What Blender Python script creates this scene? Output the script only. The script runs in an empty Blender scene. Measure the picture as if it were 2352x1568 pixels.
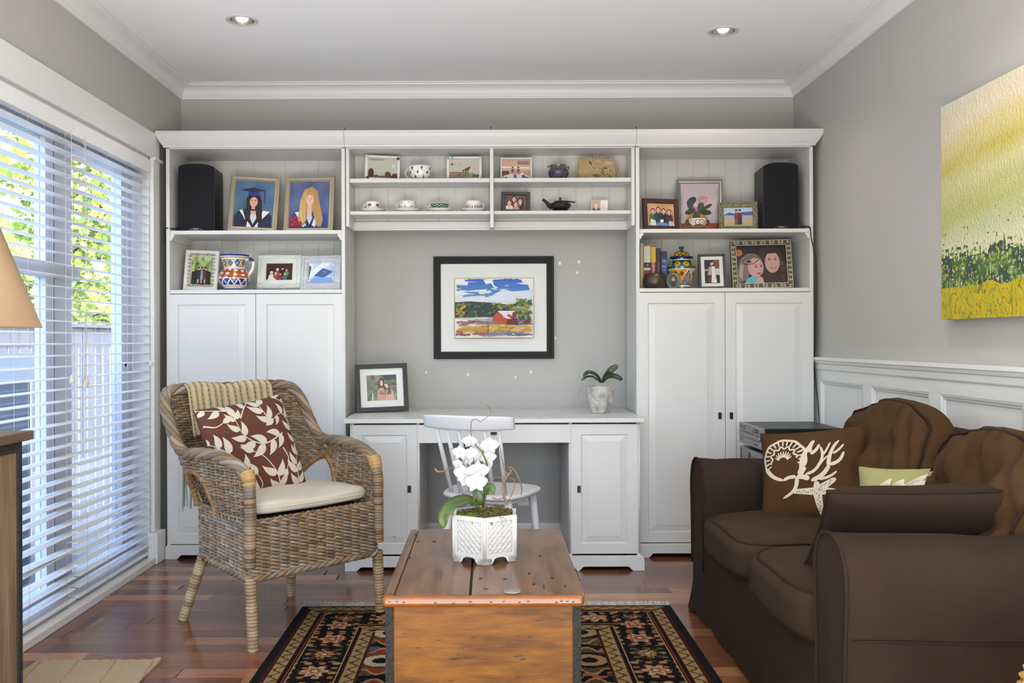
import bpy, bmesh, math, random
from mathutils import Vector, Matrix, noise
S = bpy.context.scene
COLL = S.collection
PI = math.pi
rnd = random.Random(7)

# ---------------------------------------------------------------- camera
F, PX0, PY0, CAMZ = 2100.0, 1125.0, 782.0, 1.11      # focal length in pixels, principal point, eye height
ROLL = math.radians(0.2)
cam_d = bpy.data.cameras.new('camera'); cam = bpy.data.objects.new('camera', cam_d); COLL.objects.link(cam)
cam.location = (0, 0, CAMZ); cam.rotation_euler = (PI/2, ROLL, 0)
cam_d.sensor_fit = 'HORIZONTAL'; cam_d.sensor_width = 36.0; cam_d.lens = 36.0*F/2352.0
cam_d.shift_x = (1176-PX0)/2352.0; cam_d.shift_y = (PY0-784)/2352.0
cam_d.clip_start = 0.05; cam_d.clip_end = 200
S.camera = cam

# ---------------------------------------------------------------- light
S.view_settings.view_transform = 'Standard'; S.view_settings.look = 'None'
S.view_settings.gamma = 1.0; S.view_settings.use_curve_mapping = False
S.view_settings.exposure = 0.30
world = bpy.data.worlds.new('world'); S.world = world; world.use_nodes = True
wn = world.node_tree.nodes; wl = world.node_tree.links
sky = wn.new('ShaderNodeTexSky'); sky.sky_type = 'NISHITA'; sky.sun_disc = False
sky.sun_elevation = math.radians(48); sky.sun_rotation = math.radians(90); sky.air_density = 1.0; sky.dust_density = 2.5
wl.new(sky.outputs[0], wn['Background'].inputs[0]); wn['Background'].inputs[1].default_value = 1.95

def lamp(name, kind, loc, rot, energy, color=(1, 1, 1), **kw):
    d = bpy.data.lights.new(name, kind); d.energy = energy; d.color = color
    for k, v in kw.items(): setattr(d, k, v)
    o = bpy.data.objects.new(name, d); COLL.objects.link(o); o.location = loc; o.rotation_euler = rot
    return o
lamp('sun', 'SUN', (0, 0, 8), (0, math.radians(42), math.radians(-12)), 4.0, (1.0, 0.95, 0.86), angle=0.02)
# added fill lamp behind the camera, stands in for daylight from the rear opening
lamp('rear_fill', 'AREA', (0.0, -2.6, 1.45), (PI/2, 0, 0), 13.0, (0.98, 0.99, 1.0), shape='RECTANGLE', size=3.0, size_y=2.0)
# added up-facing fill lamp at floor level behind the camera, brightens the ceiling
lamp('ceiling_fill', 'AREA', (0.0, -0.35, 0.03), (PI, 0, 0), 222.0, (1.0, 0.985, 0.965), shape='RECTANGLE', size=3.0, size_y=3.4)
# daylight arriving through the glazed door on the left
_p = lamp('door_portal', 'AREA', (-1.90, 3.28, 1.05), (0, -PI/2, 0), 1.0, (1, 1, 1), shape='RECTANGLE', size=2.1, size_y=2.75)
_p.data.cycles.is_portal = True

# ---------------------------------------------------------------- pixel helpers (image taken as 2352 x 1568)
def _unroll(px, py):
    dx, dy = px-PX0, py-PY0
    c, s = math.cos(ROLL), math.sin(ROLL)
    return dx*c-dy*s, dx*s+dy*c
def atY(px, py, Y):
    dx, dy = _unroll(px, py); return Vector((dx*Y/F, Y, CAMZ-dy*Y/F))
def atZ(px, py, z):
    dx, dy = _unroll(px, py); Y = (CAMZ-z)*F/dy; return Vector((dx*Y/F, Y, z))
def atX(px, py, X):
    dx, dy = _unroll(px, py); Y = X*F/dx; return Vector((X, Y, CAMZ-dy*Y/F))

# ---------------------------------------------------------------- colour and materials
def lin(c): return c/12.92 if c <= 0.04045 else ((c+0.055)/1.055)**2.4
def C(h, k=1.0):
    if isinstance(h, (tuple, list)): return tuple(h)[:3]
    h = h.lstrip('#'); return tuple(lin(int(h[i:i+2], 16)/255.0)*k for i in (0, 2, 4))
def mixc(a, b, t): return tuple(a[i]*(1-t)+b[i]*t for i in range(3))
MATS = {}
def mat(name, color=None, rough=0.5, metal=0.0, attr=False, var=None, scale=30.0, stretch=(1, 1, 1), bump=0.0, bscale=None,
        coat=0.0, spec=0.5, sheen=0.0, rand=None, trans=0.0, emit=None, estr=0.0, detail=3.0, sss=0.0, coords='Object'):
    """procedural principled material: flat or attribute colour, optional noise variation, bump, per-object random ramp"""
    if name in MATS: return MATS[name]
    m = bpy.data.materials.new(name); m.use_nodes = True; MATS[name] = m
    N, L = m.node_tree.nodes, m.node_tree.links
    b = N['Principled BSDF']
    b.inputs['Roughness'].default_value = rough; b.inputs['Metallic'].default_value = metal
    b.inputs['Coat Weight'].default_value = coat; b.inputs['Coat Roughness'].default_value = 0.08
    b.inputs['Specular IOR Level'].default_value = spec
    if sheen: b.inputs['Sheen Weight'].default_value = sheen; b.inputs['Sheen Roughness'].default_value = 0.5
    if trans: b.inputs['Transmission Weight'].default_value = trans
    if sss: b.inputs['Subsurface Weight'].default_value = sss; b.inputs['Subsurface Radius'].default_value = (0.02, 0.02, 0.02)
    if emit: b.inputs['Emission Color'].default_value = (*C(emit), 1); b.inputs['Emission Strength'].default_value = estr
    src = None
    if attr:
        a = N.new('ShaderNodeAttribute'); a.attribute_name = 'Col'; src = a.outputs['Color']
    elif rand:
        oi = N.new('ShaderNodeObjectInfo'); r = N.new('ShaderNodeValToRGB'); r.color_ramp.interpolation = 'LINEAR'
        els = r.color_ramp.elements
        while len(els) < len(rand): els.new(0.5)
        for i, c in enumerate(rand):
            els[i].position = i/(len(rand)-1.0); els[i].color = (*C(c), 1)
        L.new(oi.outputs['Random'], r.inputs[0]); src = r.outputs[0]
    if color is not None: b.inputs['Base Color'].default_value = (*C(color), 1)
    tc = None
    def coord():
        nonlocal tc
        if tc is None:
            t = N.new('ShaderNodeTexCoord'); mp = N.new('ShaderNodeMapping'); mp.inputs['Scale'].default_value = stretch
            if coords == 'World':
                g = N.new('ShaderNodeNewGeometry'); L.new(g.outputs['Position'], mp.inputs[0])
            else: L.new(t.outputs[coords], mp.inputs[0])
            tc = mp.outputs[0]
        return tc
    if var is not None:
        n = N.new('ShaderNodeTexNoise'); n.inputs['Scale'].default_value = scale; n.inputs['Detail'].default_value = detail
        n.inputs['Roughness'].default_value = 0.6
        L.new(coord(), n.inputs['Vector'])
        mx = N.new('ShaderNodeMix'); mx.data_type = 'RGBA'
        ramp = N.new('ShaderNodeValToRGB'); ramp.color_ramp.elements[0].position = 0.35; ramp.color_ramp.elements[1].position = 0.68
        L.new(n.outputs['Fac'], ramp.inputs[0]); L.new(ramp.outputs[0], mx.inputs['Factor'])
        if isinstance(var, float):
            mx.blend_type = 'MULTIPLY'; mx.inputs['B'].default_value = (var, var, var, 1)
        else: mx.inputs['B'].default_value = (*C(var), 1)
        if src is not None: L.new(src, mx.inputs['A'])
        else: mx.inputs['A'].default_value = (*C(color), 1)
        src = mx.outputs['Result']
    if src is not None: L.new(src, b.inputs['Base Color'])
    if bump:
        n2 = N.new('ShaderNodeTexNoise'); n2.inputs['Scale'].default_value = bscale or scale; n2.inputs['Detail'].default_value = 3
        L.new(coord(), n2.inputs['Vector'])
        bp = N.new('ShaderNodeBump'); bp.inputs['Strength'].default_value = bump; bp.inputs['Distance'].default_value = 0.01
        L.new(n2.outputs['Fac'], bp.inputs['Height']); L.new(bp.outputs[0], b.inputs['Normal'])
    return m
def glass_mat(name, tint=(0.97, 0.985, 1.0), gloss=0.05):
    if name in MATS: return MATS[name]
    m = bpy.data.materials.new(name); m.use_nodes = True; MATS[name] = m
    N, L = m.node_tree.nodes, m.node_tree.links
    N.remove(N['Principled BSDF']); out = N['Material Output']
    t = N.new('ShaderNodeBsdfTransparent'); t.inputs[0].default_value = (*tint, 1)
    g = N.new('ShaderNodeBsdfGlossy'); g.inputs['Roughness'].default_value = 0.02
    lw = N.new('ShaderNodeLayerWeight'); pw = N.new('ShaderNodeMath'); pw.operation = 'POWER'; pw.inputs[1].default_value = 5.0
    fr = N.new('ShaderNodeMath'); fr.operation = 'MULTIPLY_ADD'; fr.inputs[1].default_value = 0.7; fr.inputs[2].default_value = gloss
    L.new(lw.outputs['Facing'], pw.inputs[0]); L.new(pw.outputs[0], fr.inputs[0])
    mx = N.new('ShaderNodeMixShader')
    L.new(fr.outputs[0], mx.inputs[0]); L.new(t.outputs[0], mx.inputs[1]); L.new(g.outputs[0], mx.inputs[2]); L.new(mx.outputs[0], out.inputs[0])
    return m

# ---------------------------------------------------------------- mesh builder
MTX = {}
class MB:
    def __init__(s): s.v, s.f, s.c, s.sm, s.mi = [], [], [], [], []
    def add(s, vs, fs, col=None, sm=False, M=None, mi=0):
        o = len(s.v)
        s.v.extend([tuple(M @ Vector(p)) for p in vs] if M is not None else [tuple(p) for p in vs])
        for f in fs:
            s.f.append(tuple(i+o for i in f)); s.sm.append(sm); s.mi.append(mi)
            s.c.append(col)
        return s
    def box(s, x0, x1, y0, y1, z0, z1, col=None, M=None, mi=0):
        v = [(x, y, z) for x in (x0, x1) for y in (y0, y1) for z in (z0, z1)]
        return s.add(v, [(0, 1, 3, 2), (4, 6, 7, 5), (0, 4, 5, 1), (2, 3, 7, 6), (0, 2, 6, 4), (1, 5, 7, 3)], col, False, M, mi)
    def prism(s, poly, a, b, axis='y', col=None, M=None, sm=False):
        """poly in the plane normal to axis ('y': (x,z), 'x': (y,z), 'z': (x,y)), extruded a..b"""
        n = len(poly)
        def P(p, t): return (p[0], t, p[1]) if axis == 'y' else ((t, p[0], p[1]) if axis == 'x' else (p[0], p[1], t))
        v = [P(p, a) for p in poly]+[P(p, b) for p in poly]
        s.add(v, [tuple(range(n)), tuple(range(2*n-1, n-1, -1))], col, False, M)
        s.f.extend([]); o = len(s.v)-2*n
        for i in range(n):
            j = (i+1) % n
            s.f.append((o+i, o+n+i, o+n+j, o+j)); s.sm.append(sm); s.c.append(col); s.mi.append(0)
        return s
    def grid(s, fn, nu, nv, cu=False, cv=False, col=None, sm=True, M=None, colfn=None):
        mu, mv = (nu if cu else nu+1), (nv if cv else nv+1)
        vs = [fn(i/nu, j/nv) for i in range(mu) for j in range(mv)]
        fs, cs = [], []
        for i in range(nu):
            for j in range(nv):
                a, b = i, (i+1) % mu; c, d = j, (j+1) % mv
                fs.append((a*mv+c, b*mv+c, b*mv+d, a*mv+d))
                cs.append(colfn((i+.5)/nu, (j+.5)/nv) if colfn else col)
        k = len(s.f); s.add(vs, fs, col, sm, M)
        s.c[k:] = cs
        return s
    def lathe(s, prof, seg=32, cen=(0, 0, 0), col=None, sm=True, M=None, colfn=None, caps=True):
        n = len(prof); v = []
        for i in range(seg):
            a = 2*PI*i/seg
            for r, z in prof: v.append((cen[0]+r*math.cos(a), cen[1]+r*math.sin(a), cen[2]+z))
        f, cs = [], []
        for i in range(seg):
            k = (i+1) % seg
            for j in range(n-1):
                f.append((i*n+j, k*n+j, k*n+j+1, i*n+j+1)); cs.append(colfn((i+.5)/seg, (j+.5)/(n-1)) if colfn else col)
        if caps:
            for j in (0, n-1):
                if prof[j][0] > 1e-6: f.append(tuple(i*n+j for i in range(seg))); cs.append(colfn(0, j/(n-1)) if colfn else col)
        k = len(s.f); s.add(v, f, col, sm, M); s.c[k:] = cs
        return s
    def tube(s, pts, r, seg=8, closed=False, col=None, caps=True, flat=1.0, up=None, colfn=None, M=None):
        pts = [Vector(p) for p in pts]; n = len(pts)
        if n < 2: return s
        R = r if isinstance(r, (list, tuple)) else [r]*n
        tang = []
        for i in range(n):
            a = pts[i-1] if (i > 0 or closed) else pts[i]; b = pts[(i+1) % n] if (i < n-1 or closed) else pts[i]
            t = b-a; tang.append(t.normalized() if t.length > 1e-9 else Vector((0, 0, 1)))
        ref = Vector(up) if up is not None else (Vector((0, 0, 1)) if abs(tang[0].z) < 0.9 else Vector((1, 0, 0)))
        nrm = (ref-tang[0]*ref.dot(tang[0])).normalized(); v = []
        for i in range(n):
            if up is not None: nr = ref-tang[i]*ref.dot(tang[i])
            else: nr = nrm-tang[i]*nrm.dot(tang[i])
            nrm = nr.normalized() if nr.length > 1e-6 else nrm
            bi = tang[i].cross(nrm)
            for k in range(seg):
                a = 2*PI*k/seg
                v.append(pts[i]+(nrm*math.cos(a)*flat+bi*math.sin(a))*R[i])
        f, cs = [], []
        for i in range(n if closed else n-1):
            j = (i+1) % n
            for k in range(seg):
                l = (k+1) % seg
                f.append((i*seg+k, j*seg+k, j*seg+l, i*seg+l)); cs.append(colfn(i/n) if colfn else col)
        if caps and not closed:
            f.append(tuple(range(seg-1, -1, -1))); f.append(tuple((n-1)*seg+k for k in range(seg))); cs += [colfn(0) if colfn else col, colfn(1) if colfn else col]
        q = len(s.f); s.add(v, f, col, True, M); s.c[q:] = cs
        return s
    def rbox(s, cen, half, n=6.0, g=12, col=None, M=None, fn=None):
        """box rounded as a superellipsoid of exponent n; fn(p, unit) may displace"""
        cen = Vector(cen)
        for ax in range(3):
            for sg in (-1, 1):
                def P(u, v):
                    q = [0, 0, 0]; q[ax] = sg; q[(ax+1) % 3] = math.sin((u*2-1)*PI/2*0.999) if n > 3 else u*2-1; q[(ax+2) % 3] = math.sin((v*2-1)*PI/2*0.999) if n > 3 else v*2-1
                    d = sum(abs(t)**n for t in q)**(1.0/n)
                    u3 = Vector((q[0]/d, q[1]/d, q[2]/d)); p = Vector((u3[0]*half[0], u3[1]*half[1], u3[2]*half[2]))
                    if fn: p = fn(p, u3)
                    return cen+p
                s.grid(P, g, g, col=col, M=M)
        return s
    def sweep(s, path, prof, closed=False, col=None, sm=False):
        """mitred sweep of prof [(out, z)] along a plan path [(x, y)]; out is to the left of travel"""
        n = len(path); m = len(prof); v = []
        for i in range(n):
            p = Vector(path[i])
            d0 = (p-Vector(path[i-1])).normalized() if (i > 0 or closed) else None
            d1 = (Vector(path[(i+1) % n])-p).normalized() if (i < n-1 or closed) else None
            d0 = d0 or d1; d1 = d1 or d0
            n0, n1 = Vector((-d0.y, d0.x)), Vector((-d1.y, d1.x)); nn = (n0+n1).normalized(); k = 1.0/max(0.2, nn.dot(n0))
            for o, z in prof: v.append((p.x+nn.x*o*k, p.y+nn.y*o*k, z))
        f = []
        for i in range(n if closed else n-1):
            j = (i+1) % n
            for a in range(m):
                b = (a+1) % m
                f.append((i*m+a, j*m+a, j*m+b, i*m+b))
        if not closed: f += [tuple(range(m)), tuple((n-1)*m+a for a in range(m-1, -1, -1))]
        return s.add(v, f, col, sm)
    def obj(s, name, m=None, parent=None, world=False, bevel=0.0, weld=False, label=None, kind=None, recalc=True, bseg=2):
        me = bpy.data.meshes.new(name)
        vs = s.v
        if world and parent is not None:
            inv = MTX[parent.name].inverted(); vs = [tuple(inv @ Vector(p)) for p in vs]
        me.from_pydata(vs, [], s.f)
        me.polygons.foreach_set('use_smooth', s.sm)
        if any(s.mi): me.polygons.foreach_set('material_index', s.mi)
        if any(c is not None for c in s.c):
            a = me.color_attributes.new('Col', 'FLOAT_COLOR', 'CORNER'); data = []
            for poly, c in zip(me.polygons, s.c):
                c = c or (0.5, 0.5, 0.5); data.extend((c[0], c[1], c[2], 1.0)*poly.loop_total)
            a.data.foreach_set('color', data)
        if recalc or weld:
            bm = bmesh.new(); bm.from_mesh(me)
            if weld: bmesh.ops.remove_doubles(bm, verts=bm.verts, dist=1e-5)
            if recalc: bmesh.ops.recalc_face_normals(bm, faces=bm.faces)
            bm.to_mesh(me); bm.free()
        for q in (m if isinstance(m, (list, tuple)) else [m]):
            if q is not None: me.materials.append(q)
        o = bpy.data.objects.new(name, me); COLL.objects.link(o)
        if parent is not None: o.parent = parent
        if bevel:
            b = o.modifiers.new('bevel', 'BEVEL'); b.width = bevel; b.segments = bseg; b.limit_method = 'ANGLE'; b.angle_limit = 0.6; b.harden_normals = False
        if label: o['label'] = label
        if kind: o['kind'] = kind
        return o
def mesh_part(name, me, parent, loc=(0, 0, 0), rot=(0, 0, 0), scale=(1, 1, 1)):
    o = bpy.data.objects.new(name, me); COLL.objects.link(o); o.parent = parent
    o.location = loc; o.rotation_euler = rot; o.scale = scale
    return o
def thing(name, label, cat, loc=(0, 0, 0), rz=0.0, group=None, rot=None, kind=None):
    o = bpy.data.objects.new(name, None); COLL.objects.link(o); o.empty_display_size = 0.1
    o.location = loc; o.rotation_euler = rot or (0, 0, rz)
    MTX[o.name] = Matrix.Translation(Vector(loc)) @ (Matrix.Rotation(rz, 4, 'Z') if rot is None else __import__('mathutils').Euler(rot).to_matrix().to_4x4())
    o['label'] = label; o['category'] = cat
    if group: o['group'] = group
    if kind: o['kind'] = kind
    return o
def tag(o, label, cat, group=None, kind=None):
    o['label'] = label; o['category'] = cat
    if group: o['group'] = group
    if kind: o['kind'] = kind
    return o
def text(name, body, size, m, parent, M, extrude=0.0002, align='CENTER', sx=1.0):
    cu = bpy.data.curves.new(name, 'FONT'); cu.body = body; cu.size = size; cu.extrude = extrude
    cu.align_x = align; cu.align_y = 'CENTER'; cu.materials.append(m); cu.resolution_u = 3
    tmp = bpy.data.objects.new(name, cu); COLL.objects.link(tmp)
    me = bpy.data.meshes.new_from_object(tmp.evaluated_get(bpy.context.evaluated_depsgraph_get())); bpy.data.objects.remove(tmp)
    o = bpy.data.objects.new(name, me); COLL.objects.link(o); o.parent = parent; o.matrix_local = M @ Matrix.Diagonal((sx, 1, 1, 1))
    return o
def catmull(pts, per=8, closed=False):
    P = [Vector(p) for p in pts]; n = len(P); out = []
    for i in range(n if closed else n-1):
        a, b, c, d = (P[(i-1) % n] if (closed or i > 0) else P[0]), P[i], P[(i+1) % n], (P[(i+2) % n] if (closed or i < n-2) else P[-1])
        for k in range(per):
            t = k/per
            out.append(0.5*((2*b)+(c-a)*t+(2*a-5*b+4*c-d)*t*t+(3*b-a-3*c+d)*t*t*t))
    if not closed: out.append(P[-1].copy())
    return out
# ================================================================ the room
XL, XR, YW, YR, ZC = -1.712, 1.693, 5.085, -2.7, 2.533
M_wall = mat('grey_wall_paint', '#b7b5b1', 0.85, bump=0.03, bscale=180)
M_ceil = mat('ceiling_paint', '#f0f0f0', 0.9, bump=0.02, bscale=120)
M_white = mat('white_trim_paint', '#e4e4e3', 0.42)
M_cab = mat('white_cabinet_paint', '#d6d5d3', 0.34)
M_under = mat('dark_gap', '#1c120d', 0.9)
M_plank = mat('hardwood_plank', rough=0.24, rand=['#6b3f2d', '#8a5539', '#774430', '#96603f', '#633a2b', '#845038', '#b88056', '#70422f'], var=0.62, scale=6, stretch=(1.2, 22, 1), bump=0.02, bscale=60, coat=0.25, coords='World')
M_trimdark = mat('shadow_gap', '#4a453f', 0.9)
def structure(o, label, cat): return tag(o, label, cat, kind='structure')
WT = 0.16
OY0, OY1, OZ = 1.95, 4.608, 2.037          # the glazed door opening in the left wall
w = MB(); w.box(XL-WT, XL, OY1, YW+WT, 0, ZC); w.box(XL-WT, XL, OY0, OY1, OZ, ZC); w.box(XL-WT, XL, YR, OY0, 0, ZC)
structure(w.obj('wall_left', M_wall), 'grey painted wall around the tall window with blinds', 'wall')
w = MB(); w.box(XR, XR+WT, YR, YW+WT, 0, ZC)
structure(w.obj('wall_right', M_wall), 'grey painted wall above white panelling behind the sofa', 'wall')
w = MB(); w.box(XL, XR, YW, YW+WT, 0, ZC)
wb = structure(w.obj('wall_back', M_wall), 'grey painted wall behind the white cabinets and desk', 'wall')
# small white filler dabs on the back wall
for px, py, r in ((1286, 604, 4), (1330, 601, 4), (1326, 626, 3), (1075, 860, 3.5), (1184, 866, 2.5), (1219, 854, 3), (979, 855, 2.5), (1276, 776, 3)):
    p = atY(px, py, YW-0.0006); q = MB()
    q.add([(p.x+r/413*math.cos(a*PI/4)*rnd.uniform(.7, 1.1), p.y, p.z+r/413*math.sin(a*PI/4)*1.2) for a in range(8)], [tuple(range(8))])
    q.obj('filler_dab', M_white, wb)
w = MB(); w.box(XL, XR, YR-WT, YR, 0, 0.35); w.box(XL, XR, YR-WT, YR, 2.35, ZC); w.box(XL, -1.6, YR-WT, YR, .35, 2.35); w.box(1.6, XR, YR-WT, YR, .35, 2.35)
structure(w.obj('wall_rear', M_wall), 'grey painted wall with a wide opening behind the camera', 'wall')
w = MB(); w.box(XL-WT, XR+WT, YR-WT, YW+WT, ZC, ZC+0.14)
ceiling = structure(w.obj('ceiling', M_ceil), 'flat white ceiling with two recessed lights', 'ceiling')
w = MB(); w.box(XL-WT, XR+WT, YR-WT, YW+WT, -0.14, -0.004)
floor = structure(w.obj('floor', M_under), 'glossy red brown hardwood floor laid in narrow planks', 'floor')
PW, plank_cache = 0.0826, {}
def plank_mesh(L):
    L = round(L, 2)
    if L not in plank_cache:
        b = MB(); b.box(0.0006, L-0.0006, 0.0006, PW-0.0006, -0.010, 0.0)
        me_o = b.obj('plank', M_plank); me = me_o.data; bpy.data.objects.remove(me_o); plank_cache[L] = me
    return plank_cache[L]
rp = random.Random(3); y = YW-PW
while y > 1.45:
    x = XL-rp.uniform(0, 0.7)
    while x < XR:
        L = rp.choice((0.45, 0.6, 0.8, 0.95, 1.1, 1.3)); a, b_ = max(x, XL), min(x+L, XR)
        if b_-a > 0.02: mesh_part('plank', plank_mesh(b_-a), floor, (a, y, 0))
        x += L
    y -= PW
b = MB(); b.box(XL, XR, YR, y+PW, -0.010, 0.0)
mesh = b.obj('plank_field', M_plank, floor, kind='stuff')
# crown moulding right round the room
CP = [(0, ZC-.078), (.009, ZC-.078), (.009, ZC-.070), (.013, ZC-.066), (.013, ZC-.058), (.017, ZC-.055)]
CP += [(.017+.044*(1-math.cos(t)), ZC-.055+.038*math.sin(t)) for t in (0.25, .5, .8, 1.1, 1.4)]
CP += [(.062, ZC-.014), (.067, ZC-.014), (.069, ZC-.008), (.079, ZC-.006), (.079, ZC-.0005), (0, ZC-.0005)]
w = MB(); w.sweep([(XR, YW), (XL, YW), (XL, YR), (XR, YR)], CP, closed=True)
structure(w.obj('trim_1', M_white), 'white crown moulding running round the top of the walls', 'moulding')
# baseboards
BP = [(0, 0), (.018, 0), (.018, .085), (.012, .098), (0, .10)]
structure(MB().sweep([(XR, YW), (XL, YW)], BP).obj('baseboard_back', M_white), 'white baseboard along the back wall under the desk', 'baseboard')
structure(MB().sweep([(XL, YW), (XL, OY1+.09)], BP).obj('baseboard_left', M_white), 'white baseboard in the corner by the left cabinet', 'baseboard')
# left door casing: head, leg, plinth block, sill
cx = XL+0.020
cas = structure(MB().box(XL, cx, OY0-.09, OY1+.086, OZ, 2.165).obj('trim_2', M_white, bevel=.002), 'flat white head casing above the window blinds', 'window casing')
MB().box(XL, cx, OY1, OY1+.086, .153, OZ).obj('casing_leg', M_white, cas, bevel=.002)
MB().box(XL, cx, OY0-.09, OY0, 0, OZ).obj('casing_leg', M_white, cas, bevel=.002)
MB().box(XL, cx+.012, OY1-.004, OY1+.10, OZ-.012, OZ+.004).obj('casing_bead', M_white, cas, bevel=.002)
MB().box(XL, XL+.05, OY1-.045, OY1+.075, 0, .153).obj('plinth_block', M_white, cas, bevel=.004)
structure(MB().box(XL-WT, XL+.042, OY0, OY1-.02, 0.0, .033).obj('trim_3', M_white, bevel=.003), 'white sill board on the floor below the blinds', 'window sill')
# right wall wainscot
RX = XR
w = MB()
w.box(RX-.014, RX, YR, 4.99, .10, .245); w.box(RX-.014, RX, YR, 4.99, .905, .965)
sty = [4.66+.03, 4.075, 3.455, 2.835, 2.215, 1.595, .975, .355]
for i, yy in enumerate(sty): w.box(RX-.014, RX, yy-.045, yy+.045, .245, .905)
w.box(RX-.014, RX, 4.735, 4.99, .245, .905); w.box(RX-.003, RX, YR, 4.99, .10, .96)
wain = structure(w.obj('trim_4', M_white, bevel=.0015), 'white panelled wainscot with chair rail behind the sofa', 'wainscot')
PB = [(0, 0), (.016, 0), (.016, .088), (.010, .10), (0, .10)]
MB().sweep([(RX-.0, YR), (RX-.0, 4.99)], [(o, z) for o, z in PB]).obj('base_rail', M_white, wain)
CR = [(0, .955), (.016, .955), (.020, .962), (.020, .985), (.026, .990), (.030, 1.003), (.036, 1.006), (.036, 1.020), (0, 1.020)]
MB().sweep([(RX, YR), (RX, 4.99)], CR).obj('chair_rail', M_white, wain)
for a, c in zip(sty[1:], sty[:-1]):
    y0, y1 = a+.045, c-.045
    m = MB()
    for (p0, p1) in (((y0, .905), (y1, .905)), ((y1, .905), (y1, .245)), ((y1, .245), (y0, .245)), ((y0, .245), (y0, .905))): pass
    MP = [(0.0, .014), (.006, .013), (.010, .009), (.018, .007), (.024, .0)]
    # picture-frame moulding round the recess
    path = [(y0, .905), (y0, .245), (y1, .245), (y1, .905)]
    vs, fs = [], []; n = len(MP)
    for i, (yy, zz) in enumerate(path):
        sy = 1 if yy == y0 else -1; sz = 1 if zz == .245 else -1
        for o, d in MP: vs.append((RX-d, yy+sy*o, zz+sz*o))
    for i in range(4):
        j = (i+1) % 4
        for k in range(n-1): fs.append((i*n+k, j*n+k, j*n+k+1, i*n+k+1))
    m.add(vs, fs); m.obj('panel_moulding', M_white, wain)
# ---------------------------------------------------------------- recessed lights
M_lampmetal = mat('downlight_ring', '#c8c8c6', 0.35, metal=0.0)
M_reflect = mat('downlight_reflector', '#e8e8e6', 0.16, metal=1.0)
M_bulb = mat('downlight_bulb', '#ffffff', 0.3, emit='#fff2dc', estr=4.0)
def downlight(x, y, label, group, power):
    t = thing('recessed_light', label, 'ceiling light', (x, y, ZC), 0, group)
    r = MB(); r.lathe([(.071, 0.0), (.071, -.004), (.066, -.006), (.054, -.005), (.0515, .0), (.0515, .004)], 40, caps=False); r.obj('ring', M_lampmetal, t)
    r = MB(); r.lathe([(.0515, -.004), (.047, .035), (.040, .065), (.025, .075), (.0, .076)], 32, caps=False); r.obj('reflector', M_reflect, t)
    r = MB(); r.lathe([(.0, .012), (.016, .014), (.024, .022), (.024, .04), (.014, .06), (.0, .06)], 20, caps=False); r.obj('bulb', M_bulb, t)
    l = lamp('light', 'SPOT', (0, 0, -0.008), (0, 0, 0), power, (1.0, 0.92, 0.80), spot_size=math.radians(125), spot_blend=0.9, shadow_soft_size=0.05); l.parent = t
    return t
def ceiling_hole(pts):
    for (x, y) in pts:
        bm_o = MB(); bm_o.lathe([(.052, -.05), (.052, .09)], 32, cen=(x, y, ZC)); o = bm_o.obj('hole_cutter'); 
        md = ceiling.modifiers.new('hole', 'BOOLEAN'); md.operation = 'DIFFERENCE'; md.object = o; md.solver = 'EXACT'
        dg = bpy.context.evaluated_depsgraph_get(); me = bpy.data.meshes.new_from_object(ceiling.evaluated_get(dg)); ceiling.modifiers.clear(); ceiling.data = me
        bpy.data.objects.remove(o)
L1, L2 = atZ(556, 46, ZC), atZ(1661, 71, ZC)
LP = [(L1.x, L1.y), (L2.x, L2.y), (-1.05, 2.0), (1.10, 2.75), (-1.05, 0.0), (1.05, 0.0)]
ceiling_hole(LP[:2])
for k, (x, y) in enumerate(LP):
    if k < 2: downlight(x, y, ('lit recessed ceiling light on the window side', 'lit recessed ceiling light on the sofa side')[k], 'recessed lights', 11.0)
    else: lamp('downlight_out_of_view', 'SPOT', (x, y, ZC-.01), (0, 0, 0), 30.0 if k == 3 else 12.0, (1.0, 0.92, 0.80), spot_size=math.radians(125), spot_blend=.9, shadow_soft_size=.05)
# ---------------------------------------------------------------- the glazed door (window_1)
M_vinyl = mat('door_vinyl', '#d3d6de', 0.4); M_black = mat('black_gasket', '#15161a', 0.6); M_pane = glass_mat('window_glass')
win = structure(thing('window_1', 'tall white sliding glass door behind the blinds', 'glass door', (XL-.11, (OY0+OY1)/2, 0)), 'tall white sliding glass door behind the blinds', 'glass door')
DX = -1.82
def wbox(name, m, *a, **k): return MB().box(*a).obj(name, m, win, world=True, **k)
wbox('jamb', M_white, XL-WT, XL-.001, OY1-.012, OY1, .033, OZ); wbox('jamb', M_white, XL-WT, XL-.001, OY0, OY0+.012, .033, OZ); wbox('head_jamb', M_white, XL-WT, XL-.001, OY0, OY1, OZ-.012, OZ)
wbox('fixed_stile', M_vinyl, DX-.03, DX+.02, 4.47, OY1-.012, .033, OZ-.012); wbox('fixed_stile', M_vinyl, DX-.03, DX+.01, 3.79, 3.955, .033, OZ-.012)
wbox('gasket', M_black, DX-.03, DX+.022, 3.725, 3.775, .09, OZ-.07)
wbox('sliding_stile', M_vinyl, DX-.0, DX+.045, 3.655, 3.722, .033, OZ-.03); wbox('sliding_stile', M_vinyl, DX, DX+.045, 2.0, 2.08, .033, OZ-.03)
wbox('mid_rail', M_vinyl, DX+.003, DX+.05, 2.08, 3.955, 1.372, 1.425)
wbox('bottom_rail', M_vinyl, DX-.03, DX+.04, OY0, OY1, .033, .12); wbox('top_rail', M_vinyl, DX-.03, DX+.04, OY0, OY1, OZ-.10, OZ-.012)
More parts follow.
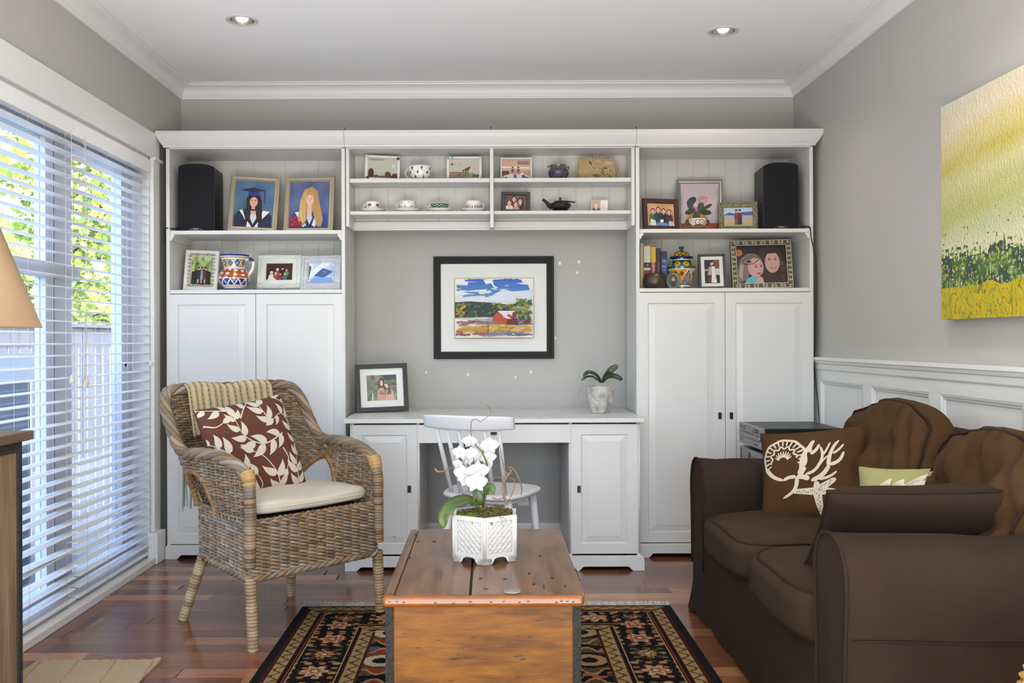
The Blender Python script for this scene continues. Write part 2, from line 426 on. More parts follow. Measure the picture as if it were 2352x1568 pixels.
wbox('pane', M_pane, DX-.012, DX-.008, 3.955, 4.47, .12, OZ-.10); wbox('pane', M_pane, DX+.02, DX+.024, 2.08, 3.655, .12, OZ-.10)
MB().lathe([(.0, -.03), (.016, -.03), (.018, -.01), (.012, 0), (.0, 0)], 16, M=Matrix.Translation((DX+.02, 4.52, 1.0)) @ Matrix.Rotation(PI/2, 4, 'Y')).obj('door_knob', M_vinyl, win, world=True)
# ================================================================ cabinets
TF, TB = 4.66, 5.00                 # tower front (plinth face) and back
M_pull = mat('dark_metal_pull', '#3a3632', 0.3, metal=0.8)
M_back = mat('beadboard_paint', '#cfcec8', 0.45)
def raised_door(w, h, stile=.053, slope=.036, th=.018, step=.007):
    """panel door in the x-z plane, origin bottom left, face at y=0 looking to -y"""
    b = MB(); r0 = (0, w, 0, h)
    def ring(i): return [(i, i), (w-i, i), (w-i, h-i), (i, h-i)]
    L = [(0.0, th), (0.0, 0.001), (0.001, 0.0), (stile, 0.0), (stile+.003, .004), (stile+.004, step), (stile+slope, .0016), (stile+slope+.001, .0005)]
    vs = []
    for o, d in L: vs += [(x, d, z) for x, z in ring(o)]
    fs = []
    for k in range(len(L)-1):
        for i in range(4):
            j = (i+1) % 4; fs.append((k*4+i, k*4+j, (k+1)*4+j, (k+1)*4+i))
    n = (len(L)-1)*4; fs.append((n, n+1, n+2, n+3)); fs.append((3, 2, 1, 0))
    b.add(vs, fs)
    # stile-rail joint lines
    for zz in (stile, h-stile):
        for x0, x1 in ((0.0, stile),): pass
    return b
def pull(parent, x, y, z, horiz=False):
    w, h = (.017, .034) if not horiz else (.030, .014)
    b = MB(); b.box(x-w/2, x+w/2, y-.004, y, z-h/2, z+h/2); b.box(x-w*.28, x+w*.28, y-.014, y-.004, z-h*.3, z+h*.3)
    return b.obj('handle', M_pull, parent, bevel=.0012)
def door(parent, x0, x1, z0, z1, y, hx=None, hz=None, stile=.053, slope=.036):
    d = raised_door(x1-x0, z1-z0, stile, slope).obj('door', M_cab, parent)
    base = MTX[parent.name].translation; d.location = (x0-base.x, y-base.y, z0-base.z)
    if hx is not None: pull(d, hx-x0, 0.0, hz-z0)
    return d
def plinth(parent, x0, x1, y0, y1, h=.072, foot=.058, arch=.022):
    P = [(x0, 0), (x0+foot, 0), (x0+foot+.012, .010), (x0+foot+.018, arch-.003), (x0+foot+.026, arch), (x1-foot-.026, arch), (x1-foot-.018, arch-.003), (x1-foot-.012, .010), (x1-foot, 0), (x1, 0), (x1, h-.016), (x1-.006, h), (x0+.006, h), (x0, h-.016)]
    MB().prism(P, y0, y0+.018).obj('plinth', M_cab, parent, world=True, bevel=.002)
    m = MB(); m.box(x0, x0+.018, y0+.018, y1, 0, h-.014); m.box(x1-.018, x1, y0+.018, y1, 0, h-.014); m.box(x0+.018, x1-.018, y0+.03, y0+.035, 0, .0)
    m.obj('plinth_side', M_cab, parent, world=True)
KP = [(.0, 0.0), (.010, 0), (.012, .008), (.016, .013), (.022, .022), (.030, .036), (.037, .050), (.041, .060), (.041, .078), (.0, .078)]
def crown(parent, path, z, prof=KP):
    return MB().sweep(path, [(o, z+q) for o, q in prof]).obj('crown', M_cab, parent, world=True, bevel=.001)
def tower(x0, x1, label, end):
    t = thing('tall_cabinet', label, 'cabinet', ((x0+x1)/2, (TF+TB)/2, 0), 0, 'white tall cabinets')
    fy = TF+.012; k = .018
    def p(name, *a, bevel=.0015, m=M_cab): return MB().box(*a).obj(name, m, t, world=True, bevel=bevel)
    p('side_panel', x0, x0+k, fy, TB, .0, 2.10); p('side_panel', x1-k, x1, fy, TB, .0, 2.10)
    p('top_panel', x0, x1, fy, TB, 2.094, 2.112); p('bottom_panel', x0+k, x1-k, fy+.02, TB, .072, .09)
    p('top_board', x0-(.02 if end < 0 else 0), x1+(.02 if end > 0 else 0), TF-.02, TB, 2.16, 2.178)
    # shelf with reeded front edge and small brackets
    for z in (1.678, 1.375):
        p('shelf', x0+k, x1-k, fy+.002, TB-.012, z-.020, z, bevel=.003)
    for sx, xx in ((1, x0+k), (-1, x1-k)):
        b = MB(); b.prism([(xx, 1.658), (xx+sx*.022, 1.658), (xx+sx*.020, 1.648), (xx+sx*.012, 1.640), (xx+sx*.008, 1.628), (xx, 1.626)], fy+.004, TB-.03); b.obj('shelf_bracket', M_cab, t, world=True)
    n = 10; pw = (x1-x0-2*k)/n
    for i in range(n):
        a = x0+k+i*pw
        MB().prism([(a, TB), (a, TB-.006), (a+.0015, TB-.009), (a+pw-.005, TB-.009), (a+pw-.003, TB-.006), (a+pw, TB-.006), (a+pw, TB)], .09, 2.094, 'z').obj('back_board', M_back, t, world=True)
    plinth(t, x0-(.006 if end < 0 else 0), x1+(.006 if end > 0 else 0), TF, TB)
    mid = (x0+x1)/2
    hz = 1.11-(956-782)/449.0
    door(t, x0+.006, mid-.0012, .076, 1.352, fy-.002, mid-.028, hz); door(t, mid+.0012, x1-.006, .076, 1.352, fy-.002, mid+.030, hz)
    if end < 0: path = [(x1, fy), (x0, fy), (x0, TB)]
    else: path = [(x1, TB), (x1, fy), (x0, fy)]
    crown(t, path, 2.10)
    return t
def nail(parent, px):
    p = atY(px, 300, TF+.01); MB().tube([(p.x, p.y, 2.11), (p.x-.001, p.y-.002, 2.196)], .0013, 6).tube([(p.x-.001, p.y-.002, 2.196), (p.x-.001, p.y-.002, 2.199)], .003, 8).obj('nail', M_pull, parent, world=True)
LT0, LT1, RT0, RT1 = -1.652, -.738, .749, 1.655
# sweep() puts the profile on the left of travel: run the path so that left is outward
def tower_crown_path(x0, x1, end, fy):
    return None
tl = tower(LT0, LT1, 'white tall cabinet with open shelves beside the window', -1)
tr = tower(RT0, RT1, 'white tall cabinet with open shelves behind the sofa', 1)
# ---------------------------------------------------------------- bridging shelf unit
BF, BB = 4.70, 4.885; bx0, bx1 = LT1+.002, RT0-.002
br = thing('bridge_shelf', 'white open shelf unit bridging the two tall cabinets above the desk', 'shelf', (0, 4.8, 1.695))
def bp(name, *a, bevel=.0015, m=M_cab): return MB().box(*a).obj(name, m, br, world=True, bevel=bevel)
bp('side_panel', bx0, bx0+.018, BF-.012, BB, 1.697, 2.10); bp('side_panel', bx1-.018, bx1, BF-.012, BB, 1.697, 2.10)
dv = atY(1129.5, 430, BF-.012).x
bp('divider', dv-.009, dv+.009, BF-.016, BB-.01, 1.690, 2.10)
bp('top_panel', bx0, bx1, BF-.02, BB, 2.094, 2.112)
bp('top_board', bx0, bx1, TF-.02, BB, 2.16, 2.178)
for a, c in ((bx0+.018, dv-.009), (dv+.009, bx1-.018)):
    bp('shelf', a, c, BF, BB-.008, 1.924, 1.946, bevel=.003); bp('shelf', a, c, BF+.004, BB-.008, 1.760, 1.778, bevel=.003)
    MB().prism([(BB-.008, 1.697), (BB-.034, 1.697), (BB-.034, 1.705), (BB-.026, 1.708), (BB-.026, 1.742), (BB-.016, 1.748), (BB-.008, 1.748)], a, c, 'x').obj('bottom_rail', M_cab, br, world=True)
    n = 8; pw = (c-a)/n
    for i in range(n):
        q = a+i*pw
        MB().prism([(q, BB), (q, BB-.006), (q+.0015, BB-.009), (q+pw-.005, BB-.009), (q+pw-.003, BB-.006), (q+pw, BB-.006), (q+pw, BB)], 1.70, 2.094, 'z').obj('back_board', M_back, br, world=True)
crown(br, [(LT1+.0012, TF+.012), (RT0-.0012, TF+.012)][::-1], 2.10) if False else None
MB().sweep([(RT0-.0012, TF+.012), (LT1+.0012, TF+.012)], [(o, 2.10+q) for o, q in KP]).obj('crown', M_cab, br, world=True, bevel=.001)
nail(tl, 793); nail(br, 1128); nail(br, 1461)
# ---------------------------------------------------------------- desk
DF, DB = 4.406, 4.93
dk = thing('desk', 'white pedestal desk with raised panel doors between the tall cabinets', 'desk', (0.02, 4.7, 0))
def dp(name, *a, bevel=.0015, m=M_cab): return MB().box(*a).obj(name, m, dk, world=True, bevel=bevel)
dp('desk_top', -.7065, .742, DF-.018, YW-.02, .714, .735, bevel=.003)
for x0, x1, hx in ((-.676, -.340, 940), (.3787, .7232, 1330)):
    dp('side_panel', x0, x0+.016, DF+.006, DB, .0, .714); dp('side_panel', x1-.016, x1, DF+.006, DB, .0, .714); dp('back_panel', x0, x1, DB-.01, DB, .05, .714); dp('floor_panel', x0+.016, x1-.016, DF+.03, DB-.01, .075, .09)
    e = .024
    for q in (x0, x1-.009):
        b = MB()
        for j in range(3): b.tube([(q+.0015+j*.003, DF+.006, .082), (q+.0015+j*.003, DF+.006, .71)], .0016, 6)
        b.obj('fluting', M_cab, dk, world=True)
    P = atY(hx, 1123, DF)
    ya, yb = (x0+.010, x1-.012)
    door(dk, ya, yb, .081, .706, DF+.002, P.x, P.z, stile=.050, slope=.034)
    plinth(dk, x0-.026 if x0 < 0 else x0-.007, x1+.006 if x0 < 0 else x1+.019, DF-.004, DB, .072, .055, .02)
drw = dp('drawer', atY(958, 990, DF).x, atY(1312, 990, DF).x, DF-.002, DF+.40, .617, .706, bevel=.002)
drw2 = pull(drw, 0, 0, 0, True); pp = atY(1134, 995, DF-.002); drw2.location = MTX[dk.name].inverted() @ Vector((pp.x, DF-.002, pp.z))
# wall socket under the desk
so = tag(MB().box(0, 0, 0, 0, 0, 0).obj('wall_socket'), 'white wall socket plate under the desk', 'wall socket') if False else None
p = atY(1203, 1138, YW)
so = thing('wall_socket', 'white wall socket plate under the desk', 'wall socket', (p.x, YW, p.z))
MB().box(-.035, .035, -.006, 0, -.055, .045).obj('cover_plate', M_white, so, bevel=.002)
MB().box(-.016, .016, -.008, -.006, -.035, -.005).box(-.016, .016, -.008, -.006, .0, .03).obj('outlet', mat('socket_face', '#d8d8d4', .4), so)
# ================================================================ outside and blinds
M_slat = mat('blind_slat', '#f1f2f4', 0.38); M_cord = mat('blind_cord', '#dcd9d0', 0.8)
def blind(y0, y1, label, k, cordY, tassel):
    x0, x1 = -1.753, -1.702
    t = thing('window_blind', label, 'window blind', (-1.73, (y0+y1)/2, .05), 0, 'white slatted window blinds')
    MB().box(-1.755, -1.715, y0, y1, 1.965, 2.02).obj('head_rail', M_slat, t, world=True)
    MB().box(-1.713, -1.701, y0-.006, y1+.006 if k == 0 else y1, 1.957, 2.022).obj('valance', M_slat, t, world=True, bevel=.001)
    rb = random.Random(20+k)
    sl = MB()
    w = (x1-x0)/2; prof = [(-w, -.0012), (-w*.5, .0014), (0, .0024), (w*.5, .0014), (w, -.0012), (w, -.0034), (w*.5, -.0010), (0, .0), (-w*.5, -.0010), (-w, -.0034)]
    sl.prism([(a, b) for a, b in prof], -(y1-y0)/2+.004, (y1-y0)/2-.004, 'y')
    so = sl.obj('slat', M_slat); me = so.data; bpy.data.objects.remove(so)
    n = 41; base = MTX[t.name].translation
    for i in range(n):
        z = .098+i*.0457
        rx = rb.uniform(-.0012, .0012); ry = rb.uniform(-.02, .02)+.03
        if k == 0 and i in (3, 4, 7): rx += (.03, -.02, .012)[(3, 4, 7).index(i)]
        mesh_part('slat', me, t, Vector((-1.7275, (y0+y1)/2, z))-base, (rx, ry, 0))
    MB().box(x0, x1, y0+.004, y1-.004, .050, .064).obj('bottom_rail', M_slat, t, world=True, bevel=.003)
    for yy in cordY:
        m = MB()
        for xx in (x0-.001, x1+.001): m.tube([(xx, yy, .06), (xx, yy, 1.97)], .0007, 5)
        m.obj('ladder_cord', M_cord, t, world=True)
    for yy, zz in tassel:
        m = MB(); m.tube([(-1.692, yy, 1.97), (-1.690, yy+.004, 1.6), (-1.691, yy-.003, zz+.03)], .0012, 5); m.obj('pull_cord', M_cord, t, world=True)
        MB().lathe([(.0, .035), (.005, .033), (.006, .024), (.011, .012), (.012, .0), (.0, -.002)], 14, cen=(-1.691, yy-.003, zz)).obj('tassel', M_cord, t, world=True)
    return t
yb = atX(178, 800, -1.70).y
ta, tb = atX(166, 880, -1.691), atX(196, 890, -1.691)
b1 = blind(yb+.006, OY1-.014, 'white slatted blind on the far half of the window, next to the cabinet', 1, (yb+.09, yb+.30, yb+.52, yb+.72), [(ta.y, ta.z), (tb.y, tb.z), (tb.y+.012, tb.z+.012)])
b0 = blind(OY0+.014, yb-.006, 'white slatted blind on the near half of the window, behind the lamp', 0, (yb-.10, yb-.40, yb-.75, yb-1.1, yb-1.5), [])
MB().lathe([(.0, 0), (.008, .002), (.009, .02), (.006, .03), (.0, .032)], 10, cen=(-1.700, OY1-.03, .985)).obj('cord_cleat', M_slat, b1, world=True)
# ---- garden
M_patio = mat('patio_concrete', '#4a4d54', 0.9, var=.8, scale=4)
M_fence = mat('grey_fence_board', '#3b404c', 0.8, var=.75, scale=3, stretch=(1, 6, 1), coords='World')
M_leaf = mat('maple_leaf', attr=True, rough=0.45, spec=0.4)
M_bark = mat('maple_bark', '#4d4238', 0.9, var=.6, scale=12, bump=.4)
g = MB(); g.box(-16, XL-WT, -4, 26, -.20, -.08)
structure(g.obj('ground', M_patio), 'grey paved patio outside the glass door', 'patio')
fe = thing('garden_fence', 'blue grey board fence at the end of the patio', 'fence', (-4.2, 6, -.08))
fb = MB(); fb.box(-.011, .011, -.070, .070, 0, 1.34); fo = fb.obj('fence_board', M_fence); fm = fo.data; bpy.data.objects.remove(fo)
for i in range(98): mesh_part('fence_board', fm, fe, (rnd.uniform(-.004, .004), -4.9+i*.142, 0))
MB().box(-.02, .06, -5.0, 9.1, 1.34, 1.375).obj('fence_cap', M_fence, fe)
M_rail = mat('white_railing', '#b4bac6', .45)
rl = thing('patio_railing', 'thin white railing with close upright bars on the patio', 'railing', (-2.75, 5.0, -.08))
bm_ = MB(); bm_.box(-.003, .003, -.003, .003, 0, 1.16); bo = bm_.obj('baluster', M_rail); bme = bo.data; bpy.data.objects.remove(bo)
for i in range(44): mesh_part('baluster', bme, rl, (0, -2.6+i*.128, 0))
MB().box(-.012, .012, -2.7, 3.1, 1.16, 1.18).obj('top_rail', M_fence, rl); MB().box(-.006, .006, -2.7, 3.1, .10, .112).obj('low_rail', M_fence, rl)
# hooded barbecue with a white lid edge
M_grill = mat('grill_cover', '#7d8594', .55); M_hood = mat('grill_hood', '#e9ebee', .4)
gr = thing('barbecue', 'rounded grey barbecue with white hood outside the glass door', 'barbecue', (-2.38, 3.96, -.08))
P = [(-.34, .0)]+[(-.34+.34*(1-math.cos(t)), .78+.40*math.sin(t)) for t in [i*PI/16 for i in range(9)]]+[(.36, 1.18), (.36, .0)]
P = [(-.36, .05), (.36, .05), (.36, .80)]+[(.36-.30+.30*math.cos(t), .80+.33*math.sin(t)) for t in [i*PI/16 for i in range(9)]]+[(-.36, 1.13)]
MB().prism([(-a, b) for a, b in P], -.22, .22, 'x').obj('body', M_grill, gr, bevel=.03)
Q = [(.37, .80)]+[(.06+.31*math.cos(t), .80+.34*math.sin(t)) for t in [i*PI/16 for i in range(9)]]+[(-.5, 1.14), (-.5, 1.02), (.0, 1.0), (.20, .92), (.27, .80)]
MB().prism([(-a, b) for a, b in Q], .222, .232, 'x').obj('hood', M_hood, gr)
for sx in (-.16, .16):
    for sy in (-.28, .28): MB().box(sx-.02, sx+.02, sy-.02, sy+.02, 0, .06).obj('caster', M_black, gr)
# maple tree: trunk, branches, leaves (too many to count)
def maple(name, x, y, label, h, seed, zlo, spread, nleaf):
    t = thing(name, label, 'tree', (x, y, -.10), 0, 'maples outside'); r = random.Random(seed)
    m = MB(); m.tube(catmull([(0, 0, 0), (.05, .08, h*.3), (-.04, .02, h*.6), (.05, -.05, h*.95)], 6), [.11-.09*i/18 for i in range(19)], 8); m.obj('trunk', M_bark, t)
    bs = MB(); tips = []
    for i in range(34):
        z = zlo+(h-zlo)*(i/34.0); a = r.uniform(0, 2*PI); L = spread*r.uniform(.6, 1.0)*(1-.35*i/34.0)
        e = Vector((math.cos(a)*L, math.sin(a)*L, z+r.uniform(-.3, .25))); s0 = Vector((0, 0, z*.92))
        pts = [s0, s0.lerp(e, .5)+Vector((0, 0, .22)), e]; cp = catmull(pts, 4); bs.tube(cp, [.022-.018*j/(len(cp)-1) for j in range(len(cp))], 5)
        tips += cp[2:]
    bs.obj('branches', M_bark, t, label='brown branches')
    lf = MB(); greens = [C('#c9d46a'), C('#aebf4e'), C('#88a23c'), C('#e0e08c'), C('#6f8c35'), C('#a5bd62')]
    star = [(0, -.10), (.35, -.05), (.30, .25), (.62, .30), (.36, .52), (.34, .80), (.12, .66), (0, 1.0), (-.12, .66), (-.34, .80), (-.36, .52), (-.62, .30), (-.30, .25), (-.35, -.05)]
    for i in range(nleaf):
        c = r.choice(tips)+Vector((r.gauss(0, .22), r.gauss(0, .22), r.gauss(-.04, .15))); sc = r.uniform(.075, .125)
        M = Matrix.Translation(c) @ Matrix.Rotation(r.uniform(0, 6.28), 4, 'Z') @ Matrix.Rotation(r.uniform(-.9, .9)+PI*.72, 4, 'X')
        lf.add([(a*sc, b*sc, -.15*sc*abs(a)) for a, b in star], [tuple(range(14))], mixc(r.choice(greens), r.choice(greens), r.random()), False, M)
    lf.obj('foliage', M_leaf, t, kind='stuff', recalc=False, label='bright yellow green maple leaves')
maple('maple_tree', -6.0, 12.6, 'bright green maple tree seen through the far half of the blinds', 5.2, 5, 1.1, 1.6, 7000)
maple('maple_tree', -6.0, 15.9, 'second green maple tree further along the fence outside', 5.2, 6, 1.1, 1.6, 6000)
maple('maple_tree', -6.0, 9.3, 'green maple tree outside, seen beside the lamp shade', 5.0, 8, 1.2, 1.55, 6000)
M_hedge = mat('hedge_leaf', '#3f5a2c', .8, var='#5f7c3a', scale=9, bump=.8, bscale=14)
hd = MB(); hd.rbox((-9.8, 11, 1.6), (.7, 12.5, 2.1), 8, 14, fn=lambda p, u: p+u*noise.noise(p*1.7)*.30)
tag(hd.obj('hedge', M_hedge), 'dark green clipped hedge behind the maples', 'hedge')
# ================================================================ wicker armchair
wk = thing('wicker_armchair', 'brown grey wicker armchair by the window', 'armchair', (-.8385, 3.67, 0), math.atan2(-.724, -.69))
M_rattan = mat('rattan', attr=True, rough=.48, var=.80, scale=26, stretch=(1, 1, 1), bump=.15, bscale=160, spec=.4)
RC = [C('#7b634a'), C('#8a7052'), C('#6d5a45'), C('#9a8064'), C('#857663'), C('#94744c'), C('#75675a'), C('#8f8271'), C('#6a523a')]
RCl = [C('#9d8f7f'), C('#a89b8b'), C('#8e806f'), C('#b3a797'), C('#86725a')]
rw = random.Random(11)
def LP_(a, b, z): return Vector((-(a-.012), b, z))        # a runs to the right of the picture
ZS0, ZS1 = .258, .462
def wrapped(m, pts, r, pitch=.0105, col=None, cols=None, seg=10, amp=.13):
    """cane-wrapped rod: ridged tube"""
    P = catmull(pts, 12); L = sum((P[i+1]-P[i]).length for i in range(len(P)-1)); n = max(4, int(L/pitch))
    # resample evenly
    acc, out, tgt, step = 0.0, [P[0]], L/(n*4), L/(n*4)
    for i in range(len(P)-1):
        d = (P[i+1]-P[i]).length
        while acc+d >= tgt-1e-9 and len(out) < n*4+1:
            out.append(P[i].lerp(P[i+1], (tgt-acc)/d if d else 0)); tgt += step
        acc += d
    while len(out) < n*4+1: out.append(P[-1])
    rr = r if callable(r) else (lambda t: r)
    R = [rr(i/(n*4.0))*(1-amp if i % 4 == 0 else (1-amp*.25 if i % 2 else 1.0)) for i in range(n*4+1)]
    cc = [rw.choice(cols or RC) for _ in range(n+1)]
    m.tube(out, R, seg, colfn=lambda t: cc[min(n, int(t*n))])
def perim(points, rad=.03, per=5):
    """closed plan polygon with rounded corners, list of (a,b)"""
    out = []; n = len(points)
    for i in range(n):
        p, a, b = Vector(points[i]), Vector(points[i-1]), Vector(points[(i+1) % n])
        u, v = (a-p).normalized(), (b-p).normalized()
        for k in range(per+1):
            t = k/per; out.append(((p+u*rad*(1-t)**2)+v*rad*t*t))
    return out
def even(path, step, closed=False):
    P = [Vector(p) for p in path]
    if closed: P.append(P[0])
    L = sum((P[i+1]-P[i]).length for i in range(len(P)-1)); n = max(2, int(round(L/step))); out = []; acc = 0.0; k = 0
    for i in range(len(P)-1):
        d = (P[i+1]-P[i]).length
        while k < n and k*L/n <= acc+d+1e-9:
            out.append(P[i].lerp(P[i+1], (k*L/n-acc)/d if d > 0 else 0)); k += 1
        acc += d
    if not closed: out.append(P[-1])
    return out
# ---- skirt weave: four sloping sides
BOT = [(-.298, .262), (.298, .262), (.222, -.225), (-.222, -.225)]; TOP = [(-.290, .258), (.290, .258), (.225, -.225), (-.225, -.225)]
sp = .041; sub = 4
base = even([tuple(p) for p in perim(BOT)], sp/sub, True); n = len(base)//(2*sub)*(2*sub)
base = [Vector(p) for p in base]
def ring(z):
    k = (z-ZS0)/(ZS1-ZS0); P = [tuple(Vector(BOT[i]).lerp(Vector(TOP[i]), k)) for i in range(4)]
    q = [Vector(p) for p in perim(P)]; q.append(q[0]); L = [0]
    for i in range(len(q)-1): L.append(L[-1]+(q[i+1]-q[i]).length)
    out, j = [], 0
    for i in range(n):
        d = L[-1]*i/n
        while L[j+1] < d: j += 1
        t = (d-L[j])/max(1e-9, L[j+1]-L[j]); p = q[j].lerp(q[j+1], t); tg = (q[j+1]-q[j]).normalized(); out.append((p, Vector((tg.y, -tg.x))))
    return out
m = MB(); rows = 15
for r in range(rows):
    z = ZS0+.014+(ZS1-ZS0-.024)*r/(rows-1); R = ring(z)
    for ph in (0, 1):
        pts = []
        for i, (p, nr) in enumerate(R):
            th_ = PI*(i/sub)+PI*ph
            q = p+nr*(math.cos(th_)*.0062); pts.append(LP_(q.x, q.y, z+.0046*math.sin(th_)))
        cl = [mixc(rw.choice(RC), rw.choice(RCl), rw.random()*.6) for _ in range(n//(2*sub)+2)]
        m.tube(pts, .0058, 6, closed=True, up=(0, 0, 1), colfn=lambda t, cl=cl: cl[int(t*n/(2*sub))])
m.obj('skirt_weave', M_rattan, wk, recalc=False, kind='stuff', label='woven wicker skirt')
m = MB()
R0, R1 = ring(ZS0), ring(ZS1)
for i in range(0, n, sub):
    a, b = R0[i][0], R1[i][0]
    m.tube([LP_(a.x, a.y, ZS0), LP_(b.x, b.y, ZS1)], .0042, 5, col=rw.choice(RC))
m.obj('skirt_stakes', M_rattan, wk, recalc=False, kind='stuff')
def braid(m, path, r_off, r, strands, period, cols, closed=False, seg=6, flat=1.0):
    P = [Vector(p) for p in path]; n = len(P)
    d = [0.0]
    for i in range(1, n): d.append(d[-1]+(P[i]-P[i-1]).length)
    for k in range(strands):
        pts = []
        for i in range(n):
            a = P[max(0, i-1)] if not closed else P[i-1]; b = P[min(n-1, i+1)] if not closed else P[(i+1) % n]
            t = (b-a).normalized(); up = Vector((0, 0, 1)); s = t.cross(up)
            s = s.normalized() if s.length > .2 else Vector((0, 1, 0)); u = s.cross(t)
            ang = 2*PI*(d[i]/period+k/strands); pts.append(P[i]+(s*math.cos(ang)+u*math.sin(ang)*flat)*r_off)
        cc = [mixc(rw.choice(cols), rw.choice(cols), rw.random()) for _ in range(40)]
        m.tube(pts, r, seg, closed=closed, colfn=lambda t, cc=cc: cc[int(t*12)])
m = MB()
braid(m, [LP_(p.x, p.y, ZS0) for p, q in ring(ZS0)][::2], .008, .0085, 3, .11, RC+RCl, True)
m.obj('base_braid', M_rattan, wk, recalc=False, label='thick braid round the base')
m = MB(); braid(m, [LP_(p.x, p.y, ZS1) for p, q in ring(ZS1)][::2], .005, .0055, 2, .05, RC, True); m.obj('seat_braid', M_rattan, wk, recalc=False)
MB().prism([(-.27, .235), (.27, .235), (.205, -.20), (-.205, -.20)], .44, .452, 'z').obj('seat_deck', mat('seat_deck', '#5b4a38', .9), wk)
# ---- upper shell
RIMH = [(.290, .250, .600), (.297, .205, .648), (.306, .08, .678), (.315, -.05, .682), (.321, -.15, .674), (.318, -.215, .700), (.318, -.28, .778), (.312, -.335, .858), (.278, -.372, .903), (.19, -.392, .912)]
rim = [(-a, b, z) for a, b, z in RIMH]+[(0, -.402, .908)]+[(a+.02 if b < -.1 else a, b, z) for a, b, z in RIMH[::-1]]
LOWH = [(.285, .250), (.287, .205), (.280, .08), (.262, -.05), (.242, -.135), (.232, -.170), (.216, -.200), (.198, -.217), (.168, -.228), (.11, -.234)]
low = [(-a, b, .44) for a, b in LOWH]+[(0, -.238, .44)]+[(a, b, .44) for a, b in LOWH[::-1]]
per = 10
RIM, LOW = catmull(rim, per), catmull(low, per); NS = len(RIM)
arc = [0.0]
for i in range(1, NS): arc.append(arc[-1]+(((RIM[i]+LOW[i])-(RIM[i-1]+LOW[i-1]))*.5).length)
def shell(sx, z):
    i = min(NS-2, int(sx)); t = sx-i; u, l = RIM[i].lerp(RIM[i+1], t), LOW[i].lerp(LOW[i+1], t)
    k = (z-.44)/max(.02, u.z-.44); k = min(1.0, max(0, k)); bow = .018*math.sin(PI*k)
    p = l.lerp(u, k**1.15 if u.z > .75 else k); d = Vector((p.x, p.y+.02, 0)).normalized()
    return Vector((p.x+d.x*bow*.4, p.y+d.y*bow, z)), u.z
def s_at(d):
    for i in range(NS-1):
        if arc[i+1] >= d: return i+(d-arc[i])/max(1e-9, arc[i+1]-arc[i])
    return NS-1.0
def opening(p, uz):
    """height of the arm opening at this spot, 0 where there is none"""
    if uz > .80: return 0
    q = (p.y+.125)/.118
    return .455+.155*math.sqrt(max(0, 1-q*q)) if abs(q) < 1 else 0
spu = .030; total = arc[-1]; ns = int(total/spu)*sub
SV = [s_at(total*i/ns) for i in range(ns+1)]
m = MB(); z = .47; r = 0
while z < .905:
    run = []; ph = r % 2
    def flush(run):
        if len(run) < 3: return
        cl = [mixc(rw.choice(RC), rw.choice(RC), rw.random()) for _ in range(40)]; ln = len(run)
        m.tube(run, .0054, 6, up=(0, 0, 1), colfn=lambda t, cl=cl, ln=ln: cl[int(t*ln/(2*sub)) % 40])
    prev = None
    for i, sx in enumerate(SV):
        p, uz = shell(sx, z)
        ok = z < uz-.010 and not (opening(p, uz) > z)
        if ok:
            q, _ = shell(min(NS-1.0, sx+.2), z); tg = (q-p); nr = Vector((tg.y, -tg.x, 0)); nr = nr.normalized() if nr.length > 1e-6 else Vector((0, 1, 0))
            w = math.cos(PI*i/sub+PI*ph); p2 = p+nr*w*.0045; run.append(LP_(p2.x, p2.y, z+.0015*math.sin(PI*i/sub)))
        else: flush(run); run = []
    flush(run); z += .0112; r += 1
m.obj('back_weave', M_rattan, wk, recalc=False, kind='stuff', label='woven wicker back and arms')
m = MB()
for i in range(0, ns+1, sub):
    sx = SV[i]; zs = [.45+.02*k for k in range(24)]; run = []
    for zz in zs:
        p, uz = shell(sx, zz)
        if zz > uz-.004: break
        if opening(p, uz) > zz: run = []; continue
        run.append(LP_(p.x, p.y, zz))
    if len(run) > 1: m.tube(run, .0040, 5, col=rw.choice(RC))
m.obj('back_stakes', M_rattan, wk, recalc=False, kind='stuff')
m = MB(); rp2 = even([tuple(p) for p in RIM], .012); braid(m, [LP_(p.x, p.y, p.z+.004) for p in rp2], .0135, .0108, 5, .26, RC+RCl+RC, seg=7)
m.obj('rim_braid', M_rattan, wk, recalc=False, label='thick braided wicker rim')
# inner core of the rim so no light leaks through
MB().tube([LP_(p.x, p.y, p.z+.003) for p in rp2], .012, 8, col=C('#4d3c2c')).obj('rim_core', M_rattan, wk, recalc=False)
for sg in (-1, 1):
    m = MB(); wrapped(m, [LP_(sg*.290, .252, .612), LP_(sg*.294, .262, .56), LP_(sg*.293, .264, .47), LP_(sg*.296, .262, .30)], lambda t: .0225, cols=RC); m.obj('front_post', M_rattan, wk, recalc=False)
    m = MB(); wrapped(m, [LP_(sg*.292, .238, .640), LP_(sg*.291, .250, .617), LP_(sg*.291, .256, .592)], lambda t: .029-.004*t, cols=[C('#a98652'), C('#b8935c'), C('#9c7a48')], seg=12); m.obj('cane_band', M_rattan, wk, recalc=False, label='pale cane band')
    arch = []
    for k in range(15):
        q = math.cos(PI*k/14); yy = -.125+q*.120; arch.append((yy, .455+.157*math.sin(PI*k/14)))
    pts = []
    for yy, zz in arch:
        best = min(range(NS), key=lambda i: abs(LOW[i].y*.5+RIM[i].y*.5-yy)+(0 if (RIM[i].x > 0) == (sg > 0) else 9)+(9 if RIM[i].z > .80 else 0))
        p, uz = shell(float(best), zz); pts.append(LP_(p.x, yy, zz))
    m = MB(); wrapped(m, pts, .0135, cols=[C('#8a6a45'), C('#7a5f42'), C('#96744a')], seg=8); m.obj('arm_arch', M_rattan, wk, recalc=False)
LEGC = [C('#a58a68'), C('#97805f'), C('#b29a78'), C('#8c7252'), C('#a8926f')]
rz_ = .0098
